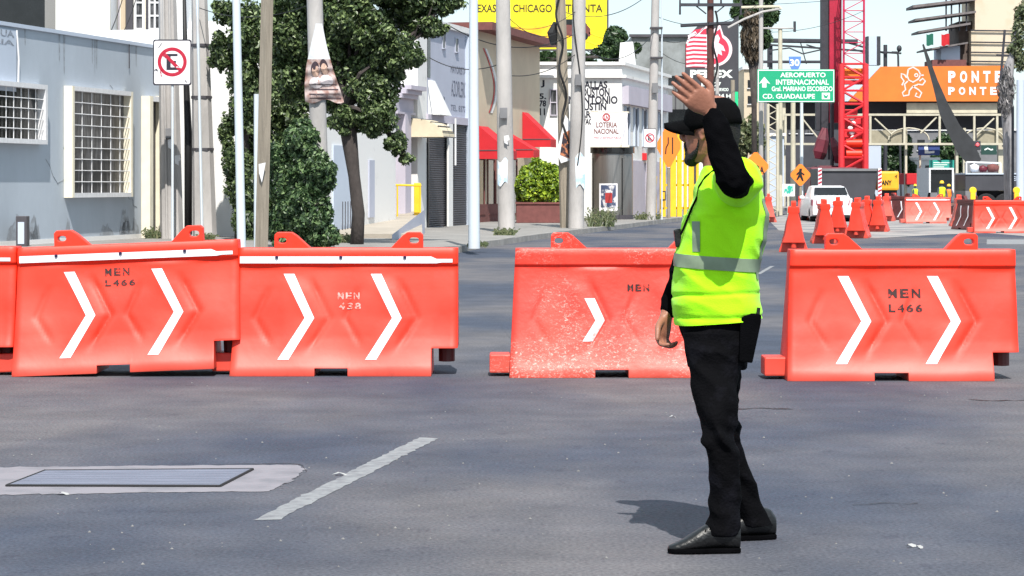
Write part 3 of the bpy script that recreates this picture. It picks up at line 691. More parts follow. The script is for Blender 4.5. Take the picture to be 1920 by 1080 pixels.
# shirt sleeves (black)
sv = MB(); limb(sv, [(SH + Vector((.0, .06, .02)), .070), (SH, .074), (SH.lerp(EL, .5), .068), (EL + Vector((.0, -.01, 0)), .060)], 18)
Wc = WR.lerp(EL, .06)
limb(sv, [(EL, .061), (EL.lerp(WR, .25), .062), (EL.lerp(WR, .6), .056), (Wc, .040)], 18)
finish(voxel(sv, .006, 4), 'raised_sleeve', M['blackcloth'], off, disp=lambda c: fold(c, .9))
sv = MB(); limb(sv, [(S2, .066), (S2.lerp(E2, .5), .056), (E2, .050)], 18); limb(sv, [(E2, .050), (E2.lerp(W2, .4), .046), (W2.lerp(E2, .05), .037)], 18)
finish(voxel(sv, .006, 4), 'lowered_sleeve', M['blackcloth'], off, disp=lambda c: fold(c, .7))
# neon shirt: rows (py, left px, right px, half depth m)
rows = [(318, 1326, 1385, .060), (328, 1318, 1404, .105), (340, 1309, 1418, .150), (358, 1300, 1430, .185), (380, 1291, 1437, .198), (405, 1283, 1440, .196), (440, 1273, 1438, .188), (480, 1266, 1427, .182), (520, 1261, 1422, .180), (560, 1261, 1424, .182), (590, 1263, 1427, .184), (612, 1265, 1428, .184)]
vs_ = MB(); vs_.rings([ell(P((a + b) / 2, y, MYD), (b - a) / 2 / 485.4, d, 40, 2.25) for y, a, b, d in rows])
limb(vs_, [(P(1350, 352, MYD), .075), (P(1347, 322, MYD), .066)], 18)
limb(vs_, [(P(1375, 352, 9.20), .085), (P(1384, 341, 9.08), .092), (P(1383, 342, 9.02), .090)], 24)          # near short sleeve
limb(vs_, [(P(1360, 350, 9.36), .080), (P(1345, 375, 9.46), .082), (P(1330, 400, 9.48), .074)], 20)
vz0 = P(0, 612, MYD).z
def vf(co):
    z = co.z - .86; a = .8
    f = fold(co, .7, .8)
    if z < .22:                                       # drag folds round the waist
        w_ = z * 40 + 2.6 * noise.noise(Vector((co.x * 3, co.y * 3, z * 3))) - co.x * 5.5; f -= (.016 * math.exp(-(math.sin(w_) / .28) ** 2) - .004) * max(0, 1 - abs(z - .07) / .14) * (.45 + .9 * max(0, noise.noise(Vector((co.x * 7, co.y * 7, z * 9 + 3))) + .35))
    if z > .42: f += .009 * math.sin((co.x * 26 - co.z * 34)) * (.5 + noise.noise(co * 6))
    return f
hemL = P(1265, 609, MYD); hemR = P(1428, 596, MYD)
clipn = Vector((-(hemR.z - hemL.z), 0, hemR.x - hemL.x)).normalized() * -1
vest = finish(voxel(vs_, .0062, 5), 'shirt', M['neon'], off, disp=vf, clip=[(hemL, clipn)])
# reflective bands: laid on the shirt by casting onto its surface
from mathutils.bvhtree import BVHTree
vo = absloc(vest) if 0 else Vector(off.location)
bvh = BVHTree.FromPolygons([v.co + vo for v in vest.data.vertices], [tuple(p.vertices) for p in vest.data.polygons])
def wrapband(name, fn, n, mrows, out=.004):           # fn(i/n, j/m) -> (origin inside, direction)
    V = []; F = []
    for i in range(n + 1):
        for j in range(mrows + 1):
            o_, d_ = fn(i / n, j / mrows); d_ = d_.normalized(); h = bvh.ray_cast(o_ + d_ * .6, -d_)
            V.append((h[0] + d_ * out) if h[0] else o_ + d_ * .16)
    for i in range(n):
        for j in range(mrows): a = i * (mrows + 1) + j; F.append((a, a + 1, a + mrows + 2, a + mrows + 1))
    mb = MB(); mb.add(V, F); return mb.build(name, M['tape'], off, smooth=True, fix=True)
cax = P(1345, 480, MYD)
def waist(u, v):
    t = 2 * math.pi * u; d = Vector((math.cos(t), math.sin(t), 0))
    z = P(0, 490, MYD).z + (v - .5) * .050 - .012 * math.cos(t) - .004
    return Vector((cax.x, cax.y, z)), d
wrapband('waist_tape', waist, 90, 3)
def frontstrip(u, v):
    x = P(1293 + 13 * v, 0, MYD).x; z = P(0, 414 + 56 * u, MYD).z; return Vector((x, MYD, z)), Vector((0, -1, 0))
wrapband('chest_tape', frontstrip, 14, 3)
def backstrip(u, v):
    a = R(-38 + 14 * v); z = P(0, 372 + 150 * u, MYD).z; return Vector((cax.x + .02, MYD, z)), Vector((math.cos(a), math.sin(a), 0))
wrapband('back_tape', backstrip, 26, 3)
# shoes
def shoe(pts, name='shoe'):
    s = MB(); s.rings([ell(P(x, y, Y), .5 * hh / 488, w, 16, 2.3, (0, 0, 1), (0, 1, 0)) for x, y, Y, hh, w in pts])
    o = finish(voxel(s, .005, 3), name, M['leather'], off)
    x0, x1 = pts[0][0], pts[-1][0]; Y = pts[0][2]; so_ = MB(); n = 14; poly = []
    wds = [p[4] for p in pts]
    for i, p in enumerate(pts): poly.append((P(p[0], 0, p[2]).x, p[2] - p[4] - .004))
    for p in reversed(pts): poly.append((P(p[0], 0, p[2]).x, p[2] + p[4] + .004))
    so_.prism(poly, lambda x, y: (x, y, .003), lambda x, y: (x, y, .020))
    c = so_.build('sole', M['blackcloth'], o, bevel=.004)
    c.parent = o
    for v in c.data.vertices: pass
    c.location = (0, 0, 0)
    me = c.data; 
    return o
M['sole'] = M['dark']
s1 = shoe([(1388, 1008, 9.12, 40, .030), (1378, 1002, 9.12, 58, .036), (1356, 998, 9.12, 62, .040), (1330, 1004, 9.115, 50, .042), (1306, 1013, 9.11, 38, .045), (1282, 1022, 9.105, 25, .043), (1264, 1027, 9.10, 17, .034), (1252, 1029, 9.10, 12, .016)])
s2 = shoe([(1455, 985, 9.48, 34, .030), (1445, 980, 9.475, 52, .036), (1424, 976, 9.46, 58, .040), (1398, 982, 9.45, 46, .042), (1374, 990, 9.44, 34, .045), (1350, 998, 9.43, 22, .042), (1332, 1002, 9.42, 14, .020)])
lc = MB()
for i in range(4):
    q = P(1322 + i * 9, 996 - i * 6, 9.072); lc.tube([q, q + Vector((.012, .03, .012)), q + Vector((.0, .07, .006))], .0022, 5)
lc.build('laces', M['blackcloth'], off)
# cap
cp = MB(); CR = []
tilt = Matrix.Rotation(R(3), 3, hl); tilt2 = Matrix.Rotation(R(9), 3, hl)
for u, a, b in ((.006, .114, .093), (.030, .115, .094), (.060, .112, .091), (.088, .100, .082), (.110, .077, .064), (.123, .046, .040), (.128, .015, .014)):
    CR.append([HC + tilt2 @ (q - HC) for q in ell(hp(-.012, 0, u - .006), a, b, 28, 2.1, hf, hl)])
cp.rings(CR); cap = cp.build('cap', M['capcloth'], off, smooth=True)
bm_ = MB(); V = []; F = []; n = 18; k = 6
for i in range(n + 1):
    t = -1 + 2 * i / n
    for j in range(k + 1):
        s_ = j / k; f0 = .092 * math.sqrt(max(0, 1 - (t * .9) ** 2)) ; ext = .105 * math.sqrt(max(0, 1 - abs(t) ** 2.6))
        f = f0 + ext * s_ - .004; l_ = t * .084 * (1 - .08 * s_); u = .044 - .010 * s_ - .045 * t * t
        V.append(HC + tilt @ (hp(f, l_, u) - HC))
for i in range(n):
    for j in range(k): a = i * (k + 1) + j; F.append((a, a + 1, a + k + 2, a + k + 1))
N_ = len(V); V2 = V + [q - Vector((0, 0, .016)) for q in V]; F2 = F + [tuple(reversed([i + N_ for i in f])) for f in F]
bd = [i * (k + 1) + k for i in range(n + 1)]
F2 += [(a, b, b + N_, a + N_) for a, b in zip(bd[:-1], bd[1:])]
bm_.add(V2, F2).build('brim', M['capcloth'], cap, smooth=True)
bt = MB(); ball(bt, HC + tilt @ (hp(-.010, 0, .130) - HC), .008, 1, 1, .6); bt.build('button', M['capcloth'], cap, smooth=True)
# hair at the nape and beard
hr = MB(); hr.rings([ell(hp(f, 0, u), a, b, 24, 2.1, hf, hl) for u, f, a, b in ((-.095, -.062, .034, .050), (-.070, -.055, .052, .064), (-.03, -.046, .068, .078), (.02, -.034, .082, .084), (.05, -.02, .090, .084))])
finish(voxel(hr, .005, 2), 'hair', M['hair'], off, disp=lambda c: .003 * noise.noise(c * 120))
bd = MB()
for sgn in (-1, 1):
    limb(bd, [(hp(.020, sgn * .066, -.035), .003), (hp(.030, sgn * .060, -.075), .006), (hp(.052, sgn * .046, -.102), .014), (hp(.076, sgn * .026, -.118), .020), (hp(.092, 0, -.124), .020)], 10)
    limb(bd, [(hp(.104, 0, -.056), .007), (hp(.098, sgn * .022, -.060), .007), (hp(.090, sgn * .030, -.080), .008), (hp(.086, sgn * .026, -.108), .012)], 8)
ball(bd, hp(.082, 0, -.122), .03, .9, 1.2, .85, HR)
finish(voxel(bd, .004, 2), 'beard', M['hair'], off, disp=lambda c: .002 * noise.noise(c * 150))
for sgn in (-1, 1):
    e = MB(); ball(e, hp(.086, sgn * .032, -.004), .0125); e.build('eye', mat('eye', (.6, .58, .55), .2, col2=(.02, .01, .01), mix=(.6, .62)), off, smooth=True)
# lanyard with a small radio microphone at the chest, pouch on the hip
ly = MB(); pts = [P(1343, 316, 9.20)]
for x, y in ((1330, 332), (1318, 350), (1308, 368), (1298, 388), (1290, 408), (1282, 428), (1276, 440)):
    h = bvh.ray_cast(Vector((P(x, y, 9.0).x, 8.0, P(x, y, 9.15).z)), Vector((0, 1, 0))); pts.append((h[0] - Vector((0, .006, 0))) if h[0] else P(x, y, 9.18))
ly.tube(pts, .0045, 6); ly.build('lanyard', M['blackcloth'], off)
mc = MB(); c = P(1271, 446, 9.24); mc.obox(c, (.013, 0, .003), (0, .02, 0), (-.004, 0, .034)); m_ = mc.build('shoulder_microphone', M['leather'], off, bevel=.005)
pk = MB(); pk.prism([(1388, 604), (1392, 594), (1410, 588), (1428, 590), (1427, 606), (1411, 681), (1386, 678)], lambda x, y: P(x, y, 9.10), lambda x, y: P(x, y, 9.10) + Vector((.0, .055, 0)))
pk.build('holster', M['blackcloth'], off, bevel=.006)
pk = MB(); c = P(1421, 594, 9.13); pk.tube([c, c + Vector((.003, 0, .035))], .007, 8); pk.build('antenna', M['leather'], off)
pt = MB(); pt.prism([(1316, 352), (1326, 344), (1334, 356), (1322, 366)], lambda x, y: P(x, y, 9.08), lambda x, y: P(x, y, 9.25)) if 0 else None
# ---------------------------------------------------------------- left side of the street
M['bluegrey'] = mat('blue_grey_render', (0.40, 0.45, 0.515), 0.9, var=0.10, scale=0.6, bump=0.2, bscale=8, stretch=(1, 1, 0.5))
M['bluelite'] = mat('light_blue_render', (0.48, 0.54, 0.64), 0.9, var=0.05, scale=0.6)
M['white'] = mat('white_render', (0.74, 0.74, 0.73), 0.85, col2=(0.60, 0.59, 0.58), mix=(0.52, 0.80), scale=1.0, stretch=(1, 1, 0.45), bump=0.1, bscale=8)
M['whitedirty'] = mat('stained_white_render', (0.74, 0.73, 0.72), 0.9, col2=(0.42, 0.40, 0.40), mix=(0.58, 0.8), scale=1.2, bump=0.15)
M['cream'] = mat('cream_paint', (0.78, 0.72, 0.58), 0.8, var=0.08, scale=3)
M['beige'] = mat('beige_render', (0.55, 0.46, 0.34), 0.9, var=0.08, scale=0.8, bump=0.1)
M['lilac'] = mat('lilac_render', (0.46, 0.43, 0.50), 0.9, var=0.08, scale=0.8)
M['greylilac'] = mat('pale_grey_panel', (0.42, 0.44, 0.53), 0.75, var=0.05, scale=0.8)
M['glass'] = mat('dark_glass', (0.012, 0.013, 0.015), 0.15, var=0.3, scale=2)
M['curtain'] = mat('curtained_glass', (0.015, 0.015, 0.015), 0.3, col2=(0.13, 0.13, 0.14), mix=(0.45, 0.62), scale=2.6, stretch=(4, 4, 0.6))
M['whitemetal'] = mat('white_metal', (0.70, 0.70, 0.72), 0.5, var=0.1, scale=10)
M['polec'] = mat('concrete_pole', (0.40, 0.38, 0.37), 0.9, var=0.22, scale=1.5, bump=0.4, bscale=18, stretch=(1, 1, 0.35))
M['polew'] = mat('white_blue_pole', (0.56, 0.62, 0.68), 0.6, col2=(0.50, 0.42, 0.38), mix=(0.52, 0.78), scale=1.4, stretch=(1, 1, 0.5), bump=0.1)
M['wood'] = mat('weathered_wood', (0.28, 0.24, 0.19), 0.9, var=0.25, scale=3, stretch=(8, 8, 0.5), bump=0.4)
M['cable'] = mat('cable_rubber', (0.008, 0.008, 0.009), 0.6)
M['shutter'] = mat('roller_shutter', (0.07, 0.065, 0.075), 0.55, 0.2, var=0.2, scale=2)
M['red'] = mat('red_canvas', (0.50, 0.010, 0.018), 0.75, var=0.12, scale=2)
M['darkred'] = mat('dark_red_brick', (0.16, 0.055, 0.05), 0.85, var=0.2, scale=5)
M['yellow'] = mat('yellow_paint', (0.80, 0.50, 0.02), 0.5, var=0.1, scale=3)
M['bark'] = mat('bark', (0.055, 0.045, 0.042), 0.95, var=0.4, scale=6, bump=0.8, bscale=30, stretch=(1, 1, 0.4))
M['black_ink'] = mat('black_ink', (0.02, 0.02, 0.035), 0.8)
M['leaf'] = leafmat('dark_green_leaf', (0.012, 0.024, 0.009), (0.055, 0.092, 0.030), (0.26, 0.34, 0.14))
M['leaf2'] = leafmat('shrub_leaf', (0.014, 0.034, 0.014), (0.055, 0.11, 0.04), (0.22, 0.32, 0.14))
M['leafy'] = leafmat('yellow_green_leaf', (0.03, 0.07, 0.008), (0.16, 0.26, 0.015), (0.48, 0.60, 0.05))
M['grass'] = leafmat('weed_leaf', (0.05, 0.07, 0.03), (0.12, 0.15, 0.07), (0.25, 0.25, 0.14))

# grey corner house
F = Fac(0, 462)
gh = thing('house', F.pt(0, SWZ, 0), 'long low blue-grey house with barred windows at the left edge', 'house')
mb = MB(); F.sbox(mb, -14, F.S(335), SWZ, 4.66, -8, 0); mb.build('wall', M['bluegrey'], gh)
mb = MB(); F.sbox(mb, -14, F.S(335) + .02, 4.66, 4.74, -8.05, .05); mb.build('parapet_cap', M['bluelite'], gh)
mb = MB(); F.sbox(mb, -13, F.S(28), F.Z(28, 172), 4.60, 0, .03); mb.build('painted_panel', M['bluelite'], gh)
for (a, b, y0, y1, nv, nh, lab) in ((-60, 69, 168, 262, 9, 5, 'barred window with a black interior'), (124, 231, 170, 362, 6, 9, 'tall barred window with pale curtains')):
    w = thing('window', F.pt(F.S(a), F.Z(a, y1), 0), None, None); w.parent = gh; w.location = F.pt(F.S(a), F.Z(a, y1), 0) - gh.location; w['label'] = lab
    z0, z1 = F.Z(b if a < 0 else a, y1), F.Z(b if a < 0 else a, y0); s0, s1 = F.S(a), F.S(b)
    d = .20
    mb = MB(); F.sbox(mb, s0, s1, z0, z1, .002, .012); mb.build('pane', M['glass'] if a < 0 else M['curtain'], w)
    fm = M['cream'] if a > 0 else M['whitemetal']
    for (u0, u1, v0, v1) in ((s0 - .12, s0, z0 - .1, z1 + .1), (s1, s1 + .12, z0 - .1, z1 + .1), (s0, s1, z1, z1 + .1), (s0, s1, z0 - .1, z0)):
        mb = MB(); F.sbox(mb, u0, u1, v0, v1, .001, d); mb.build('frame', fm if v1 - v0 > .15 else M['whitemetal'], w)
    mb = MB(); r_ = .011
    for i in range(1, nv):
        s = s0 + (s1 - s0) * i / nv; mb.tube([F.pt(s, z0, .14), F.pt(s, z1, .14)], r_, 5)
    for i in range(1, nh):
        z = z0 + (z1 - z0) * i / nh; mb.tube([F.pt(s0, z, .15), F.pt(s1, z, .15)], r_, 5)
    mb.build('window_bars', M['whitemetal'], w)
dr = MB(); F.sbox(dr, F.S(272), F.S(292), SWZ + .02, F.Z(272, 190), .002, .01); do = dr.build('door', M['shutter'], gh)
for (a, b) in ((265, 271), (291, 297)):
    mb = MB(); F.sbox(mb, F.S(a), F.S(b), SWZ, F.Z(a, 180), .001, .22); mb.build('door_jamb', M['cream'], gh)
mb = MB(); F.sbox(mb, F.S(271), F.S(291), F.Z(271, 190), F.Z(271, 180), .001, .2); mb.build('lintel', M['whitemetal'], gh)
mb = MB(); F.sbox(mb, -10, F.S(265), SWZ, SWZ + .10, 0, .012); mb.build('plinth', M['whitedirty'], gh)
mb = MB()
for s_, y0, y1 in (('AGUA', 58, 71), ('FRIA', 76, 86)):
    a, b = -30, 24; z0, z1 = F.Z(24, y1), F.Z(24, y0)
    text(mb, s_, lambda u, v: F.pt(F.S(a) + (F.S(b) - F.S(a)) * u, z0 + (z1 - z0) * v, .034), .02)
mb.build('faded_lettering', mat('faded_ink', (.20, .22, .26), .9, col2=(.34, .38, .46), mix=(.45, .6), scale=20), gh, fix=False)
mb = MB(); mb.tube([F.pt(F.S(28), 4.6, .04), F.pt(F.S(31), 4.0, .05), F.pt(F.S(30), 3.5, .05)], .02, 6); mb.build('drain_pipe', M['whitemetal'], gh)
mb = MB(); mb.tube([F.pt(F.S(240), 4.7, .03), F.pt(F.S(240), 4.1, .03)], .012, 5); mb.build('wall_cable', M['shutter'], gh)
# meter box on the ground by the wall
mt = thing('meter_box', F.pt(F.S(4), SWZ, .3), 'small dark framed box standing by the grey wall at the left edge', 'box')
a = F.pt(F.S(2), SWZ, .35); mb = MB(); mb.box(a.x - .02, a.x + .20, a.y, a.y + .3, SWZ, SWZ + .62); mb.build('cabinet', M['shutter'], mt, bevel=.01)
mb = MB(); mb.box(a.x + .02, a.x + .15, a.y - .012, a.y - .002, SWZ + .05, SWZ + .5); mb.build('door_panel', M['bluelite'], mt)

# upper storeys seen over the grey roof
uy = 64
b1 = thing('house', at(50, HY, uy) - Vector((0, 0, CH)), 'black-windowed top storey rising above the grey house at the left edge', 'house')
mb = MB(); slab(mb, -200, -60, 84, 480, uy, 4); mb.build('wall', M['glass'], b1)
b2 = thing('house', at(150, HY, uy + 1.5) - Vector((0, 0, CH)), 'plain white house wall rising behind the grey house', 'house')
mb = MB(); slab(mb, 84, -90, 206, 470, uy + 1.5, 5); mb.build('wall', M['white'], b2)
mb = MB(); slab(mb, 198, -90, 206, 470, uy + 1.42, .08); mb.build('corner_trim', M['cream'], b2)
b3 = thing('house', at(260, HY, uy + 3) - Vector((0, 0, CH)), 'white house with small-paned windows behind the concrete poles', 'house')
mb = MB(); slab(mb, 206, -90, 345, 470, uy + 3, 5); mb.build('wall', M['white'], b3)
def paned(parent, px0, px1, py0, py1, Y, nx, ny, gm='curtain', fr='whitemetal', bar=1.6):
    w = bpy.data.objects.new('window', None); sc.collection.objects.link(w); w.parent = parent; w.location = at(px0, py1, Y) - absloc(parent)
    mb = MB(); slab(mb, px0, py0, px1, py1, Y - .02, .015); mb.build('pane', M[gm], w)
    mb = MB()
    for i in range(nx + 1):
        x = px0 + (px1 - px0) * i / nx; slab(mb, x - bar, py0, x + bar, py1, Y - .07, .05)
    for j in range(ny + 1):
        y = py0 + (py1 - py0) * j / ny; slab(mb, px0 - bar, y - bar, px1 + bar, y + bar, Y - .065, .05)
    mb.build('frame', M[fr], w); return w
paned(b3, 206, 222, -30, 55, uy + 3, 2, 3, 'curtain', 'lilac'); paned(b3, 254, 268, -20, 54, uy + 3, 1, 3); paned(b3, 280, 300, -20, 54, uy + 3, 2, 3)
mb = MB(); slab(mb, 236, -90, 247, 430, uy + 2.6, .3); mb.build('drain_pipe', M['shutter'], b3)
for a, b, m in ((226, 235, 'beige'), (270, 273, 'cream'), (273, 278, 'shutter')):
    mb = MB(); slab(mb, a, -90, b, 430, uy + 2.9, .1); mb.build('wall_strip', M[m], b3)
b4 = thing('house', at(395, HY, 68) - Vector((0, 0, CH)), 'white house glimpsed behind the dark trees', 'house')
mb = MB(); slab(mb, 346, 40, 470, 434, 68, 6); slab(mb, 470, 90, 560, 430, 68.5, 6); mb.build('wall', M['white'], b4)
mb = MB(); slab(mb, 404, 230, 440, 330, 67.9, .1); mb.build('cream_panel', M['cream'], b4)
# blue drum with red lid and a red panel
dm = thing('drum', at(411, HY, 60) - Vector((0, 0, CH - SWZ)), 'blue drum with a red lid behind the left poles', 'drum')
q = dm.location; mb = MB(); mb.tube([q, q + Vector((0, 0, .05)), q + Vector((0, 0, .45)), q + Vector((0, 0, .9)), q + Vector((0, 0, 1.02))], [.20, .21, .205, .21, .20], 16); mb.build('body', mat('blue_plastic', (.02, .10, .36), .5), dm, angle=40)
mb = MB(); mb.tube([q + Vector((0, 0, 1.02)), q + Vector((0, 0, 1.25)), q + Vector((0, 0, 1.42))], [.21, .19, .12], 16); mb.build('lid', M['orange'], dm, angle=40)

# poles
def pole(name, top, bot, pybase, m, label, cat='pole', z=SWZ, seg=8, r0=None, ridge=False, group=None, flat=1.0, Y=None):
    # top / bot: (centre px, width px) at row 0 and at the base row
    Y = Y or gY(pybase, z); b = at(bot[0], pybase, Y); b.z = z; t0 = at(top[0], 0, Y); rb = bot[1] / 2 * Y / FPX; rt = top[1] / 2 * Y / FPX
    H = 8.5; k = (H - z) / (t0.z - z); t1 = b.lerp(t0, k); rt1 = rb + (rt - rb) * k
    o = thing(name, b, label, cat, group)
    n = 7; pts = [b.lerp(t1, i / n) for i in range(n + 1)]; rs = [rb + (rt1 - rb) * i / n for i in range(n + 1)]
    mb = MB(); mb.tube(pts, rs, seg, flat=flat); mb.build('shaft', M[m], o, angle=35)
    return o, b, t1, Y
pA, bA, tA, YA = pole('concrete_pole', (314, 34), (322, 44), 447, 'polec', 'thick ribbed concrete pole behind the no parking sign', seg=8)
mb = MB()
for dx in (-.07, .09):
    mb.tube([bA + Vector((dx, -.27, 0)), tA + Vector((dx * .8, -.22, 0))], .03, 6)
mb.build('conduit', M['polec'], pA)
pB, bB, tB, YB = pole('concrete_pole', (374, 30), (384, 46), 449, 'polec', 'thick tapering concrete pole right of the no parking sign', seg=8)
mb = MB(); mb.tube([bB + Vector((-.02, -.29, 0)), tB + Vector((-.02, -.20, 0))], .035, 6); mb.build('conduit', M['polew'], pB)
for z in (2.2, 4.6, 3.4):
    mb = MB(); q = bB.lerp(tB, (z - SWZ) / (8.5 - SWZ)); mb.tube([q - Vector((0, 0, .03)), q + Vector((0, 0, .03))], .285 - z * .012, 12); mb.build('strap', M['shutter'], pB)
cbk = MB(); cbk.tube([at(353, 440, YB + .2), at(353, 250, YB + .2), at(348, 120, YB + .2), at(345, -20, YB + .2)], [.09, .09, .06, .04], 8)  # black tube put in for the shade between the two poles
solo(cbk, 'gap_shade_tube', M['cable'], 'black tube added as the dark shade in the gap between the two big concrete poles', 'cable', smooth=True)
pC, bC, tC, YC = pole('steel_pole', (443, 15), (453, 17), 470, 'polew', 'slim white-blue steel pole left of the timber pole', z=SWZ, seg=12)
pD, bD, tD, YD = pole('timber_pole', (501, 23), (490, 24), 475, 'wood', 'square weathered timber pole in front of the left tree', seg=4)
mb = MB(); q = at(491, 320, YD - .18); mb.add([q + Vector((-.06, 0, .12)), q + Vector((.07, -.01, .15)), q + Vector((.04, -.01, -.02)), q + Vector((0, 0, -.22)), q + Vector((-.05, 0, -.05))], [(0, 1, 2, 3, 4)]); mb.build('torn_notice', M['whitemetal'], pD, fix=False)
sp = MB(); a = at(481, HY, YD + .25); a.z = SWZ; sp.tube([a, a + Vector((.0, 0, 2.95))], .05, 10)
solo(sp, 'short_post', M['polew'], 'short pale post standing against the timber pole', 'post', smooth=False, angle=40)
pE, bE, tE, YE = pole('concrete_pole', (590, 30), (603, 34), 470, 'polec', 'concrete pole wrapped in a torn campaign banner', seg=12, Y=48.8)
pF, bF, tF, YF = pole('steel_pole', (888, 16), (889, 22), 466, 'polew', 'pale blue steel pole at the pavement corner before the shutters', seg=12)
pG, bG, tG, YG = pole('concrete_pole', (943, 27), (950, 32), 436, 'polec', 'concrete pole with a pale blue notice before the red awnings', seg=12)
pH, bH, tH, YH = pole('timber_pole', (1051, 20), (1062, 24), 427, 'wood', 'dark timber pole wound with cables beside the yellow-green hedge', seg=9)
pI, bI, tI, YI = pole('concrete_pole', (1086, 25), (1080, 30), 428, 'polec', 'leaning concrete pole before the white wall with painted city names', seg=12)
pJ, bJ, tJ, YJ = pole('concrete_pole', (1229, 15), (1220, 20), 412, 'polec', 'concrete pole carrying the small far no parking sign', seg=12)
mb = MB(); mb.tube([at(1241, 412, YJ), at(1241, -30, YJ)], .03, 6); mb.build('conduit', M['polew'], pJ)
for y in (52, 108):
    mb = MB(); q = at(1231, y, YJ - .22); mb.box(q.x - .22, q.x + .22, q.y - .05, q.y + .5, q.z - .03, q.z + .03); mb.build('bracket', M['shutter'], pJ)
for o_, (x, y0, y1), YY, m in ((pG, (945, 300, 345), YG, 'bluesheet'), (pH, (1047, 215, 305), YH, 'x'), (pI, (1085, 290, 350), YI, 'bluesheet')):
    if m != 'bluesheet': continue
    if 'bluesheet' not in M: M['bluesheet'] = mat('pale_blue_poster', (.42, .60, .76), .7, col2=(.75, .78, .8), mix=(.45, .55), scale=3)
    V = []; F_ = []; n = 8; w = 12
    for i in range(n + 1):
        t = -1 + 2 * i / n; px = x + t * w
        for j in range(4):
            y = y0 + (y1 - y0) * j / 3 + (5 * math.sin(i) if j in (0, 3) else 0); q = at(px, y, YY - .24 + .12 * t * t); V.append(q)
    for i in range(n):
        for j in range(3): k = i * 4 + j; F_.append((k, k + 1, k + 5, k + 4))
    mb = MB(); mb.add(V, F_).build('notice', M['bluesheet'], o_, fix=False)
# cables wound round the dark timber pole
mb = MB(); pts = []
for i in range(60):
    t = i / 59; q = at(1064 - 20 * t + 5 * math.sin(t * 21), 300 - 330 * t, YH - .26 + .05 * math.cos(t * 21)); pts.append(q)
mb.tube(pts, .035, 6); mb.build('cable', M['cable'], pH)
mb = MB(); q = at(1050, 62, YH); mb.tube([q - Vector((.15, 0, .35)), q - Vector((.22, 0, 0)), q + Vector((-.1, 0, .3))], [.12, .16, .10], 8); mb.build('splice_box', M['cable'], pH)
mb = MB(); V = [at(*p, YH - .3) for p in ((1060, 215), (1069, 228), (1070, 300), (1052, 306), (1043, 285), (1050, 260))]; mb.add(V, [tuple(range(6))]); V = [at(*p, YH - .31) for p in ((1056, 250), (1068, 244), (1069, 298), (1050, 290))]
mb.build('torn_poster', M['whitemetal'], pH, fix=False); mb = MB(); mb.add(V, [(0, 1, 2, 3)]); mb.build('torn_poster', mat('torn_print', (.5, .18, .08), .8, col2=(.03, .02, .03), mix=(.45, .52), scale=6), pH, fix=False)
mb = MB(); pts = [at(1083 + 9 * math.sin(t * 5), 330 * (1 - t) - 20, YI - .24) for t in [i / 30 for i in range(31)]]; mb.tube(pts, .02, 5); mb.build('cable', M['cable'], pI)
# the torn campaign banner on its pole
bn = thing('banner', at(600, 195, YE - .3), 'torn pointed campaign banner with two pale faces wrapped round a pole', 'banner')
def bedge(v):                                        # v 0 top .. 1 bottom: left and right px
    L = [(0, 592), (.3, 582), (.55, 574), (.8, 571), (1, 572)]; Rr = [(0, 604), (.3, 613), (.6, 625), (.85, 638), (1, 645)]
    def f(T):
        for (a, x), (b, y) in zip(T[:-1], T[1:]):
            if v <= b: return x + (y - x) * (v - a) / (b - a)
        return T[-1][1]
    return f(L), f(Rr)
def bpt(u, v, e=0):
    l, r = bedge(v); px = l + (r - l) * u; cxp = 594; w = (px - cxp)
    Y = YE - .30 + .012 * abs(w) * .8 + .03 * math.sin(v * 38 + u * 3) * (v > .55) - e
    return at(px, 44 + 146 * v + (4 * math.sin(u * 9) if v > .98 else 0), Y)
def bgrid(u0, u1, v0, v1, n=12, m=16, e=0):
    V = [bpt(u0 + (u1 - u0) * i / n, v0 + (v1 - v0) * j / m, e) for i in range(n + 1) for j in range(m + 1)]
    return MB().add(V, [(i * (m + 1) + j, (i + 1) * (m + 1) + j, (i + 1) * (m + 1) + j + 1, i * (m + 1) + j + 1) for i in range(n) for j in range(m)])
bgrid(0, 1, 0, .46).build('blank_top', M['whitemetal'], bn, smooth=True, fix=False)
bgrid(0, 1, .46, 1, 12, 30).build('printed_area', mat('faded_print', (.50, .40, .38), .8, col2=(.30, .16, .13), mix=(.42, .62), scale=7), bn, smooth=True, fix=False)
def bdisc(cu, cv, ru, rv, e, m, name):
    V = [bpt(cu + ru * math.cos(t), cv + rv * math.sin(t), e) for t in [2 * math.pi * k / 16 for k in range(16)]] + [bpt(cu, cv, e)]
    MB().add(V, [(k, (k + 1) % 16, 16) for k in range(16)]).build(name, m, bn, fix=False)
sk = mat('printed_skin', (.55, .36, .28), .8, var=.2, scale=12); hk = mat('printed_hair', (.05, .03, .04), .8); bk = mat('printed_shirt', (.62, .55, .56), .8, var=.15, scale=10)
for cu, cv in ((.34, .60), (.68, .57)):
    bdisc(cu, cv - .02, .16, .095, .012, hk, 'portrait_hair'); bdisc(cu, cv + .015, .12, .075, .018, sk, 'portrait_face'); bdisc(cu, cv + .16, .20, .075, .012, bk, 'portrait_shirt')
for i, v in enumerate((.78, .84, .90, .955)): bgrid(.12, .95, v, v + .012, 12, 1, .016).build('fold_line', hk, bn, fix=False)

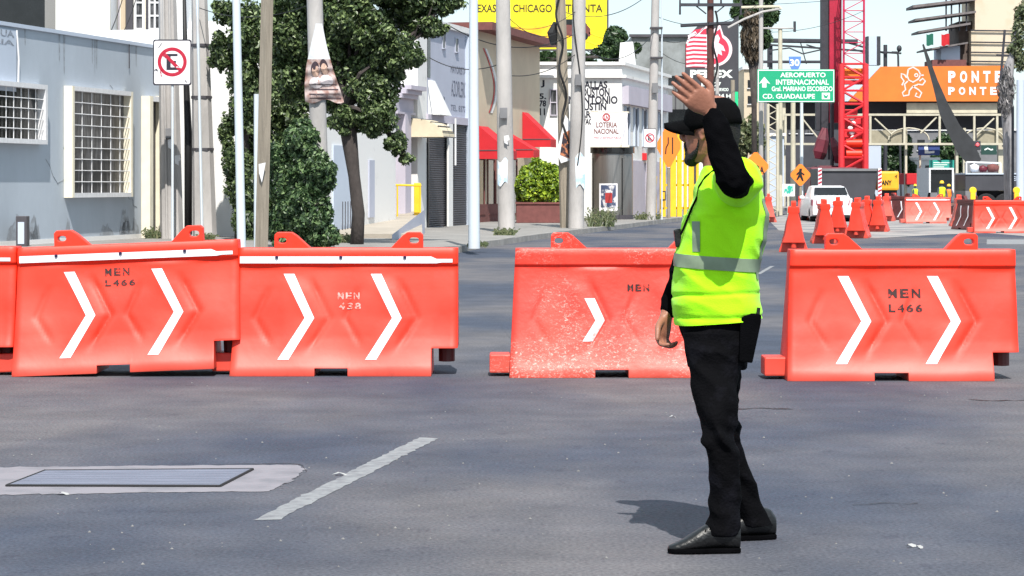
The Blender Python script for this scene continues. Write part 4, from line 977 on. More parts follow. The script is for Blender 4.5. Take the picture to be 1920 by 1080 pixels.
# ---------------------------------------------------------------- near no-parking sign
def noparking(loc_px, py0, py1, w_px, Y, label, near=True, post=True):
    x0, x1 = loc_px - w_px / 2, loc_px + w_px / 2; c = at(loc_px, (py0 + py1) / 2, Y); W = w_px * Y / FPX / 2; H = (py1 - py0) * Y / FPX / 2
    o = thing('parking_sign', c - Vector((0, 0, H)), label, 'sign')
    P_ = lambda u, v, e=0: (c.x + u * W, Y - e, c.z + v * H)
    def rr(k, r, e):
        pts = []
        for cx_, cy_, a0 in ((k - r, k * H / W - r, 0), (-(k - r), k * H / W - r, 90), (-(k - r), -(k * H / W - r), 180), (k - r, -(k * H / W - r), 270)):
            for q in range(5): t = R(a0 + q * 22.5); pts.append((cx_ + r * math.cos(t), (cy_ + r * math.sin(t)) * W / H))
        return pts
    mb = MB(); mb.prism(rr(1, .12, 0), lambda u, v: P_(u, v, .006), lambda u, v: P_(u, v, -.006)); mb.build('rim', M['black_ink'], o)
    mb = MB(); mb.prism(rr(.94, .10, 0), lambda u, v: P_(u, v, .010), lambda u, v: P_(u, v, .004)); mb.build('plate', mat('sign_white', (.76, .74, .76), .45, var=.06, scale=6), o)
    rm = M.setdefault('signred', mat('sign_red', (.42, .004, .03), .5, col2=(.5, .06, .10), mix=(.55, .75), scale=9))
    k = W / H; N = 40; ro, ri = .76, .58; oy = .02
    V = [P_(r * math.cos(t), oy + r * math.sin(t) * k, .013) for t in [2 * math.pi * i / N for i in range(N)] for r in (ri, ro)]
    MB().add(V, [(2 * i, 2 * i + 1, (2 * i + 3) % (2 * N), (2 * i + 2) % (2 * N)) for i in range(N)]).build('red_ring', rm, o, fix=False)
    mb = MB()
    a = .30
    for q in ([(-a, .42), (.28, .42), (.28, .30), (-a, .30)], [(-a, .06), (.2, .06), (.2, -.05), (-a, -.05)], [(-a, -.28), (.30, -.28), (.30, -.42), (-a, -.42)], [(-a, .30), (-a + .22, .30), (-a + .22, .06), (-a, .06)], [(-a, -.05), (-a + .22, -.05), (-a + .22, -.28), (-a, -.28)]):
        mb.add([P_(u, oy + v * k, .014) for u, v in q], [(0, 1, 2, 3)])
    mb.build('letter', M['black_ink'], o, fix=False)
    d = .60 * .7071; MB().add([P_(u, oy + v * k, .018) for u, v in ((-d - .06, d - .06), (-d + .06, d + .06), (d + .06, -d + .06), (d - .06, -d - .06))], [(0, 1, 2, 3)]).build('red_slash', rm, o, fix=False)
    if near:
        rr_ = random.Random(5)
        for cu, cv, n_ in ((-.72, .62, 5), (-.45, .42, 7), (-.80, -.30, 4), (-.55, -.62, 6), (.45, -.15, 5), (.72, -.78, 2)):
            mb = MB(); pts = []
            u, v = cu, cv
            for i in range(n_):
                u2, v2 = u + rr_.uniform(-.1, .12), v + rr_.uniform(-.1, .1); w = .022
                mb.add([P_(u - w, v, .021 + i * .0003), P_(u + w, v + .01, .021 + i * .0003), P_(u2 + w, v2, .021 + i * .0003), P_(u2 - w, v2 - .01, .021 + i * .0003)], [(0, 1, 2, 3)]); u, v = u2, v2
            mb.build('scribble', M['black_ink'] if cu < -.7 or cu > .7 else (rm if cu < 0 else M['refl']), o, fix=False)
    if post:
        mb = MB(); mb.tube([(c.x, Y + .04, SWZ), (c.x, Y + .04, c.z + H * .6)], .03, 8); mb.build('post', M['polew'], o)
    return o
noparking(323, 74, 160, 72, YB - .9, 'large graffitied no parking sign on the thick concrete pole at left')
noparking(1218.5, 241, 277, 23, YJ - .3, 'small no parking sign on the far concrete pole left of the officer', near=False, post=False)

# ---------------------------------------------------------------- trees and shrubs on the left
def tree(name, px, pybase, Y, trunk, blobs, n, size, label, leaf='leaf', cat='tree', twigs=True, seed=3, shell=.5):
    b = at(px, pybase, Y); b.z = SWZ if name != 'far_tree' else 0; o = thing(name, b, label, cat)
    bl = []
    for (x, y, rpx, rpy, dy) in blobs:
        c = at(x, y, Y + dy); k = (Y + dy) / FPX; bl.append((c.x, c.y, c.z, rpx * k, min(rpx, rpy) * k * 1.1, rpy * k))
    if trunk:
        mb = MB(); pts = [at(x, y, Y) for x, y, w in trunk]; mb.tube(pts, [w / 2 * Y / FPX for x, y, w in trunk], 10)
        mb.build('trunk', M['bark'], o, smooth=True)
        if twigs:
            fk = pts[-1]; mb = MB()
            for q in bl:
                c = Vector(q[:3]); mid = fk.lerp(c, .5) + Vector((random.uniform(-.2, .2), random.uniform(-.2, .2), .1)); mb.tube([fk, mid, c], [.07, .045, .015], 6)
                for k in range(3):
                    e = c + Vector((random.uniform(-1, 1) * q[3], random.uniform(-1, 1) * q[4], random.uniform(-.6, .9) * q[5])) * .7; mb.tube([mid.lerp(c, .6), e], [.025, .008], 5)
            mb.build('limbs', M['bark'], o)
    leaves(bl, n, size, seed, shell, sub=5).build('crown', M[leaf], o, fix=False)
    return o
tree('street_tree', 665, 462, 51, [(669, 464, 26), (672, 400, 24), (664, 330, 22), (655, 260, 30), (648, 200, 34)],
     [(655, 40, 90, 70, 0), (760, 20, 80, 55, .6), (840, 5, 45, 30, .3), (735, 95, 70, 50, -.3), (650, 130, 75, 60, .3), (700, 165, 70, 55, 0), (560, 60, 80, 70, .5), (540, 150, 50, 60, .6), (710, 225, 48, 35, -.3), (745, 265, 25, 26, -.2), (760, 298, 15, 14, -.2), (600, -30, 110, 50, 0), (715, -40, 120, 50, 0), (655, 225, 45, 35, 0), (800, 50, 40, 30, .2), (600, 110, 62, 62, .9), (628, 180, 52, 46, .9), (695, 95, 62, 60, .9), (620, 20, 60, 50, .9)], 80000, .052, 'large dark ficus tree with a bare leaning trunk on the pavement')
tree('street_tree', 455, 455, 55, [(450, 455, 22), (452, 380, 20), (462, 250, 16), (470, 180, 18)],
     [(470, 60, 60, 75, 0), (425, 25, 35, 30, 0), (420, 95, 30, 45, 0), (470, 190, 55, 80, 0), (450, 330, 42, 80, 0), (475, 410, 50, 60, 0), (540, 200, 55, 80, .3), (540, 30, 60, 60, 0), (520, 110, 50, 60, .2), (425, 240, 14, 40, 0), (500, 270, 50, 70, .2), (455, 140, 40, 50, .2)], 44000, .058, 'dark leafy tree behind the timber pole at left')
tree('shrub', 570, 466, 47.5, [(570, 464, 12), (572, 430, 10)],
     [(565, 260, 42, 45, 0), (590, 325, 55, 55, 0), (575, 395, 62, 55, 0), (600, 440, 45, 30, 0), (530, 330, 40, 70, .3), (530, 420, 40, 50, .2)], 24000, .050, 'big rounded green shrub under the campaign banner', 'leaf2', 'shrub', shell=.75)
# overhead cables
def cable(p0, p1, sag, label, r=.014, m='cable', mid=None):
    pts = [p0.lerp(p1, i / 24) - Vector((0, 0, sag * 4 * (i / 24) * (1 - i / 24))) for i in range(25)]
    mb = MB(); mb.tube(pts, r, 5); return solo(mb, 'cable', M[m], label, 'cable', smooth=True)
cable(at(845, 50, 62), at(1075, 65, YI), .45, 'black cable sagging from the ficus to the leaning concrete pole')
cable(at(560, 42, 52), at(640, 40, 52), .02, 'thin cable behind the peak of the campaign banner', .008)
cable(at(1050, 20, YH), at(1226, -20, YJ), .5, 'black cable from the dark timber pole up to the pole with the small sign')
cable(at(943, 118, YG), at(805, 108, 70), .25, 'black cable across the pale shutter building front')
cable(at(1081, 80, YI), at(1226, 60, YJ), .7, 'black cable sagging over the white building roof')
cable(at(1228, 70, YJ), at(1330, 40, 110), .5, 'thin cable from the small-sign pole to the crossarm pole')
cable(at(943, 20, YG), at(1048, 60, YH), .35, 'thin cable crossing in front of the yellow billboard', .012)
cable(at(943, 45, YG), at(1081, 20, YI), .3, 'second thin cable crossing the yellow billboard above the other', .010)
cable(at(1330, 12, 110), at(1990, -60, 120), .4, 'cable running right from the crossarm pole over the works', .012)
cable(at(200, 75, 60), at(235, -20, 62), .1, 'thin loose cable over the grey house roof, left strand', .012)
cable(at(218, 78, 60), at(260, -20, 62), .2, 'thin loose cable over the grey house roof, right strand', .012)
# ---------------------------------------------------------------- middle of the street, left side
def fwin(F, parent, px0, px1, y0, y1, m='glass', fr='whitemetal', d=.05, name='window', w=.06):
    z1, z0 = F.Z(px0, y0), F.Z(px0, y1); s0, s1 = F.S(px0), F.S(px1)
    e = bpy.data.objects.new(name, None); sc.collection.objects.link(e); e.parent = parent; e.location = F.pt(s0, z0, 0) - absloc(parent)
    mb = MB(); F.sbox(mb, s0, s1, z0, z1, .002, .012); mb.build('pane', M[m], e)
    mb = MB(); F.sbox(mb, s0 - w, s0, z0 - w, z1 + w, .001, d); F.sbox(mb, s1, s1 + w, z0 - w, z1 + w, .001, d); F.sbox(mb, s0, s1, z1, z1 + w, .001, d); F.sbox(mb, s0, s1, z0 - w, z0, .001, d + .03); mb.build('frame', M[fr], e)
    return e
# lilac house with ramp, striped awning
FM = Fac(668, 440)
hs = thing('house', FM.pt(0, SWZ, 0), 'pale house front behind the ficus trunk with a low concrete ramp', 'house')
mb = MB(); FM.sbox(mb, FM.S(610), FM.S(742), SWZ, 5.2, -6, 0); mb.build('wall', M['whitedirty'], hs)
mb = MB(); FM.box(mb, 622, 662, 272, 440, .001, .05, ground=True); mb.build('blue_panel', M['bluelite'], hs)
mb = MB()
for i in range(7):
    x = 628 + i * 5; mb.tube([FM.pt(FM.S(x), SWZ, .2), FM.pt(FM.S(x), SWZ + .85, .2)], .012, 5)
mb.build('railing', M['shutter'], hs)
mb = MB(); FM.box(mb, 690, 700, 300, 408, .001, .04); mb.build('door', M['greylilac'], hs)
F2 = Fac(797, 427)
h2 = thing('house', F2.pt(F2.S(740), SWZ, 0), 'lilac house with stepped cornice and striped half-dome awning', 'house')
mb = MB(); F2.sbox(mb, F2.S(700), F2.S(797), SWZ, F2.Z(760, 170), -6, -.4); mb.build('wall', M['lilac'], h2)
mb = MB()
for k, (y0, y1, d) in enumerate(((160, 168, .5), (168, 176, .38), (176, 184, .28), (184, 210, .16), (210, 214, .24))):
    z1, z0 = F2.Z(757, y0), F2.Z(757, y1); F2.sbox(mb, F2.S(752 - 2 * k), F2.S(781 - k), z0, z1, -.5, d - .2)
mb.build('cornice', M['lilac'], h2)
mb = MB(); F2.box(mb, 757, 768, 214, 420, -.5, .05, ground=True); mb.build('pilaster', M['lilac'], h2)
mb = MB(); F2.box(mb, 712, 745, 290, 400, -.4, -.1, ground=True); mb.build('cream_front_panel', M['cream'], h2)  # plain cream panel on the lilac front
mb = MB(); F2.box(mb, 781, 799, 25, 427, -.5, .03, ground=True); mb.build('party_wall', M['whitedirty'], h2)
mb = MB(); F2.box(mb, 770, 779, 262, 400, -.5, -.15, ground=True); mb.build('doorway', M['darkred'], h2)
# striped awning: quarter-barrel
aw = thing('awning', F2.pt(F2.S(770), F2.Z(770, 258), 0), 'beige striped quarter-round awning beside the dark shutters', 'awning')
mb = MB(); V = []; n = 10; s0, s1 = F2.S(768), F2.S(790); zb = F2.Z(770, 257); rr_ = F2.Z(770, 222) - zb
for i in range(n + 1):
    t = math.pi / 2 * i / n
    for s in (s0, s1): V.append(F2.pt(s, zb + rr_ * math.sin(t), .05 + .95 * math.cos(t)))
mb.add(V, [(2 * i, 2 * i + 1, 2 * i + 3, 2 * i + 2) for i in range(n)])
for s in (0, 1): mb.add([V[2 * i + s] for i in range(n + 1)] + [F2.pt((s0, s1)[s], zb, .05)], [tuple(range(n + 2))])
mb.build('canvas', mat('striped_canvas', (.60, .52, .38), .8, var=.1), aw, fix=False)
mb = MB()
for i in range(0, n + 1, 2):
    t = math.pi / 2 * i / n; mb.tube([F2.pt(s0 - .02, zb + rr_ * math.sin(t), .06 + .97 * math.cos(t)), F2.pt(s1 + .02, zb + rr_ * math.sin(t), .06 + .97 * math.cos(t))], .016, 5)
mb.build('rib', M['shutter'], aw)
# ramp and yellow rail
rp = MB(); q = [G(628, 446, SWZ), G(792, 447, SWZ), G(790, 428, SWZ), G(660, 430, SWZ)]
rp.hexa([(p.x, p.y, SWZ) for p in q] + [(p.x, p.y, SWZ + h) for p, h in zip(q, (.10, .10, .50, .38))])
solo(rp, 'ramp', mat('ramp_concrete', (.36, .32, .27), .9, var=.15, scale=1.5), 'low beige concrete ramp in front of the lilac house', 'ramp', kind=None)
wl = MB(); a, b = G(735, 450, SWZ), G(796, 438, SWZ); wl.hexa([(a.x, a.y, SWZ), (b.x, b.y, SWZ), (b.x, b.y + .25, SWZ), (a.x, a.y + .25, SWZ), (a.x, a.y, SWZ + .12), (b.x, b.y, SWZ + .62), (b.x, b.y + .25, SWZ + .62), (a.x, a.y + .25, SWZ + .12)])
solo(wl, 'low_wall', M['greylilac'], 'sloping grey ramp cheek wall left of the dark shutters', 'wall')
rl = thing('handrail', G(700, 430, SWZ), 'thin yellow handrail above the ramp', 'railing')
Yr = 66; mb = MB(); mb.tube([at(697, 346, Yr), at(790, 348, Yr)], .028, 6); mb.build('rail', M['yellow'], rl)
for x in (699, 745, 788):
    mb = MB(); mb.tube([at(x, 347, Yr), at(x, 425, Yr)], .022, 6); mb.build('post', M['yellow'], rl)
yp = MB(); slab(yp, 776, 343, 789, 408, 66.6, .2); solo(yp, 'yellow_box', M['yellow'], 'yellow utility box at the end of the handrail', 'box', bevel=.02)
# white two-storey shop with roller shutters
wz = thing('shop_building', F2.pt(F2.S(799), SWZ, 0), 'pale two-storey shop with dark roller shutters and faded lettering', 'building')
mb = MB(); F2.sbox(mb, F2.S(799), F2.S(882), SWZ, F2.Z(800, 45), -7, 0); mb.build('wall', M['greylilac'], wz)
mb = MB(); F2.sbox(mb, F2.S(797), F2.S(884), F2.Z(800, 45), F2.Z(800, 34), -7, .12); mb.build('cornice', M['whitedirty'], wz)
mb = MB(); F2.sbox(mb, F2.S(797), F2.S(884), F2.Z(800, 228), F2.Z(800, 214), .0, .10); mb.build('string_course', M['lilac'], wz)
mb = MB(); F2.sbox(mb, F2.S(801), F2.S(806), F2.Z(801, 145), F2.Z(801, 62), .0, .02); mb.build('dark_strip', M['glass'], wz)
mb = MB(); z0, z1 = F2.Z(803, 215), F2.Z(803, 150); a, b, c = F2.S(803), F2.S(812), F2.S(826)
mb.hexa([F2.pt(a, z0, 0), F2.pt(c, z0, 0), F2.pt(c, z0, .35), F2.pt(a, z0, .35), F2.pt(a, z1, 0), F2.pt(b, z1, 0), F2.pt(b, z1, .06), F2.pt(a, z1, .06)]); mb.build('sloped_hood', M['white'], wz)
for (a, b, y0, y1) in ((829, 834, 60, 90), (853, 858, 72, 97)): fwin(F2, wz, a, b, y0, y1, 'glass', 'greylilac', .03, w=.03)
for (a, b, y0) in ((799, 832, 232), (842, 872, 232)):
    z0, z1 = SWZ + .02, F2.Z(a, y0); s0, s1 = F2.S(a), F2.S(b)
    e = bpy.data.objects.new('roller_shutter', None); sc.collection.objects.link(e); e.parent = wz; e.location = F2.pt(s0, z0, 0) - absloc(wz)
    mb = MB(); F2.sbox(mb, s0, s1, z0, z1, .002, .02); mb.build('backing', M['shutter'], e)
    mb = MB(); n = 46
    for i in range(n):
        za = z0 + (z1 - z0) * i / n; h = (z1 - z0) / n; V = [F2.pt(s, z, d) for s in (s0, s1) for z, d in ((za, .02), (za + h * .5, .045), (za + h * .92, .02))]
        mb.add(V, [(0, 3, 4, 1), (1, 4, 5, 2)])
    mb.build('slats', M['shutter'], e, fix=False)
    mb = MB(); F2.sbox(mb, s0 - .06, s0, z0, z1, 0, .09); F2.sbox(mb, s1, s1 + .06, z0, z1, 0, .09); mb.build('guide_rail', M['glass'], e)
mb = MB(); F2.sbox(mb, F2.S(833), F2.S(841), SWZ, F2.Z(833, 232), .001, .14); mb.build('pier', M['whitedirty'], wz)
mb = MB(); mb.tube([F2.pt(F2.S(842), F2.Z(842, 222), .2), F2.pt(F2.S(842), F2.Z(842, 310), .2)], .03, 6); mb.build('conduit', M['whitemetal'], wz)
mb = MB(); F2.sbox(mb, F2.S(872), F2.S(884), SWZ, F2.Z(872, 70), .001, .12); mb.build('corner_pier', M['bluelite'], wz)
ik = mat('faded_sign_ink', (.10, .11, .16), .9, col2=(.38, .40, .48), mix=(.52, .66), scale=14)
for s_, x0, x1, y0, y1 in (('MAYORISTA', 845, 873, 122, 136), ('AZORLERO', 846, 874, 150, 180), ('TEL. 8372', 845, 873, 196, 207), ('8', 829, 834, 181, 188), ('9', 829, 834, 190, 198)):
    mb = MB(); z1, z0 = F2.Z(x0, y0), F2.Z(x0, y1); text(mb, s_, lambda u, v: F2.pt(F2.S(x0) + (F2.S(x1) - F2.S(x0)) * u, z0 + (z1 - z0) * v, .006), .0); mb.build('lettering', ik, wz, fix=False)

# beige restaurant with red awnings
FR = Fac(896, 417)
rs = thing('restaurant', FR.pt(0, SWZ, 0), 'beige restaurant with dark roof edge behind the concrete pole and hedge', 'building')
sE = FR.S(1012)
mb = MB(); FR.sbox(mb, FR.S(893), sE, SWZ, FR.Z(950, 72), -8, 0); mb.build('wall', M['beige'], rs)
mb = MB(); FR.sbox(mb, FR.S(893) - .2, sE + .35, FR.Z(950, 72), FR.Z(950, 58), -8, .6); mb.build('roof_edge', M['darkred'], rs)
mb = MB(); FR.sbox(mb, FR.S(893), FR.S(958), SWZ, FR.Z(900, 383), .0, .05); mb.build('base_band', M['darkred'], rs)
for (a, b) in ((897, 907), (914, 926), (929, 938), (958, 968)):
    fwin(FR, rs, a, b, 300, 400, 'glass', 'darkred', .04, w=.05)
mb = MB()
for k, w in enumerate((.0, .35, .7)):
    V = []; n = 14
    for i in range(n + 1):
        t = i / n; V += [FR.pt(FR.S(905) + 1.6 * math.sin(t * 2.6) + w * .4, FR.Z(905, 90 + 120 * t), .012 + k * .003), FR.pt(FR.S(905) + 1.6 * math.sin(t * 2.6) + w * .4 + .28, FR.Z(905, 90 + 120 * t), .012 + k * .003)]
    mb2 = MB(); mb2.add(V, [(2 * i, 2 * i + 1, 2 * i + 3, 2 * i + 2) for i in range(n)]); mb2.build('painted_swoosh', M[('red', 'glass', 'white')[k]], rs, fix=False)
def awn(F, a, b, yt, yb, d, label):
    s0, s1 = F.S(a), F.S(b); z1, z0 = F.Z(a, yt), F.Z(a, yb)
    o = thing('awning', F.pt(s0, z0, 0), label, 'awning', 'red canvas awnings')
    zv = z0 + .28
    mb = MB(); mb.add([F.pt(s0, z1, .01), F.pt(s1, z1, .01), F.pt(s1, zv, d), F.pt(s0, zv, d), F.pt(s0, zv, .01), F.pt(s1, zv, .01)], [(0, 1, 2, 3), (0, 3, 4), (1, 5, 2)]); mb.build('canvas', M['red'], o, fix=False)
    mb = MB(); F.sbox(mb, s0, s1, z0, zv, d - .02, d); F.sbox(mb, s0, s0 + .02, z0, zv, .01, d - .02); mb.build('valance', M['red'], o)
    mb = MB(); mb.tube([F.pt(s0, zv, .02), F.pt(s0, zv, d - .03), F.pt(s1, zv, d - .03), F.pt(s1, zv, .02)], .02, 5); mb.build('frame', M['shutter'], o)
awn(FR, 897, 915, 236, 298, 1.0, 'red awning between the pale blue pole and the concrete pole')
awn(FR, 948, 960, 250, 296, 1.0, 'red awning partly behind the concrete pole')
awn(FR, 979, 990, 210, 276, 1.05, 'red awning sloping over the hedge, farthest of the three')
# hedge in a planter
pl = thing('planter', at(1010, HY, 79) - Vector((0, 0, CH - SWZ)), 'yellow-green hedge growing in a long dark red planter', 'hedge planter')
mb = MB(); a, b = at(968, 412, 79), at(1052, 412, 79); mb.box(a.x, b.x, 78.8, 80.4, SWZ, SWZ + .62); mb.build('trough', M['darkred'], pl, bevel=.02)
mb = MB(); mb.box(a.x - .03, b.x + .03, 78.76, 80.44, SWZ + .62, SWZ + .68); mb.build('rim', M['darkred'], pl)
k = 79 / FPX; bl = []
for x, y, rx, ry in ((985, 345, 20, 36), (1010, 335, 24, 40), (1036, 340, 20, 36), (998, 365, 30, 22), (1030, 365, 24, 22)):
    c = at(x, y, 79.6); bl.append((c.x, c.y, c.z, rx * k, .6, ry * k))
leaves(bl, 9000, .065, 11, .75).build('foliage', M['leafy'], pl, fix=False)

# white corner building with painted city names
YB = 91.0
cb = thing('corner_building', at(1100, HY, YB) - Vector((0, 0, CH - SWZ)), 'white corner building with painted city names and a roof ledge', 'building')
a, b = at(940, 410, YB), at(1166, 410, YB); zt = at(0, 122, YB).z; zl = at(0, 143, YB).z
k_ = .225
def cbox(mb, x0, x1, y0, y1, z0, z1, e=0):           # right side follows the street
    mb.hexa([(x0, y0, z0), (x1, y0, z0), (x1 + k_ * (y1 - y0), y1, z0), (x0, y1, z0), (x0, y0, z1), (x1, y0, z1), (x1 + k_ * (y1 - y0), y1, z1), (x0, y1, z1)])
mb = MB(); cbox(mb, a.x, b.x, YB, YB + 11, SWZ, zt); mb.build('wall', M['white'], cb)
mb = MB(); cbox(mb, a.x - .1, b.x + .12, YB - .12, YB + 11, zt, zt + .12); mb.build('parapet_cap', M['whitedirty'], cb)
mb = MB(); cbox(mb, a.x - .1, b.x + .16, YB - .16, YB + 11, zl - .06, zl + .05); mb.build('ledge', M['whitedirty'], cb)
FB = Fac(1166, Y=YB, k=k_)
mb = MB(); FB.sbox(mb, .1, 10.8, zl - 1.05, zl - .35, .001, .25); mb.build('side_canopy', M['lilac'], cb)
for i in range(5): 
    s0 = .6 + 2.0 * i; e = bpy.data.objects.new('window', None); sc.collection.objects.link(e); e.parent = cb; e.location = FB.pt(s0, zl - 2.6, 0) - absloc(cb)
    mb = MB(); FB.sbox(mb, s0, s0 + .8, zl - 2.6, zl - 1.15, .002, .012); mb.build('pane', M['glass'], e)
    mb = MB(); FB.sbox(mb, s0 - .06, s0, zl - 2.6, zl - 1.1, .001, .08); FB.sbox(mb, s0 + .8, s0 + .86, zl - 2.6, zl - 1.1, .001, .08); mb.build('frame', M['bluelite'], e)
mb = MB(); FB.sbox(mb, .2, 10.6, SWZ, SWZ + 2.2, .001, .05); mb.build('grey_dado', M['lilac'], cb)
ink = M['black_ink']
for s_, x0, x1, y0, y1 in (('DALLAS', 1085, 1139, 152, 166), ('HOUSTON', 1081, 1143, 165, 181), ('SAN ANTONIO', 1048, 1158, 180, 195), ('AUSTIN', 1083, 1137, 193, 207), ('LAREDO', 1082, 1138, 208, 221), ('WACO', 1088, 1118, 222, 234), ('J', 1014, 1021, 150, 164), ('5.', 1011, 1024, 175, 186), ('78', 1011, 1024, 188, 200), ('11', 1012, 1022, 203, 216)):
    mb = MB(); text_slab(mb, s_, x0, x1, y0, y1, YB - .006, .035); mb.build('painted_lettering', ink, cb, fix=False)
paned(cb, 1032, 1044, 168, 216, YB, 1, 2, 'curtain', 'lilac', 1.0)
# roof things
rf = thing('roof_turret', at(1178, 130, YB + 5), 'white broken-topped turret on the corner building roof', 'roof turret')
mb = MB(); mb.prism([(1163, 80), (1186, 78), (1190, 110), (1194, 150), (1180, 150), (1175, 118), (1160, 122)], lambda x, y: at(x, y, YB + 3.5), lambda x, y: at(x, y, YB + 3.5) + Vector((.1, 1.2, 0))); mb.build('wall', M['whitedirty'], rf)
# lottery sign + metal kiosk
YK = 86.5
sg = thing('sign_box', at(1142, 275, YK), 'white lottery sign with red round emblem above the metal kiosk', 'sign')
mb = MB(); slab(mb, 1108, 212, 1177, 272, YK, .15); mb.build('panel', M['refl'], sg, bevel=.01)
mb = MB(); slab(mb, 1105, 209, 1180, 212, YK - .01, .18); slab(mb, 1105, 272, 1180, 276, YK - .01, .18); mb.build('frame', M['cream'], sg)
lr = mat('lottery_red', (.40, .03, .03), .6)
N = 24; c = at(1137, 220, YK - .01); r = 7.5 * YK / FPX
MB().add([(c.x + q * r * math.cos(t), c.y, c.z + q * r * math.sin(t)) for t in [2 * math.pi * i / N for i in range(N)] for q in (.72, 1)], [(2 * i, 2 * i + 1, (2 * i + 3) % (2 * N), (2 * i + 2) % (2 * N)) for i in range(N)]).build('emblem_ring', lr, sg, fix=False)
mb = MB(); text_slab(mb, 'LN', 1133, 1141, 216, 224, YK - .012, .03); mb.build('emblem_letters', lr, sg, fix=False)
for s_, x0, x1, y0, y1 in (('LOTERIA', 1118, 1157, 229, 239), ('NACIONAL', 1114, 1160, 241, 251)):
    mb = MB(); text_slab(mb, s_, x0, x1, y0, y1, YK - .01, .02); mb.build('lettering', mat('brown_ink', (.16, .05, .03), .7), sg, fix=False)
mb = MB(); text_slab(mb, 'PARA LA ASISTENCIA PUBLICA', 1114, 1165, 256, 260, YK - .01, .0); mb.build('small_lettering', lr, sg, fix=False)
kk = thing('kiosk', at(1148, HY, YK + .8) - Vector((0, 0, CH - SWZ)), 'round-fronted brushed metal kiosk with a poster on its door', 'kiosk')
c = kk.location; rk = 39 * YK / FPX
mb = MB(); mb.tube([c + Vector((0, 0, z)) for z in (0, .02, 2.35, 2.4)], [rk, rk, rk, rk * .98], 28); mb.build('body', mat('brushed_metal', (.22, .21, .20), .35, .7, var=.15, scale=2, stretch=(3, 3, .3)), kk, angle=40)
mb = MB(); mb.tube([c + Vector((0, 0, z)) for z in (2.4, 2.62, 2.66)], [rk * 1.08, rk * 1.08, rk], 28); mb.build('roof', M['glass'], kk, angle=40)
mb = MB(); mb.tube([c + Vector((0, 0, z)) for z in (.001, .16)], [rk * 1.03, rk * 1.03], 28); mb.build('plinth', M['shutter'], kk, angle=40)
def cyl(px0, px1, z0, z1, e):
    V = []; n = 8
    for i in range(n + 1):
        x = at(px0 + (px1 - px0) * i / n, 0, YK).x; y = c.y - math.sqrt(max(0, (rk + e) ** 2 - (x - c.x) ** 2)); V += [(x, y, z0), (x, y, z1)]
    return MB().add(V, [(2 * i, 2 * i + 2, 2 * i + 3, 2 * i + 1) for i in range(n)])
cyl(1124, 1158, .42, 1.42, .006).build('poster_frame', M['refl'], kk, fix=False)
cyl(1127, 1155, .55, 1.36, .010).build('poster', mat('poster_print', (.05, .07, .14), .6, col2=(.7, .68, .7), mix=(.5, .6), scale=4), kk, fix=False)
cyl(1135, 1148, .72, 1.08, .014).build('poster_badge', lr, kk, fix=False)
for x in (1112, 1166):
    cyl(x, x + 2, .17, 2.34, .006).build('door_seam', M['glass'], kk, fix=False)
# yellow billboard
YY = 125.0
bb = thing('billboard', at(1010, 100, YY), 'yellow rooftop billboard with city names and an old car picture', 'billboard')
M['byellow'] = mat('billboard_yellow', (.95, .80, .01), .5, var=.04, scale=1); M['borange'] = mat('billboard_orange', (.95, .45, .01), .5, col2=(.95, .62, .02), scale=1.2)
mb = MB(); slab(mb, 893, -24, 1138, 92, YY, .25); mb.build('panel', M['byellow'], bb)
mb = MB(); slab(mb, 890, 92, 1141, 95, YY - .03, .32); slab(mb, 1138, -26, 1141, 92, YY - .03, .32); mb.build('frame', M['shutter'], bb)
MB().add([at(x, y, YY - .01) for x, y in ((966, 50), (1060, 44), (1082, 60), (1060, 84), (1010, 85), (968, 66))], [tuple(range(6))]).build('orange_field', M['borange'], bb, fix=False)
for (p, m) in (([(1040, 66), (1042, 52), (1054, 46), (1100, 46), (1107, 54), (1107, 68)], 'darkred'), ([(1054, 46), (1062, 36), (1092, 36), (1101, 46), (1078, 47)], 'glass')):
    MB().add([at(x, y, YY - .02) for x, y in p], [tuple(range(6)) if len(p) == 6 else tuple(range(5))]).build('car_picture', M[m], bb, fix=False)
for x in (1054, 1096):
    N = 16; c_ = at(x, 68, YY - .03); MB().add([(c_.x + .19 * math.cos(t), c_.y, c_.z + .19 * math.sin(t)) for t in [2 * math.pi * i / N for i in range(N)]], [tuple(range(N))]).build('wheel_picture', M['glass'], bb, fix=False)
mb = MB(); mb.add([at(1104, 60, YY - .02), at(1135, 72, YY - .02), at(1135, 74, YY - .02), at(1104, 63, YY - .02)], [(0, 1, 2, 3)]); mb.add([at(1100, 74, YY - .02), at(1135, 88, YY - .02), at(1135, 91, YY - .02), at(1098, 78, YY - .02)], [(0, 1, 2, 3)]); mb.build('orange_rays', M['borange'], bb, fix=False)
for s_, x0, x1 in (('TEXAS', 885, 930), ('CHICAGO', 962, 1035), ('ATLANTA', 1048, 1130)):
    mb = MB(); text_slab(mb, s_, x0, x1, 8, 23, YY - .02, .02); mb.build('lettering', mat('dark_olive_ink', (.06, .04, .01), .7), bb, fix=False)
for x in (905, 970, 1040, 1110, 1133):
    mb = MB(); mb.tube([at(x, 90, YY + .4), at(x, HY, YY + .4) - Vector((0, 0, CH - .1))], .09, 6); mb.build('post', M['shutter'], bb)
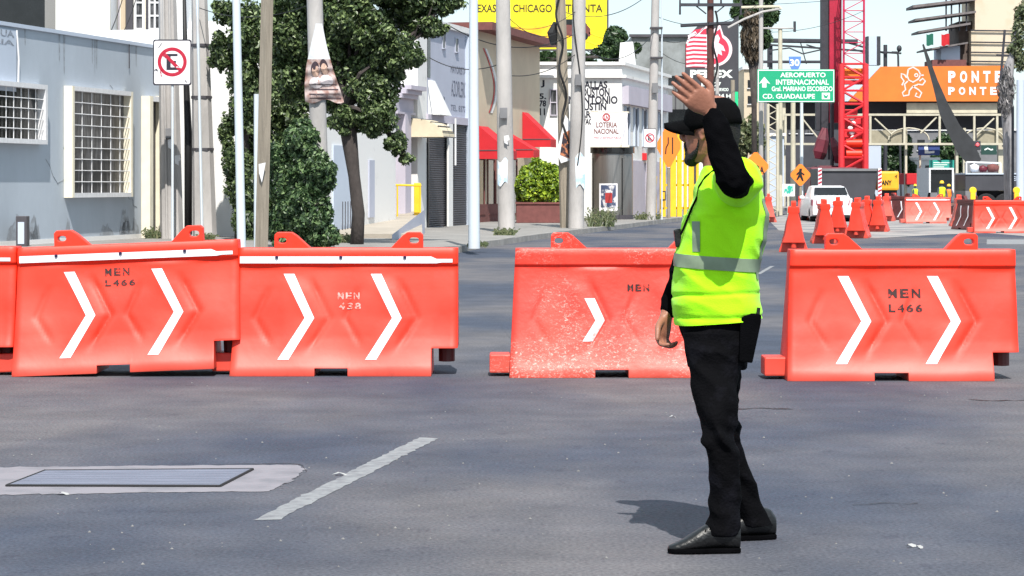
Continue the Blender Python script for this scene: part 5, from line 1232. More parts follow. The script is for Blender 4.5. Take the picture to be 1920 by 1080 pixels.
# trees behind, grey warehouse
M['leafm'] = leafmat('mid_green_leaf', (.012, .03, .012), (.04, .08, .03), (.10, .17, .06))
tree('tree', 1160, 400, 118, [(1160, 402, 14), (1160, 200, 12), (1158, 110, 10)], [(1155, 70, 26, 26, 0), (1140, 95, 28, 20, 0), (1175, 100, 20, 22, 0), (1190, 90, 16, 12, 0), (1060, 108, 60, 12, 3), (1020, 112, 30, 12, 3)], 9000, .13, 'dark tree rising behind the white corner building and billboard', 'leafm', seed=5)
wh = thing('warehouse', at(1240, HY, 135) - Vector((0, 0, CH)), 'grey corrugated warehouse behind the poles left of the officer', 'building')
mb = MB(); slab(mb, 1188, 142, 1300, 400, 135, 12); mb.build('wall', mat('grey_sheet', (.16, .165, .17), .7, var=.25, scale=.5, stretch=(5, 1, .4)), wh)
mb = MB(); slab(mb, 1184, 68, 1304, 142, 134.6, 12.4); mb.build('roof', mat('roof_sheet', (.28, .30, .31), .7, col2=(.16, .17, .17), scale=.6), wh)
mb = MB(); slab(mb, 1180, 64, 1306, 69, 134.4, .3); mb.build('gutter', M['shutter'], wh)
for x in (1200, 1215, 1232, 1250, 1266, 1282):
    mb = MB(); slab(mb, x, 144, x + 1.8, 210, 134.9, .1); mb.build('standing_seam', M['whitemetal'] if x % 4 == 0 else M['shutter'], wh)
mb = MB(); slab(mb, 1188, 205, 1300, 238, 134.8, .2); mb.build('open_bay', M['glass'], wh)
mb = MB(); slab(mb, 1188, 260, 1300, 400, 134.7, .2); mb.build('lower_wall', M['whitedirty'], wh)
rw = thing('market_stall', at(1200, HY, 96) - Vector((0, 0, CH)), 'small red stall roof over grey doors beside the far pole', 'stall')
mb = MB(); slab(mb, 1184, 287, 1213, 300, 95.5, 1.6); mb.build('roof', M['red'], rw); mb = MB(); slab(mb, 1190, 300, 1213, 305, 95.6, 1.2); mb.build('valance', M['white'], rw)
mb = MB(); slab(mb, 1188, 305, 1214, 410, 96, 1.5); mb.build('wall', M['lilac'], rw)
for x in (1189, 1196, 1205): mb = MB(); slab(mb, x, 305, x + 3, 408, 95.9, .08); mb.build('post', M['white'], rw)
# weeds
def weed(px, py, wpx, hpx, label, seed):
    rng = random.Random(seed); o = G(px, py, SWZ); k = o.y / FPX; mb = MB()
    for i in range(int(18 + wpx * 1.2)):
        b = o + Vector((rng.uniform(-.5, .5) * wpx * k, rng.uniform(-.3, .3), 0)); h = hpx * k * rng.uniform(.35, 1); l_ = Vector((rng.uniform(-.5, .5), rng.uniform(-.3, .3), 1)).normalized()
        s = Vector((.018, 0, 0)); m = b + l_ * h * .6; e = b + l_ * h + Vector((l_.x * h * .5, 0, -.08 * h)); mb.add([b - s, b + s, m + s * .7, m - s * .7], [(0, 1, 2, 3)]); mb.add([m - s * .7, m + s * .7, e], [(0, 1, 2)])
        for q in range(4):
            c_ = b.lerp(e, rng.uniform(.3, 1)); d = Vector((rng.uniform(-1, 1), rng.uniform(-.6, .6), rng.uniform(-.3, .6))).normalized() * .06; u = Vector((0, 0, .02)); mb.add([c_, c_ + d * .6 + u, c_ + d * 1.4, c_ + d * .6 - u], [(0, 1, 2, 3)])
    t = solo(mb, 'weeds', M['grass'], label, 'weeds', fix=False, origin=tuple(o))
weed(945, 441, 40, 16, 'low green weeds at the foot of the concrete pole before the red awnings', 1)
weed(1128, 425, 50, 45, 'tall dry weed clump between the leaning pole and the metal kiosk', 2)
weed(1215, 412, 46, 18, 'grass tuft at the foot of the far pole with the small sign', 3)
weed(288, 447, 26, 22, 'small green weeds by the door jamb of the grey house', 4)
weed(385, 452, 30, 18, 'weeds at the foot of the tapering concrete pole right of the near sign', 5)
weed(640, 455, 40, 20, 'weeds between the shrub and the bare ficus trunk', 6)
weed(895, 462, 30, 10, 'dry tuft at the foot of the pale blue steel pole', 7)
# ---------------------------------------------------------------- right side: works, crane, bridge, signs
M['orange_sign'] = mat('orange_sign', (.85, .22, .02), .55, var=.06, scale=4)
M['green_sign'] = mat('green_sign', (.005, .33, .16), .5, var=.06, scale=2)
M['sign_ink_white'] = mat('sign_letter_white', (.80, .86, .82), .5, var=.05)
M['cranered'] = mat('crane_red', (.62, .025, .035), .5, var=.15, scale=3)
M['maroon2'] = mat('dark_rig_red', (.12, .010, .024), .5, var=.25, scale=2)
M['darksteel'] = mat('dark_steel', (.04, .04, .05), .55, .2, var=.3, scale=2)
M['creamsteel'] = mat('cream_steel', (.50, .46, .36), .7, var=.15, scale=2)
M['bridge_orange'] = mat('bridge_orange', (.72, .17, .02), .6, var=.12, scale=.6)
M['darkpanel'] = mat('dark_panel', (.045, .045, .055), .6, var=.2, scale=1)
M['midgrey'] = mat('mid_grey', (.17, .17, .18), .8, var=.2, scale=1)
M['hivis'] = mat('hivis_vest', (.60, .75, .02), .8)
def bar(mb, p, q, r, seg=6): return mb.tube([p, q], r, seg)
def poly(name, pts, Y, m, parent, e=0.01):           # flat painted shape on a panel facing the camera
    return MB().add([at(x, y, Y - e) for x, y in pts], [tuple(range(len(pts)))]).build(name, M[m] if isinstance(m, str) else m, parent, fix=False)
def ringpx(name, cx, cy, rx, ry, w, Y, m, parent, e=.01, N=24, a0=0, a1=360):
    V = []; n = N
    for i in range(n + 1):
        t = R(a0 + (a1 - a0) * i / n)
        for k in (0, 1): V.append(at(cx + (rx - w * k) * math.cos(t), cy - (ry - w * k) * math.sin(t), Y - e))
    return MB().add(V, [(2 * i, 2 * i + 1, 2 * i + 3, 2 * i + 2) for i in range(n)]).build(name, M[m] if isinstance(m, str) else m, parent, fix=False)
def strokepx(name, pts, w, Y, m, parent, e=.01):
    mb = MB(); V = []
    for i, (x, y) in enumerate(pts):
        a = Vector(pts[max(i - 1, 0)]); b = Vector(pts[min(i + 1, len(pts) - 1)]); d = (b - a); d = Vector((-d.y, d.x)).normalized() * w / 2
        V += [at(x + d.x, y + d.y, Y - e), at(x - d.x, y - d.y, Y - e)]
    mb.add(V, [(2 * i, 2 * i + 1, 2 * i + 3, 2 * i + 2) for i in range(len(pts) - 1)])
    return mb.build(name, M[m] if isinstance(m, str) else m, parent, fix=False)
def ground(px, Y): return Vector(((px - CX) / FPX * Y, Y, 0))

# --- fuel station pylon sign
Yp = 120.0
ps = thing('pylon_sign', ground(1335, Yp), 'dark fuel station pylon sign with red and white eagle drop emblem', 'sign')
mb = MB(); mb.prism([(1285, 185), (1385, 185), (1385, 30), (1372, 40), (1350, 44), (1310, 47), (1296, 62), (1286, 82)], lambda x, y: at(x, y, Yp), lambda x, y: at(x, y, Yp) + Vector((0, .5, 0))); mb.build('panel', M['darkpanel'], ps)
mb = MB()
for x in (1300, 1372): slab(mb, x, 186, x + 8, 385, Yp + .1, .3)
mb.build('leg', M['darkpanel'], ps)
er = mat('emblem_red', (.60, .03, .07), .5); ew = mat('emblem_white', (.85, .66, .70), .5)
drop = [(1350, 46)] + [(1338 + 35 * math.cos(R(a)), 93 - 32 * math.sin(R(a))) for a in range(58, -92, -10)] + [(1322, 128), (1322, 70), (1334, 58)]
poly('emblem_outline', drop, Yp, ew, ps, .01)
dr2 = [(1350, 54)] + [(1338 + 29 * math.cos(R(a)), 93 - 27 * math.sin(R(a))) for a in range(55, -92, -10)] + [(1326, 122), (1326, 74), (1337, 64)]
poly('emblem_field', dr2, Yp, er, ps, .02)
poly('emblem_eagle', [(1338, 70), (1346, 64), (1350, 72), (1347, 80), (1356, 86), (1360, 96), (1352, 94), (1354, 104), (1346, 100), (1344, 112), (1338, 108), (1337, 92), (1332, 88), (1338, 82)], Yp, ew, ps, .03)
poly('emblem_wing_field', [(1286, 126), (1286, 84), (1293, 66), (1302, 56), (1324, 52), (1326, 126)], Yp, er, ps, .015)
for i in range(8):
    y = 66 + i * 8; strokepx('emblem_stripe', [(1290 - min(i, 3), y + 2), (1300, y), (1326, y + 1)], 4.0, Yp, ew, ps, .022)
strokepx('emblem_stripe', [(1288, 82), (1294, 66), (1304, 60), (1308, 66), (1318, 54), (1332, 48)], 3.5, Yp, ew, ps, .024)
mb = MB(); text_slab(mb, 'PEMEX', 1294, 1374, 131, 146, Yp - .01, .05); mb.build('lettering', M['sign_ink_white'], ps, fix=False)
for s_, x0, x1, y0, y1 in (('E04827', 1315, 1352, 154, 162), ('ESTACION DE SERVICIO', 1312, 1366, 165, 171), ('24 H', 1345, 1370, 176, 184)):
    mb = MB(); text_slab(mb, s_, x0, x1, y0, y1, Yp - .01, .03); mb.build('lettering', M['sign_ink_white'], ps, fix=False)
gp = MB(); slab(gp, 1372, 172, 1384, 206, Yp - .6, .2); slab(gp, 1262, 196, 1272, 210, Yp - .6, .2)
solo(gp, 'green_panel', mat('bright_green', (.01, .55, .22), .6), 'small bright green panel hanging at the foot of the dark fuel pylon', 'panel') if 0 else None
gp = MB(); slab(gp, 1372, 172, 1384, 206, Yp - .6, .2); solo(gp, 'price_panel', mat('bright_green', (.01, .55, .22), .6), 'small bright green panel at the lower right of the dark fuel pylon', 'panel')

# --- crossarm pole
Yx = 110.0
xp = thing('power_pole', ground(1332, Yx), 'tall rust-brown power pole with two crossarms in front of the pylon sign', 'pole')
mb = MB(); mb.tube([ground(1333, Yx), at(1332, 60, Yx), at(1332, -60, Yx)], [.19, .16, .14], 10); mb.build('shaft', mat('rust_wood', (.09, .035, .03), .9, var=.3, scale=3), xp)
mb = MB(); a, b = at(1274, 9, Yx - .2), at(1392, 9, Yx - .2); mb.box(a.x, b.x, a.y - .06, a.y + .06, a.z - .07, a.z + .07); mb.build('crossarm', M['darksteel'], xp)
mb = MB(); a, b = at(1276, 48, Yx - .2), at(1372, 43, Yx - .2); mb.tube([a, b], .08, 6); mb.build('crossarm', M['darksteel'], xp)
mb = MB(); mb.tube([at(1305, 11, Yx - .2), at(1324, 26, Yx - .2)], .035, 5); mb.tube([at(1358, 11, Yx - .2), at(1342, 24, Yx - .2)], .035, 5); mb.build('brace', M['darksteel'], xp)
for x in (1275, 1389, 1310, 1352):
    mb = MB(); q = at(x, 9, Yx - .2); mb.tube([q + Vector((0, 0, -.45 if x in (1275, 1389) else 0)), q + Vector((0, 0, .3))], [.05, .04], 6); mb.build('insulator', M['darksteel'], xp)
mb = MB(); pts = [at(1341 + 4 * math.sin(t * 13), 20 + 170 * t, Yx - .3) for t in [i / 20 for i in range(21)]]; mb.tube(pts, .05, 5); mb.build('cable', M['cable'], xp)
wp = thing('thin_pole', ground(1344, Yx + 3), 'pale slim pole just right of the rust-brown power pole', 'pole')
mb = MB(); mb.tube([ground(1344, Yx + 3), at(1345, 118, Yx + 3)], [.10, .08], 8); mb.build('shaft', M['polec'], wp)

# --- street lamp arm pole and posts behind the green sign
def tallpost(px, w, Y, m, label, top=-60, name='steel_pole', cat='pole'):
    o = thing(name, ground(px, Y), label, cat); mb = MB(); mb.tube([ground(px, Y), at(px, top, Y)], [w / 2 * Y / FPX * 1.1, w / 2 * Y / FPX], 10); mb.build('shaft', M[m], o, smooth=True, angle=40); return o
lp = tallpost(1427, 8, 106, 'polec', 'slim pale lamp pole with a long arm at the left end of the green sign')
mb = MB(); mb.tube([at(1390, 14, 105.8), at(1460, 12, 105.8), at(1465, 17, 105.8)], .06, 6); mb.build('crossarm', M['creamsteel'], lp)
mb = MB(); mb.tube([at(1365, 52, 105.8), at(1395, 36, 105.8), at(1430, 22, 105.8), at(1465, 16, 105.8)], .05, 6); mb.build('lamp_arm', M['polec'], lp)
tp2 = tallpost(1463, 8, 107, 'creamsteel', 'pale pole behind the green sign, second from its left end', 52)
mb = MB(); mb.tube([at(1430, 53, 106.9), at(1490, 53, 106.9)], .04, 6); mb.build('crossarm', M['polec'], tp2)
mb = MB(); mb.tube([at(1490, 40, 106.9), at(1490, 60, 106.9)], .06, 6); mb.build('insulator', M['darksteel'], tp2)
tallpost(1487, 9, 108, 'creamsteel', 'ochre post under the middle of the green sign', 190)
tallpost(1503, 6, 107.5, 'polew', 'thin white post holding the hexagonal orange worker sign', 190)
tallpost(1374, 8, 114, 'wood', 'brown post behind the black cap of the officer', 150)
# lattice pole pair at 1450
lt = thing('lattice_post', ground(1450, 104), 'pale lattice post behind the officer back carrying cables', 'post')
mb = MB(); 
for x in (1440, 1458): mb.tube([ground(x, 104), at(x, 195, 104)], .07, 6)
mb.build('upright', M['creamsteel'], lt); mb = MB()
for i in range(10):
    y0 = 405 - i * 21; mb.tube([at(1440, y0, 104), at(1458, y0 - 10, 104), at(1440, y0 - 21, 104)], .03, 5)
mb.build('lacing', M['creamsteel'], lt)

# --- green highway sign + route shield
Yg = 104.5
gs = thing('highway_sign', at(1492, 192, Yg), 'green overhead direction sign with white arrow and airport lettering', 'sign')
mb = MB(); slab(mb, 1420, 130, 1565, 192, Yg, .08); mb.build('panel', M['green_sign'], gs, bevel=.02)
for q in ((1421, 131, 1564, 132.6), (1421, 189.6, 1564, 191), (1421, 132.6, 1422.6, 189.6), (1562.6, 132.6, 1564, 189.6)):
    mb = MB(); slab(mb, *q, Yg - .008, .006); mb.build('border', M['sign_ink_white'], gs)
poly('arrow', [(1433, 144), (1444, 157), (1437, 155), (1437, 164), (1429, 164), (1429, 155), (1423, 157)], Yg, 'sign_ink_white', gs)
for s_, x0, x1, y0, y1 in (('AEROPUERTO', 1463, 1548, 136, 145), ('INTERNACIONAL', 1455, 1554, 149, 159), ('Gral. MARIANO ESCOBEDO', 1447, 1561, 162, 171), ('CD. GUADALUPE', 1430, 1528, 176, 185)):
    mb = MB(); text_slab(mb, s_, x0, x1, y0, y1, Yg - .01, .02); mb.build('lettering', M['sign_ink_white'], gs, fix=False)
poly('pictogram', [(1541, 174), (1556, 174), (1556, 186), (1541, 186)], Yg, 'sign_ink_white', gs)
poly('pictogram_mark', [(1543, 176), (1549, 180), (1554, 176), (1551, 184), (1546, 184)], Yg, 'green_sign', gs, .014)
sh = thing('route_shield', at(1490, 130, Yg), 'small blue route shield with number 30 above the green sign', 'sign')
mb = MB(); mb.prism([(1479, 106), (1502, 106), (1501, 120), (1497, 130), (1484, 130), (1480, 120)], lambda x, y: at(x, y, Yg), lambda x, y: at(x, y, Yg) + Vector((0, .05, 0))); mb.build('panel', mat('shield_blue', (.10, .22, .55), .5), sh)
mb = MB(); text_slab(mb, '30', 1481, 1499, 111, 124, Yg - .01, .03); mb.build('number', M['sign_ink_white'], sh, fix=False)

# --- diamond signs
def diamond(px, py, w, h, Y, label, kind):
    o = thing('warning_sign', at(px, py + h / 2, Y), label, 'sign')
    pts = [(px, py - h / 2), (px + w / 2, py), (px, py + h / 2), (px - w / 2, py)]
    cc = [((a[0] * .88 + b[0] * .12, a[1] * .88 + b[1] * .12), (a[0] * .12 + b[0] * .88, a[1] * .12 + b[1] * .88)) for a, b in zip(pts, pts[1:] + pts[:1])]
    P2 = [p for ab in cc for p in ab]
    mb = MB(); mb.prism(P2, lambda x, y: at(x, y, Y), lambda x, y: at(x, y, Y) + Vector((0, .03, 0))); mb.build('plate', M['orange_sign'], o)
    if kind == 'narrow':
        strokepx('black_line', [(px - 6, py + h * .17), (px - 5, py + 4), (px - 1, py - 4), (px - 1, py - h * .17)], 2.2, Y, 'glass', o)
        strokepx('black_line', [(px + 7, py + h * .17), (px + 7, py - h * .17)], 2.2, Y, 'glass', o)
    elif kind == 'worker':
        poly('worker_symbol', [(px - 2, py - h * .26), (px + 3, py - h * .26), (px + 2, py - h * .12), (px + 8, py - 1), (px + 6, py + 1), (px + 2, py - 2), (px + 6, py + h * .24), (px + 3, py + h * .25), (px - 1, py + 4), (px - 6, py + h * .22), (px - 8, py + h * .2), (px - 3, py - 2), (px - 7, py + 1), (px - 8, py - 2), (px - 3, py - h * .14)], Y, 'glass', o)
    else:
        mb = MB(); text_slab(mb, kind, px - w * .30, px + w * .3, py - 7, py + 7, Y - .01, .03, tilt=8); mb.build('lettering', M['glass'], o, fix=False)
    mb = MB(); mb.tube([at(px, py + h * .45, Y + .08), ground(px, Y + .08)], .06, 6); mb.build('post', M['wood'], o)
    return o
diamond(1254, 273, 50, 92, 90, 'tall orange road-narrows diamond sign left of the officer face', 'narrow')
diamond(1501, 328, 42, 46, 101, 'orange diamond sign with a black worker figure left of the white car', 'worker')
diamond(1417, 312, 54, 60, 96, 'orange diamond sign half hidden behind the officer shoulder', 'OBRA')
# small pink/green notices near 1475
nb_ = thing('notice_board', ground(1478, 103), 'small white notice board with green marks below the worker sign', 'sign')
mb = MB(); slab(mb, 1467, 345, 1490, 368, 103, .05); mb.build('panel', M['refl'], nb_); poly('green_mark', [(1471, 349), (1486, 347), (1487, 358), (1479, 364), (1470, 361)], 103, mat('teal_print', (.02, .40, .30), .6, col2=(.7, .8, .75), mix=(.5, .56), scale=6), nb_)
mb = MB(); slab(mb, 1476, 368, 1480, 402, 103, .06); mb.build('post', M['creamsteel'], nb_)

# --- yellow formwork posts left of the face
yf = thing('formwork_frame', ground(1275, 94), 'bright yellow steel formwork uprights left of the officer', 'formwork')
for x0, x1, y0, y1 in ((1238, 1249, 295, 407), (1257, 1268, 240, 405), (1270, 1279, 232, 405), (1283, 1289, 240, 400), (1292, 1302, 262, 402), (1306, 1311, 250, 400)):
    mb = MB(); a = at(x0, y0, 94); b = at(x1, y1, 94); mb.box(a.x, b.x, 94 + (x0 % 3) * .12, 94.22 + (x0 % 3) * .12, 0.02, a.z); mb.build('upright', M['yellow'], yf, bevel=.015)
for y in (300, 345, 388):
    mb = MB(); slab(mb, 1238, y, 1312, y + 4, 94.45, .1); mb.build('rail', M['yellow'], yf)
mb = MB(); 
for q in ((1240, 358, 1248, 360), (1240, 374, 1248, 376), (1240, 360, 1241.5, 374), (1246.5, 360, 1248, 374)): slab(mb, *q, 93.97, .03)
mb.build('slot_frame', M['glass'], yf)
sp_ = MB(); a = ground(1228, 93); sp_.tube([a, at(1228, 352, 93), at(1230, 330, 93)], [.07, .06, .05], 8); solo(sp_, 'bollard', M['yellow'], 'short yellow bollard at the foot of the far pole left of the formwork', 'bollard')

# --- trees on the right side
tree('palm_tree', 1412, 405, 132, [(1415, 402, 11), (1414, 200, 10), (1413, 110, 20)], [(1405, 10, 38, 28, 0), (1425, -15, 40, 30, 0), (1440, 30, 22, 24, 0), (1388, 25, 20, 20, 0), (1432, 70, 18, 26, 0)], 9000, .16, 'tall dark palm with a skirt of dry fronds behind the crossarm pole', 'leafm', seed=8)
sk_ = bpy.data.objects['palm_tree']; c = at(1411, 78, 132); k = 132 / FPX
leaves([(c.x, c.y, c.z, 22 * k, .8, 42 * k), (at(1408, 30, 132).x, 132, at(0, 30, 132).z, 26 * k, .8, 26 * k)], 5000, .20, 12, .6, droop=2.5, aspect=.25).build('dry_fronds', leafmat('dry_frond', (.02, .015, .01), (.08, .06, .04), (.22, .17, .12)), sk_, fix=False)
tree('far_tree', 1670, 400, 175, [(1670, 360, 10), (1670, 320, 8)], [(1665, 300, 32, 40, 0), (1690, 275, 26, 30, 0), (1640, 290, 20, 35, 0), (1700, 320, 20, 28, 0)], 9000, .16, 'green tree seen under the footbridge behind the yellow digger sign', 'leafm', seed=9)
tree('far_tree', 1775, 400, 185, [(1775, 360, 10), (1775, 320, 8)], [(1770, 280, 30, 34, 0), (1800, 300, 30, 30, 0), (1790, 260, 20, 20, 0)], 6000, .17, 'green tree seen under the footbridge behind the teal sign', 'leafm', seed=10)
tree('far_tree', 1395, 400, 140, [(1395, 360, 10), (1395, 320, 8)], [(1395, 255, 24, 40, 0), (1415, 260, 22, 40, 0)], 4000, .15, 'pale green shrub tree behind the officer head', 'grass', seed=13)

# --- grey buildings closing the street
def flat_house(px0, px1, py0, Y, d, m, label, name='building', wins=None, wm='glass'):
    o = thing(name, ground((px0 + px1) / 2, Y), label, 'building')
    mb = MB(); a, b = at(px0, py0, Y), at(px1, py0, Y); mb.box(a.x, b.x, Y, Y + d, -.05, a.z); mb.build('wall', M[m], o)
    mb = MB(); mb.box(a.x - .1, b.x + .1, Y - .15, Y + d, a.z, a.z + .18); mb.build('parapet_cap', M['whitedirty'], o)
    for (x0, x1, y0, y1) in (wins or []):
        e = bpy.data.objects.new('window', None); sc.collection.objects.link(e); e.parent = o; e.location = at(x0, y1, Y) - absloc(o)
        mb = MB(); slab(mb, x0, y0, x1, y1, Y - .03, .02); mb.build('pane', M[wm], e)
        mb = MB(); slab(mb, x0 - 1, y1, x1 + 1, y1 + 1.5, Y - .12, .11); mb.build('sill', M['whitemetal'], e)
    return o
flat_house(1300, 1470, 180, 165, 10, 'midgrey', 'mid grey building behind the officer head and the diamond sign', wins=[(1395, 1410, 200, 215), (1440, 1452, 205, 225), (1400, 1420, 232, 250)])
flat_house(1395, 1432, 130, 150, 6, 'beige', 'slim beige building right of the fuel pylon', wins=[(1402, 1412, 150, 165), (1416, 1426, 150, 165), (1402, 1412, 180, 195)])
flat_house(1440, 1470, 255, 148, 5, 'bluelite', 'pale blue-grey hut behind the lattice post')
flat_house(1600, 1950, 245, 205, 12, 'midgrey', 'long grey building seen beneath the footbridge', wins=[(x, x + 14, 262, 282) for x in range(1630, 1900, 30)])
flat_house(1700, 1760, 300, 176, 5, 'white', 'white hut seen under the footbridge left of the teal sign', wins=[(1708, 1720, 310, 322), (1735, 1750, 310, 322)])
flat_house(1470, 1600, 205, 190, 10, 'darkpanel', 'dark building behind the drilling rig', wins=[(1480, 1495, 225, 250), (1510, 1525, 225, 250)], wm='curtain')
flat_house(1622, 1652, 268, 160, 4, 'bluelite', 'small pale kiosk building right of the red crane')
ho = MB(); slab(ho, 1700, 325, 1742, 346, 150, 3); solo(ho, 'container', M['red'], 'red container behind the workers under the footbridge', 'container', bevel=.05)
flat_house(1250, 1330, 205, 150, 5, 'whitedirty', 'stained white building behind the yellow formwork', wins=[(1262, 1275, 215, 235), (1300, 1312, 215, 235)])

# --- orange-clad footbridge
Yb = 150.0
fb = thing('footbridge', ground(1740, Yb), 'orange-clad footbridge with cream steel truss crossing the street', 'bridge')
mb = MB(); mb.prism([(1578, 190), (1890, 190), (1890, 123), (1640, 125), (1600, 158)], lambda x, y: at(x, y, Yb), lambda x, y: at(x, y, Yb) + Vector((0, .15, 0))); mb.build('orange_panel', M['bridge_orange'], fb)
mb = MB(); mb.prism([(1578, 190), (1590, 190), (1652, 124), (1628, 124), (1580, 165)], lambda x, y: at(x, y, Yb - .02), lambda x, y: at(x, y, Yb - .02) + Vector((0, .01, 0))); mb.build('silver_corner', M['bluelite'], fb)
mb = MB(); slab(mb, 1440, 190, 1900, 243, Yb + 2.6, .3); mb.build('dark_soffit', M['darkpanel'], fb)
mb = MB(); slab(mb, 1440, 186, 1900, 190, Yb + .3, 2.4); mb.build('deck', M['darksteel'], fb)
mb = MB(); slab(mb, 1700, 193, 1870, 212, Yb + .4, .1); mb.build('pale_fascia', M['creamsteel'], fb)
for (y0, y1) in ((213, 217), (268, 272)):
    mb = MB(); slab(mb, 1460, y0, 1900, y1, Yb + .1, .2); mb.build('chord', M['creamsteel'], fb)
for x0_, x1_ in ((1618, 1700), (1830, 1900)):
    mb = MB(); slab(mb, x0_, 244, x1_, 268, Yb + .5, .2); mb.build('fascia_panel', mat('khaki_panel', (.30, .27, .20), .8, var=.15), fb)
for x in (1471, 1503, 1540, 1630, 1694, 1760, 1825, 1868):
    mb = MB(); slab(mb, x, 217, x + 4, 268, Yb + .12, .15); mb.build('truss_post', M['creamsteel'], fb)
for (x0, y0, x1, y1) in ((1640, 222, 1672, 252), (1504, 222, 1536, 262), (1726, 250, 1756, 220), (1762, 218, 1780, 232), (1864, 222, 1828, 256)):
    mb = MB(); bar(mb, at(x0, y0, Yb + .2), at(x1, y1, Yb + .2), .055); mb.build('truss_diagonal', M['creamsteel'], fb)
for cx in (1704, 1845):
    mb = MB(); pts = [at(cx + 38 * math.cos(R(a)), 262 - 22 * math.sin(R(a)), Yb + .3) for a in range(0, 181, 15)]; mb.tube(pts, .05, 5); mb.build('arch_rib', M['creamsteel'], fb)
for x, w in ((1466, 7), (1697, 4), (1792, 5), (1806, 5), (1872, 9)):
    mb = MB(); slab(mb, x, 240 if x > 1500 else 190, x + w, 400, Yb + .6, .4); mb.build('column', M['creamsteel'], fb)
for s_, x0, x1, y0, y1 in (('PONTE', 1778, 1879, 133, 155), ('PONTE', 1778, 1869, 163, 178)):
    mb = MB(); n = len(s_); w = (x1 - x0) / (n + (n - 1) * .6)
    for i, c_ in enumerate(s_): text_slab(mb, c_, x0 + i * w * 1.6, x0 + i * w * 1.6 + w, y0, y1, Yb - .02, .05)
    mb.build('lettering', mat('banner_letter', (.80, .72, .72), .6), fb, fix=False)
lw = mat('lion_white', (.82, .58, .55), .6)
for pts in ([(1691, 160), (1695, 152), (1690, 145), (1690, 138), (1696, 140), (1700, 146)], [(1703, 130), (1712, 126), (1722, 132), (1726, 140), (1722, 148), (1712, 154), (1704, 150), (1701, 142), (1703, 130)], [(1726, 141), (1732, 141)], [(1724, 152), (1730, 147), (1735, 152), (1730, 159), (1722, 158)], [(1722, 158), (1712, 162), (1705, 170), (1704, 178), (1694, 180), (1692, 174), (1698, 168), (1696, 158), (1702, 152)], [(1712, 162), (1722, 168), (1728, 174), (1724, 183), (1716, 180), (1719, 174)]):
    strokepx('lion_outline', pts, 2.8, Yb, lw, fb, .02)
ringpx('lion_eye', 1718, 141, 4, 4, 2.2, Yb, lw, fb, .022, 14)

# --- dark steel frame (unfinished roof) over the street + tank + lamp
Yt = 170.0
tf_ = thing('roof_truss', at(1560, 130, Yt), 'dark steel roof truss behind the green sign and crane', 'steel frame')
for (x0, y0, x1, y1, r) in ((1440, 76, 1608, 78, .16), (1440, 84, 1690, 100, .07), (1430, 116, 1560, 116, .10), (1440, 95, 1480, 90, .05), (1480, 90, 1505, 101, .05), (1505, 101, 1545, 92, .05), (1512, 84, 1540, 92, .05), (1590, 80, 1660, 100, .07), (1600, 92, 1625, 100, .05), (1440, 76, 1440, 126, .06), (1500, 76, 1512, 120, .04)):
    mb = MB(); bar(mb, at(x0, y0, Yt), at(x1, y1, Yt), r); mb.build('member', M['darksteel'], tf_)
for x in (1445, 1560, 1660): mb = MB(); mb.tube([at(x, 84, Yt + .3), ground(x, Yt + .3)], .14, 6); mb.build('column', M['darksteel'], tf_)
lm = thing('street_lamp', ground(1690, 158), 'curved dark street lamp above the orange banner', 'lamp')
mb = MB(); mb.tube([ground(1690, 158), at(1684, 104, 158), at(1682, 98, 158), at(1672, 98, 158)], .07, 6); mb.build('shaft', M['darksteel'], lm)
mb = MB(); q = at(1686, 91, 158); ball(mb, q, .17, 1, 1, 1.3); mb.build('lamp_head', M['darksteel'], lm)
mb = MB(); mb.tube([at(1684, 101, 158), q], .04, 5); mb.build('arm', M['darksteel'], lm)
tk = thing('water_tank', at(1638, 120, 160), 'tall striped tank standing above the left end of the orange banner', 'tank')
for x0, x1, m in ((1626, 1629, 'darksteel'), (1629, 1644, 'bluelite'), (1644, 1651, 'darksteel')):
    mb = MB(); slab(mb, x0, 68, x1, 122, 160 + (x0 % 2) * .01, .9); mb.build('stave', M[m], tk)

# --- drilling rig with red mast
Yr = 118.0
rg = thing('drilling_rig', ground(1560, Yr), 'drilling rig with black and crimson mast rising above the white car', 'drilling rig')
mb = MB(); mb.box(at(1540, 0, Yr).x, at(1556, 0, Yr).x, Yr, Yr + .5, 2.6, at(0, -60, Yr).z); mb.build('black_guide', M['darksteel'], rg)
mb = MB(); mb.box(at(1554, 0, Yr).x, at(1577, 0, Yr).x, Yr - .25, Yr + .35, 4.4, at(0, -60, Yr).z); mb.build('mast', mat('crimson_paint', (.38, .012, .04), .45, var=.15, scale=2), rg, bevel=.03)
mb = MB(); bar(mb, at(1560, 190, Yr - .4), at(1560, 345, Yr - .4), .10, 10); mb.build('kelly_bar', M['darksteel'], rg)
mb = MB(); mb.tube([at(1546, 240, Yr - .1), at(1542, 262, Yr - .1), at(1536, 285, Yr - .1), at(1534, 298, Yr - .1)], [.16, .34, .38, .22], 5); mb.build('hydraulic_head', M['maroon2'], rg, bevel=.02)
mb = MB(); mb.tube([at(1560, 258, Yr - .45), at(1566, 275, Yr - .45), at(1570, 292, Yr - .45), at(1568, 306, Yr - .45)], [.10, .26, .24, .10], 5); mb.build('hydraulic_head', M['maroon2'], rg, bevel=.02)
mb = MB(); slab(mb, 1530, 190, 1560, 245, Yr + .2, .4); mb.build('gearbox', M['darksteel'], rg, bevel=.03)
mb = MB(); bar(mb, at(1574, 192, Yr - .3), at(1580, 316, Yr - .3), .06); mb.build('white_strut', M['whitemetal'], rg)
mb = MB(); mb.box(at(1532, 0, Yr).x, at(1585, 0, Yr).x, Yr - .6, Yr + 2.2, .9, 2.3); mb.build('chassis', M['maroon2'], rg, bevel=.05)
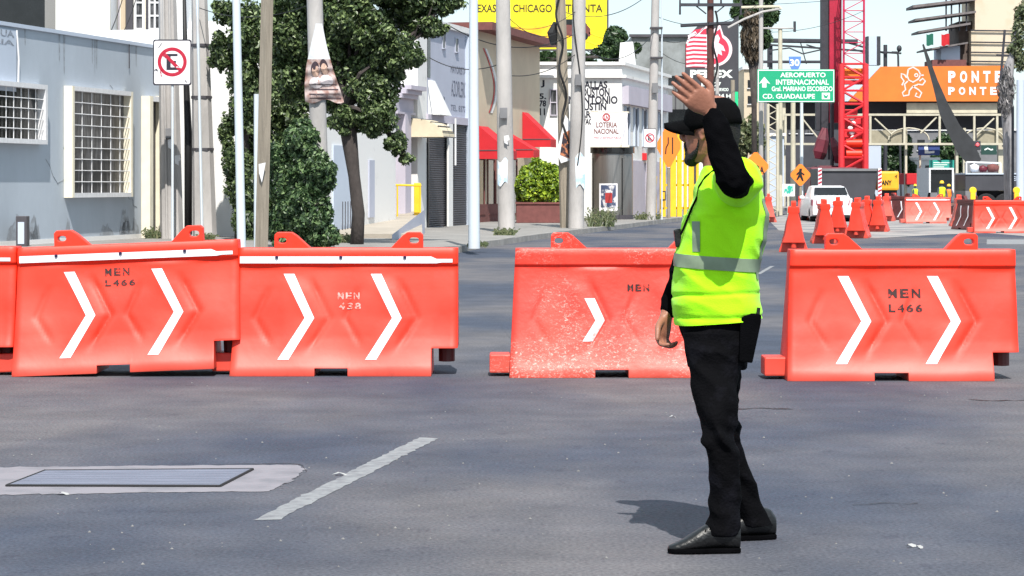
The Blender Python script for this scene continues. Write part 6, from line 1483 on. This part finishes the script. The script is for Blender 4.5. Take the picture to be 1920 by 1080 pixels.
for x in (1534, 1578): mb = MB(); mb.box(at(x, 0, Yr).x - .3, at(x, 0, Yr).x + .3, Yr - 1, Yr + 3, .02, .9); mb.build('crawler_track', M['darksteel'], rg, bevel=.12)
# --- red lattice crane
cr_ = thing('crane', ground(1600, 116), 'tall red lattice crane mast right of the drilling rig', 'crane')
Yc = 116.0
def lattice(x0, x1, y0, y1, r, m, n, seg='brace', dep=1.2, rb=None):
    for x in (x0, x1):
        for d in (0, dep): mb = MB(); bar(mb, at(x, y1, Yc + d), at(x, y0, Yc + d), r); mb.build('leg', M[m], cr_)
    mb = MB()
    for i in range(n):
        a = y1 + (y0 - y1) * i / n; b = y1 + (y0 - y1) * (i + 1) / n; p, q = (x0, x1) if i % 2 else (x1, x0)
        for d in (0, dep): bar(mb, at(p, a, Yc + d), at(q, b, Yc + d), rb or r * .5, 5)
        for x in (x0, x1): bar(mb, at(x, a, Yc), at(x, b, Yc + dep), rb or r * .5, 5)
        bar(mb, at(x0, b, Yc), at(x1, b, Yc), rb or r * .5, 5)
    mb.build('lacing', M[m], cr_)
M['magenta'] = mat('crane_upper_red', (.50, .02, .08), .5, var=.15, scale=3)
lattice(1582, 1620, -60, 120, .055, 'magenta', 9, rb=.022)
lattice(1578, 1623, 120, 395, .15, 'cranered', 11, rb=.06)
for y0, y1, m, x0, x1 in ((128, 148, 'orange_sign', 1584, 1618), (150, 158, 'cranered', 1580, 1622), (205, 216, 'cranered', 1584, 1608), (222, 392, 'cranered', 1582, 1619)):
    mb = MB(); slab(mb, x0, y0, x1, y1, Yc + .3, .5); mb.build('plate', M[m], cr_, bevel=.02)
mb = MB(); 
for i in range(5): 
    q = at(1597 + 3 * math.sin(i * 2.1), 222 + i * 9, Yc + .1); ball(mb, q, .13, 1, .6, .8)
mb.build('pulley_block', M['whitemetal'], cr_, smooth=True)
for i in range(2):
    mb = MB(); q = at(1601, 268 + i * 20, Yc + .1); mb.tube([q - Vector((.38, 0, 0)), q + Vector((.38, 0, 0))], .19, 12); mb.build('winch', M['orange'], cr_, angle=40)
mb = MB(); slab(mb, 1576, 345, 1628, 385, Yc - .1, 3); mb.build('base', M['cranered'], cr_, bevel=.06)
# --- unfinished concrete tower with slabs at the top right
Yu = 168.0
ut = thing('unfinished_building', ground(1850, Yu), 'unfinished concrete building with open slab ends and cream wall at upper right', 'building')
mb = MB(); slab(mb, 1828, -80, 1925, 57, Yu, 5); slab(mb, 1821, 57, 1898, 190, Yu + .05, 5); mb.build('cream_wall', mat('cream_concrete', (.62, .52, .40), .9, col2=(.48, .40, .26), mix=(.5, .75), scale=.5), ut)
mb = MB(); slab(mb, 1798, 40, 1822, 135, Yu + 1, 4); mb.build('dark_core', mat('brown_core', (.10, .075, .065), .9, var=.3), ut)
for (x0, y0, x1, y1, th) in ((1712, 12, 1830, -2, 5), (1716, 37, 1830, 22, 4), (1722, 60, 1820, 44, 4), (1732, 94, 1815, 80, 3)):
    mb = MB(); k = th * Yu / FPX / 2; a, b = at(x0, y0, Yu - .5), at(x1, y1, Yu - .5)
    mb.hexa([a + Vector((0, 0, -k)), b + Vector((0, 0, -k)), b + Vector((0, 3, -k)), a + Vector((0, 3, -k)), a + Vector((0, 0, k)), b + Vector((0, 0, k)), b + Vector((0, 3, k)), a + Vector((0, 3, k))]); mb.build('floor_slab', mat('slab_grey', (.16, .14, .14), .9, var=.3), ut)
for x in (1774, 1784, 1799, 1812):
    mb = MB(); mb.tube([at(x, -60, Yu - .2), at(x, 58, Yu - .2)], .06, 6); mb.build('prop', M['darksteel'], ut)
mb = MB(); slab(mb, 1765, 86, 1800, 122, Yu + .3, 3); mb.build('white_room', M['bluelite'], ut)
mb = MB(); slab(mb, 1748, 112, 1812, 126, Yu, 3.2); mb.build('parapet', M['darkred'], ut)
for y in (57, 79, 98, 115):
    mb = MB(); bar(mb, at(1820, y, Yu - .1), at(1900, y + 1, Yu - .1), .05); mb.build('band', M['darksteel'], ut)
for x0, x1, m, lab in ((1737, 1750, mat('flag_green', (.01, .12, .08), .8), 'dark green cloth hanging from the slab edge'), (1765, 1780, 'red', 'red cloth hanging from the slab edge beside the green one')):
    mb = MB(); V = []; n = 6
    for i in range(n + 1):
        for j in range(5): V.append(at(x0 + (x1 - x0) * i / n, 64 + j * 5.3 + math.sin(i) * 1.2, Yu - .9 + .08 * math.sin(i * 1.9 + j)))
    mb.add(V, [(i * 5 + j, (i + 1) * 5 + j, (i + 1) * 5 + j + 1, i * 5 + j + 1) for i in range(n) for j in range(4)]); solo(mb, 'cloth', m if not isinstance(m, str) else M[m], lab, 'cloth', fix=False, smooth=True)
# --- dark sweeping tarp strip, gantry pole and shaggy palm trunk
tb = MB(); L_ = [(1729, 84), (1738, 120), (1750, 165), (1762, 215), (1778, 250), (1794, 285), (1818, 312)]; Rr_ = [(1732, 82), (1744, 112), (1758, 150), (1778, 195), (1800, 235), (1824, 262), (1840, 300)]
V = []
for (a, b) in zip(L_, Rr_):
    for e in (0, .25): V += [at(*a, 128 + e), at(*b, 128 + e)]
Fq = []
for i in range(len(L_) - 1):
    k = i * 4; Fq += [(k, k + 1, k + 5, k + 4), (k + 2, k + 6, k + 7, k + 3), (k, k + 4, k + 6, k + 2), (k + 1, k + 3, k + 7, k + 5)]
tb.add(V, Fq + [(0, 2, 3, 1), (len(V) - 4, len(V) - 3, len(V) - 1, len(V) - 2)])
solo(tb, 'tarp_strip', mat('dark_tarp', (.028, .03, .034), .8, var=.25, scale=2), 'dark curved strip sweeping down in front of the orange banner', 'tarp')
tp = MB(); tp.tube([at(1814, 305, 128), ground(1816, 128)], [.16, .18], 8); solo(tp, 'post', M['midgrey'], 'grey post under the lower end of the dark curved strip', 'post')
pt_ = thing('shaggy_tree', ground(1893, 98), 'shaggy grey trunk with sparse foliage at the right picture edge', 'tree')
mb = MB(); mb.tube([ground(1893, 98), at(1890, 250, 98), at(1886, 150, 98), at(1898, 100, 98), at(1915, 20, 98)], [.20, .22, .30, .12, .08], 10); mb.build('trunk', mat('shaggy_bark', (.27, .26, .27), .95, var=.5, scale=4, bump=1, bscale=20, stretch=(2, 2, .3)), pt_, smooth=True)
k = 98 / FPX; bl = []
for x, y, rx, ry in ((1910, 60, 14, 50), (1912, 110, 16, 26), (1898, 92, 12, 10), (1925, 20, 22, 30)): c = at(x, y, 98); bl.append((c.x, c.y, c.z, rx * k, .4, ry * k))
leaves(bl, 1800, .09, 21, .3).build('foliage', M['grass'], pt_, fix=False)
leaves([(at(1886, 170, 97.8).x, 97.8, at(0, 170, 98).z, .36, .3, 1.1)], 900, .12, 22, .6, droop=2.5, aspect=.25).build('dry_sheaths', M['grass'] if 0 else leafmat('grey_sheath', (.05, .05, .05), (.16, .15, .15), (.34, .32, .33)), pt_, fix=False)
mb = MB(); bar(mb, at(1884, 56, 97), at(1876, 150, 97), .05); bar(mb, at(1868, 103, 97), at(1892, 104, 97), .04); mb.build('bracket', M['darksteel'], pt_)
tallpost(1913, 14, 96, 'bluelite', 'pale blue-grey column at the right picture edge', 150, 'column', 'column')
tallpost(1899, 5, 97, 'darksteel', 'thin black pipe beside the pale blue column at the right edge', 200, 'pipe', 'pipe')
# --- traffic light and dark sign under the bridge
tl = thing('traffic_light', at(1832, 285, 132), 'red traffic light hanging under the footbridge', 'traffic light')
mb = MB(); slab(mb, 1822, 264, 1839, 281, 132, .3); mb.build('housing', M['darksteel'], tl, bevel=.04)
em = bpy.data.materials.new('lamp_red'); em.use_nodes = True; em.node_tree.nodes['Principled BSDF'].inputs['Base Color'].default_value = (.8, .05, .05, 1); em.node_tree.nodes['Principled BSDF'].inputs['Emission Color'].default_value = (1, .10, .12, 1); em.node_tree.nodes['Principled BSDF'].inputs['Emission Strength'].default_value = 1.5
for x, y in ((1826, 274), (1833, 271)):
    mb = MB(); q = at(x, y, 131.95); ball(mb, q, .09, 1, .4, 1); mb.build('lens', em, tl)
mb = MB(); bar(mb, at(1830, 264, 132.1), at(1830, 240, 132.1), .04); mb.build('hanger', M['darksteel'], tl)
dsn = thing('street_sign', at(1856, 290, 133), 'dark green horizontal sign with pale marks right of the red traffic light', 'sign')
mb = MB(); slab(mb, 1840, 272, 1869, 290, 133, .1); mb.build('panel', mat('deep_green', (.01, .05, .04), .6), dsn)
strokepx('pale_mark', [(1846, 281), (1852, 278), (1858, 281), (1862, 280)], 2.5, 133, 'sign_ink_white', dsn)
for (px0, py0, px1, py1, col, lab, tx) in ((1722, 268, 1762, 291, (.03, .06, .22), 'dark blue sign with white marks under the footbridge', 0), (1743, 300, 1789, 318, (.03, .36, .30), 'teal sign board under the footbridge above the dark tunnel mouth', 0)):
    o = thing('shop_sign', at((px0 + px1) / 2, py1, 152), lab, 'sign'); mb = MB(); slab(mb, px0, py0, px1, py1, 152, .15); mb.build('panel', mat('sign_paint', col, .6, var=.15), o)
    if 'blue' in lab:
        poly('white_mark', [(1733, 274), (1739, 272), (1741, 284), (1752, 283), (1752, 287), (1734, 288)], 152, 'sign_ink_white', o)
        mb = MB(); slab(mb, 1724, 291, 1727, 345, 152.2, .2); mb.build('post', M['creamsteel'], o)
    else:
        for i in range(3): strokepx('white_line', [(1750, 305 + i * 4), (1782 - i * 6, 305 + i * 4)], 1.5, 152, 'sign_ink_white', o)
        mb = MB(); slab(mb, 1745, 318, 1748, 345, 152.2, .2); slab(mb, 1784, 318, 1787, 345, 152.2, .2); mb.build('post', M['creamsteel'], o)
tn = thing('covered_truck', ground(1765, 140), 'black open back of a covered truck under the teal sign', 'truck')
mb = MB(); a, b = at(1744, 318, 140), at(1784, 318, 140); mb.box(a.x, b.x, 140, 144, .9, a.z); mb.build('cargo_box', M['glass'], tn)
mb = MB()
for q in ((a.x - .1, a.x, .9, a.z + .1), (b.x, b.x + .1, .9, a.z + .1), (a.x, b.x, a.z, a.z + .1)): mb.box(q[0], q[1], 139.8, 144.05, q[2], q[3])
mb.build('frame', M['whitemetal'], tn)
for x in (a.x + .15, b.x - .15):
    mb = MB(); mb.tube([(x - .14, 140.6, .45), (x + .14, 140.6, .45)], .44, 16); mb.build('wheel', M['dark'], tn)
mb = MB(); mb.box(a.x, b.x, 139.9, 140, .55, .9); mb.build('bumper', M['midgrey'], tn)

# --- white car, seen from behind
def car(px0, px1, pyb, label, name='parked_car', m='carwhite', detail=True, front=False):
    Y = gY(pyb); x0 = (px0 - CX) / FPX * Y; x1 = (px1 - CX) / FPX * Y; W = x1 - x0; cx = (x0 + x1) / 2
    o = thing(name, Vector((cx, Y, 0)), label, 'car'); s = W / 1.72; w = W / 2
    def ringp(y, hw, zb, zt, hwt, zs, hwb=None):
        # lower side, shoulder, roof
        return [(cx - (hwb or hw) , Y + y, zb), (cx - hw, Y + y, (zb + zs) / 2), (cx - hw * .97, Y + y, zs), (cx - hwt, Y + y, zt - .04), (cx - hwt * .8, Y + y, zt), (cx + hwt * .8, Y + y, zt), (cx + hwt, Y + y, zt - .04), (cx + hw * .97, Y + y, zs), (cx + hw, Y + y, (zb + zs) / 2), (cx + (hwb or hw), Y + y, zb)]
    S = [(0, w * .93, .32, .93, w * .86, .88), (.10, w * .98, .24, 1.0, w * .88, .94), (.5, w, .22, 1.03, w * .86, .97), (.95, w, .22, 1.42, w * .78, .98), (1.4, w, .22, 1.48, w * .78, .97), (2.4, w, .22, 1.48, w * .76, .95), (3.2, w, .22, 1.02, w * .8, .92), (4.1, w * .96, .24, .86, w * .78, .8), (4.3, w * .85, .34, .7, w * .7, .62)]
    S = [(a, b, c * s, d * s, e, f * s) for a, b, c, d, e, f in S]
    mb = MB(); mb.rings([ringp(a, b, c, d, e, f) for a, b, c, d, e, f in S]); mb.build('body', M[m], o, angle=50, bevel=0)
    # rear window follows the slope between stations .5 and 1.05
    def slope(t, u): 
        y = .5 + .45 * t; z = (1.03 + .39 * t) * s; hw = w * (.82 - .10 * t); return Vector((cx + u * hw, Y + y - .03, z + .03))
    mb = MB(); mb.add([slope(.12, -1), slope(.12, 1), slope(.88, 1), slope(.88, -1)], [(0, 1, 2, 3)]); mb.build('rear_window', M['glass'], o, fix=False)
    for sg in (-1, 1):
        mb = MB(); mb.hexa([(cx + sg * w * .98, Y + .06, .66 * s), (cx + sg * w * .72, Y - .02, .68 * s), (cx + sg * w * .72, Y + .1, .68 * s), (cx + sg * w * 1.01, Y + .3, .68 * s), (cx + sg * w * .97, Y + .08, .90 * s), (cx + sg * w * .78, Y - .01, .90 * s), (cx + sg * w * .78, Y + .1, .90 * s), (cx + sg * w * 1.0, Y + .3, .90 * s)]); mb.build('tail_light', mat('tail_lamp', (.30, .06, .10), .3) if m == 'carwhite' else M['maroon'], o)
        mb = MB(); ball(mb, (cx + sg * w * 1.1, Y + 2.3, .98 * s), .10, 1, .6, .8); mb.build('mirror', M[m], o)
        for y in (.75, 3.4):
            mb = MB(); mb.tube([(cx + sg * w * .72, Y + y, .31), (cx + sg * w * .98, Y + y, .31)], .31, 18); t_ = mb.build('wheel', M['dark'], o, bevel=.03)
            mb = MB(); mb.tube([(cx + sg * w * .985, Y + y, .31), (cx + sg * w * 1.0, Y + y, .31)], .19, 14); mb.build('rim', M['whitemetal'], t_)
    mb = MB(); mb.box(cx - w * .96, cx + w * .96, Y - .08, Y + .1, .27 * s, .50 * s); mb.build('bumper', M[m], o, bevel=.05)
    mb = MB(); mb.box(cx - w * .8, cx + w * .8, Y - .04, Y + .1, .18 * s, .27 * s); mb.build('valance', M['dark'], o)
    if detail:
        mb = MB(); mb.box(cx - .22, cx + .22, Y - .035, Y - .012, .62 * s, .74 * s); mb.build('number_plate', M['bluelite'], o)
        mb = MB(); mb.box(cx - w * .35, cx + w * .35, Y - .005, Y + .03, .80 * s, .825 * s); mb.build('trim_strip', M['midgrey'], o)
    return o
M['carwhite'] = mat('white_car_paint', (.80, .80, .82), .25, var=.02); M['carsilver'] = mat('silver_car_paint', (.36, .38, .40), .3, .3, var=.03); M['cardark'] = mat('dark_car_paint', (.05, .05, .06), .3, var=.05)
car(1522, 1601, 416, 'white sedan seen from behind between the end-on barriers')
car(1684, 1740, 380, 'silver car far down the street left of the covered truck', m='carsilver', detail=False)
car(1652, 1690, 376, 'dark car far down the street behind the yellow digger sign', m='cardark', detail=False)
# --- dark tipper truck bed behind the white car
dt = thing('dump_truck', ground(1593, 109), 'dark grey tipper truck with striped corner posts in front of the crane', 'truck')
Yd = 109.0; a, b = at(1540, 316, Yd), at(1648, 380, Yd)
mb = MB(); mb.hexa([(a.x + .05, Yd, b.z), (b.x - .25, Yd, b.z), (b.x - .05, Yd + 5, b.z), (a.x + .2, Yd + 5, b.z), (a.x, Yd, a.z), (b.x, Yd, a.z), (b.x + .1, Yd + 5, a.z), (a.x + .1, Yd + 5, a.z)]); mb.build('bed', M['darkpanel'], dt, bevel=.03)
for z in (a.z - .06, b.z + .1):
    mb = MB(); mb.box(a.x, b.x - .1, Yd - .08, Yd - .003, z - .05, z + .05); mb.build('rib', M['midgrey'] if z > 1.5 else M['darkpanel'], dt)
for x in (a.x - .08, b.x + .02):
    e = MB(); e.box(x - .08, x + .08, Yd - .15, Yd - .05, b.z - .1, a.z + .02); po = e.build('corner_post', M['refl'], dt)
    mb = MB(); n = 9; z0, z1 = b.z - .08, a.z
    for i in range(n):
        z = z0 + (z1 - z0) * i / n; h = (z1 - z0) / n * .5; mb.add([(x - .075, Yd - .156, z), (x + .075, Yd - .156, z + h * .8), (x + .075, Yd - .156, z + h * 1.8), (x - .075, Yd - .156, z + h)], [(0, 1, 2, 3)])
    mb.build('red_stripes', M['signred'], po, fix=False)
for x in (a.x + .35, b.x - .35):
    for y in (.8, 2.1):
        mb = MB(); mb.tube([(x - .28, Yd + y, .5), (x + .28, Yd + y, .5)], .5, 18); mb.build('wheel', M['dark'], dt, bevel=.04)
mb = MB(); mb.box(a.x + .2, b.x - .3, Yd + .2, Yd + 7, .55, b.z - .01); mb.build('chassis', M['dark'], dt)
mb = MB(); mb.box(a.x + .15, b.x - .2, Yd + 5.3, Yd + 7.3, .6, 2.2); mb.build('cab', M['maroon2'], dt, bevel=.08)
# --- yellow digger counterweight with black letters
dg_ = thing('digger', ground(1667, 112), 'yellow digger counterweight with black letters right of the tipper truck', 'digger')
M['digyellow'] = mat('digger_yellow', (.80, .40, .02), .5, var=.12, scale=2)
mb = MB(); slab(mb, 1650, 321, 1686, 357, 112, 1.6); mb.build('counterweight', M['digyellow'], dg_, bevel=.1)
mb = MB(); text_slab(mb, 'ANY', 1653, 1672, 338, 347, 111.98, .03); mb.build('lettering', M['glass'], dg_, fix=False)
strokepx('black_mark', [(1678, 331), (1682, 328), (1680, 334)], 1.6, 112, 'glass', dg_, .02)
mb = MB(); slab(mb, 1656, 357, 1682, 372, 112.3, 1.2); mb.build('turntable', M['darksteel'], dg_)
for x in (1650, 1680): mb = MB(); a_ = at(x, 0, 112); mb.box(a_.x, a_.x + .45, 111.6, 114.6, .02, .72); mb.build('crawler_track', M['dark'], dg_, bevel=.15)
# --- black flatbed trailer at right
tr_ = thing('trailer', ground(1870, 108), 'long black trailer with white lettering behind the right-hand barriers', 'trailer')
Yl = 108.0; a, b = at(1810, 327, Yl), at(1990, 345, Yl)
mb = MB(); mb.box(a.x, b.x, Yl, Yl + 2.5, b.z - .3, a.z); mb.build('side_beam', M['darkpanel'], tr_, bevel=.03)
mb = MB(); mb.box(a.x, b.x, Yl - .06, Yl + 2.5, a.z, a.z + .06); mb.build('top_rail', M['bluelite'], tr_)
mb = MB(); text_slab(mb, 'RENTA', 1886, 1940, 330, 339, Yl - .01, .03); mb.build('lettering', M['bluelite'], tr_, fix=False)
mb = MB(); mb.box(a.x, a.x + .5, Yl - .02, Yl + 2.4, .5, b.z - .3); mb.build('landing_leg', M['midgrey'], tr_)
mb = MB(); mb.box(a.x + .6, b.x, Yl + .4, Yl + 2.3, .6, b.z - .31); mb.build('underframe', M['dark'], tr_)
for x in (1850, 1885, 1915, 1950):
    mb = MB(); q = at(x, 0, Yl); mb.tube([(q.x, Yl + .05, .5), (q.x, Yl + .4, .5)], .48, 18); mb.build('wheel', M['dark'], tr_, bevel=.04)
gm = thing('generator', at(1843, 326, Yl + 1), 'rusty machinery inside a white pipe frame on the black trailer', 'machine')
mb = MB(); z0 = a.z + .065; 
for (x0, y0, x1, y1) in ((1812, 325, 1812, 304), (1812, 304, 1876, 306), (1876, 306, 1876, 325)): bar(mb, Vector((at(x0, 0, Yl + .3).x, Yl + .3, max(z0, at(0, y0, Yl + .3).z))), Vector((at(x1, 0, Yl + .3).x, Yl + .3, max(z0, at(0, y1, Yl + .3).z))), .04)
mb.build('pipe_frame', M['whitemetal'], gm)
for x0, x1, y0, m in ((1820, 1834, 308, 'whitemetal'), (1836, 1850, 311, 'maroon2'), (1852, 1872, 308, 'darkred')):
    mb = MB(); p0, p1 = at(x0, y0, Yl + .8), at(x1, y0, Yl + .8); mb.tube([(p0.x, Yl + .8, (z0 + p0.z) / 2), ((p0.x + p1.x) / 2, Yl + .8, (z0 + p0.z) / 2 + .04), (p1.x, Yl + .8, (z0 + p0.z) / 2)], [(p0.z - z0) / 2 * .8, (p0.z - z0) / 2, (p0.z - z0) / 2 * .7], 12); mb.build('drum', M[m], gm, smooth=True)
# --- yellow warning lamps on the right barriers
for i, px in enumerate((1824, 1906)):
    Y = 70.5 if 0 else gY(437) + .3; o = thing('warning_lamp', at(px, 372, Y), ('round yellow warning lamp above the left end of the bright chevron barrier', 'round yellow warning lamp above the right-edge barrier')[i], 'lamp', 'yellow warning lamps on the barriers')
    ly_ = M.setdefault('lampyellow', mat('lamp_yellow', (.85, .55, .02), .4)); q = at(px, 357, Y)
    mb = MB(); mb.tube([q - Vector((0, .05, 0)), q + Vector((0, .05, 0))], .10, 18); mb.build('lens', ly_, o, bevel=.015)
    mb = MB(); mb.box(q.x - .07, q.x + .07, Y - .05, Y + .05, at(0, 374, Y).z, q.z - .08); mb.build('battery_case', ly_, o, bevel=.01)
# --- workers far off
def worker(px, pyb, hgt, label, vest, turn=0, lean=0.0):
    Y = gY(pyb); b = ground(px, Y); o = thing('person', b, label, 'person', None); s = hgt / 1.7
    def p(x, y, z): return b + Vector((x * math.cos(turn) - y * math.sin(turn) + lean * max(0, z - .8), x * math.sin(turn) + y * math.cos(turn), z)) * 1.0 if 0 else b + Vector(((x * math.cos(turn) - y * math.sin(turn) + lean * max(0, z - .8)) * s, (x * math.sin(turn) + y * math.cos(turn)) * s, z * s))
    mb = MB()
    limb(mb, [(p(.09, 0, .86), .08 * s), (p(.10, -.02, .48), .06 * s), (p(.11, .02, .08), .045 * s), (p(.12, -.12, .04), .035 * s)], 10); limb(mb, [(p(-.09, 0, .86), .08 * s), (p(-.12, .04, .48), .06 * s), (p(-.13, .06, .08), .045 * s), (p(-.13, -.06, .04), .035 * s)], 10)
    mb.rings([ell(p(0, 0, z), a * s, d * s, 14) for z, a, d in ((.80, .15, .11), (.95, .16, .11), (1.15, .16, .11), (1.35, .19, .11), (1.42, .14, .09), (1.46, .06, .06))])
    limb(mb, [(p(0, 0, 1.40), .06 * s), (p(0, 0, 1.54), .055 * s)], 10); ball(mb, p(0, 0, 1.60), .10 * s, .8, .95, 1.1)
    for sg in (-1, 1): limb(mb, [(p(.19 * sg, 0, 1.36), .055 * s), (p(.25 * sg, -.06, 1.10), .045 * s), (p(.20 * sg, -.22, .92), .035 * s), (p(.18 * sg, -.28, .88), .04 * s)], 8)
    finish(voxel(mb, .014, 3), 'body', mat('work_clothes', (.05, .06, .09), .85), o)
    mb = MB(); mb.rings([ell(p(0, 0, z), a * s, d * s, 16) for z, a, d in ((.86, .185, .14), (1.0, .185, .14), (1.2, .185, .14), (1.36, .205, .135), (1.43, .12, .10))]); mb.build('vest', vest, o, smooth=True)
    mb = MB(); mb.rings([ell(p(0, -.0, z), a * s, a * s, 14) for z, a in ((1.62, .13), (1.64, .115), (1.70, .11), (1.75, .08), (1.77, .02))]); mb.build('helmet', M['lampyellow'], o, smooth=True)
    return o
worker(1766, 402, 1.5, 'worker in yellow vest standing before the black truck opening', M['hivis'], .3)
worker(1779, 398, 1.35, 'worker in orange vest close to the right of the yellow-vest worker', M['orange_sign'], -.4)
worker(1716, 392, 1.35, 'worker in green-yellow vest behind the faded chevron barrier', M['hivis'], .8)
worker(1533, 396, 1.4, 'worker in yellow vest behind the left side of the white car', M['hivis'], .2) if 0 else None
# rubble heap and dark drum by the workers
rb = MB(); q = ground(1795, 112)
for i in range(60):
    x, y = random.gauss(0, .45), random.gauss(0, .4); s = random.uniform(.08, .24); c = q + Vector((x, y, max(.05, .55 - abs(x) * .7) * random.random())); rb.obox(c, (s, random.uniform(-.1, .1), 0), (0, s * .7, random.uniform(-.1, .1)), (random.uniform(-.05, .05), 0, s * .6))
solo(rb, 'rubble', mat('rubble', (.22, .13, .11), .95, var=.4, scale=4), 'heap of brown rubble beside the workers', 'rubble', kind='stuff')
# ---------------------------------------------------------------- last details
# drips and grime low on the long grey wall, peeling patches
st_ = mat('wall_stain', (.26, .28, .31), .95, col2=(.34, .38, .43), mix=(.45, .6), scale=6)
rr2 = random.Random(3)
for k_i in range(9):
    s = F.S(rr2.uniform(-5, 262)); h = rr2.uniform(.2, .7); w = rr2.uniform(.2, .9); n = 9; V = []
    for i in range(n + 1): V += [F.pt(s + w * i / n, SWZ + .11, .004), F.pt(s + w * i / n, SWZ + .11 + h * math.sin(math.pi * (i + .3) / (n + .6)) * rr2.uniform(.5, 1), .004)]
    MB().add(V, [(2 * i, 2 * i + 2, 2 * i + 3, 2 * i + 1) for i in range(n)]).build('damp_stain', st_, gh, fix=False)
for k_i in range(7):                                 # runs below the parapet
    s = F.S(rr2.uniform(40, 262)); h = rr2.uniform(.3, 1.1); w = rr2.uniform(.05, .14)
    MB().add([F.pt(s, 4.65, .004), F.pt(s + w, 4.65, .004), F.pt(s + w * .6, 4.65 - h, .004), F.pt(s + w * .3, 4.65 - h * .9, .004)], [(0, 1, 2, 3)]).build('rain_streak', st_, gh, fix=False)
for k_i in range(4):                                 # crack lines
    s = F.S(rr2.uniform(60, 255)); z = rr2.uniform(1.0, 4.2); pts = []
    for i in range(8): pts.append(F.pt(s, z, .004)); s += rr2.uniform(-.05, .3); z += rr2.uniform(-.22, .05)
    mb = MB(); mb.tube(pts, .006, 4); mb.build('wall_crack', st_, gh)
# extra cables over the far side of the street
cable(at(1229, 30, YJ), at(1420, 8, 106), .6, 'cable from the small-sign pole to the slim lamp pole', .012)
cable(at(1229, 90, YJ), at(1330, 110, 110), .4, 'low cable from the small-sign pole behind the raised hand', .012)
cable(at(1081, 100, YI), at(943, 140, YG), .25, 'black cable between the leaning pole and the notice pole', .012)
cable(at(1427, 60, 106), at(1620, 20, 116), .3, 'thin cable from the slim lamp pole towards the crane', .012)
cable(at(374, 15, YB_ if 'YB_' in globals() else 55), at(590, 5, YE), .25, 'thin cable through the ficus crown from the left concrete poles', .010)
# meters and boxes on poles
for (o_, x, y, YY_, w, h, lab) in ((pG, 944, 212, YG, .10, .14, 0), (pI, 1084, 150, YI, .09, .16, 0), (pJ, 1228, 165, YJ, .10, .18, 0), (pA, 318, 250, YA, .09, .12, 0)):
    mb = MB(); q = at(x, y, YY_ - .26); mb.box(q.x - w, q.x + w, q.y - .08, q.y + .03, q.z - h, q.z + h); mb.build('junction_box', M['midgrey'], o_, bevel=.01)
# torn paper on the pale pole
for (o_, x, y, YY_) in ((pA, 320, 270, YA), (pA, 333, 300, YA), (pG, 950, 262, YG)):
    q = at(x, y, YY_ - .30); mb = MB(); mb.add([q + Vector(v) for v in ((-.07, 0, .10), (.05, -.01, .12), (.08, -.01, 0), (.02, 0, -.03), (.03, 0, -.13), (-.06, 0, -.08))], [tuple(range(6))]); mb.build('torn_paper', M['whitemetal'], o_, fix=False)
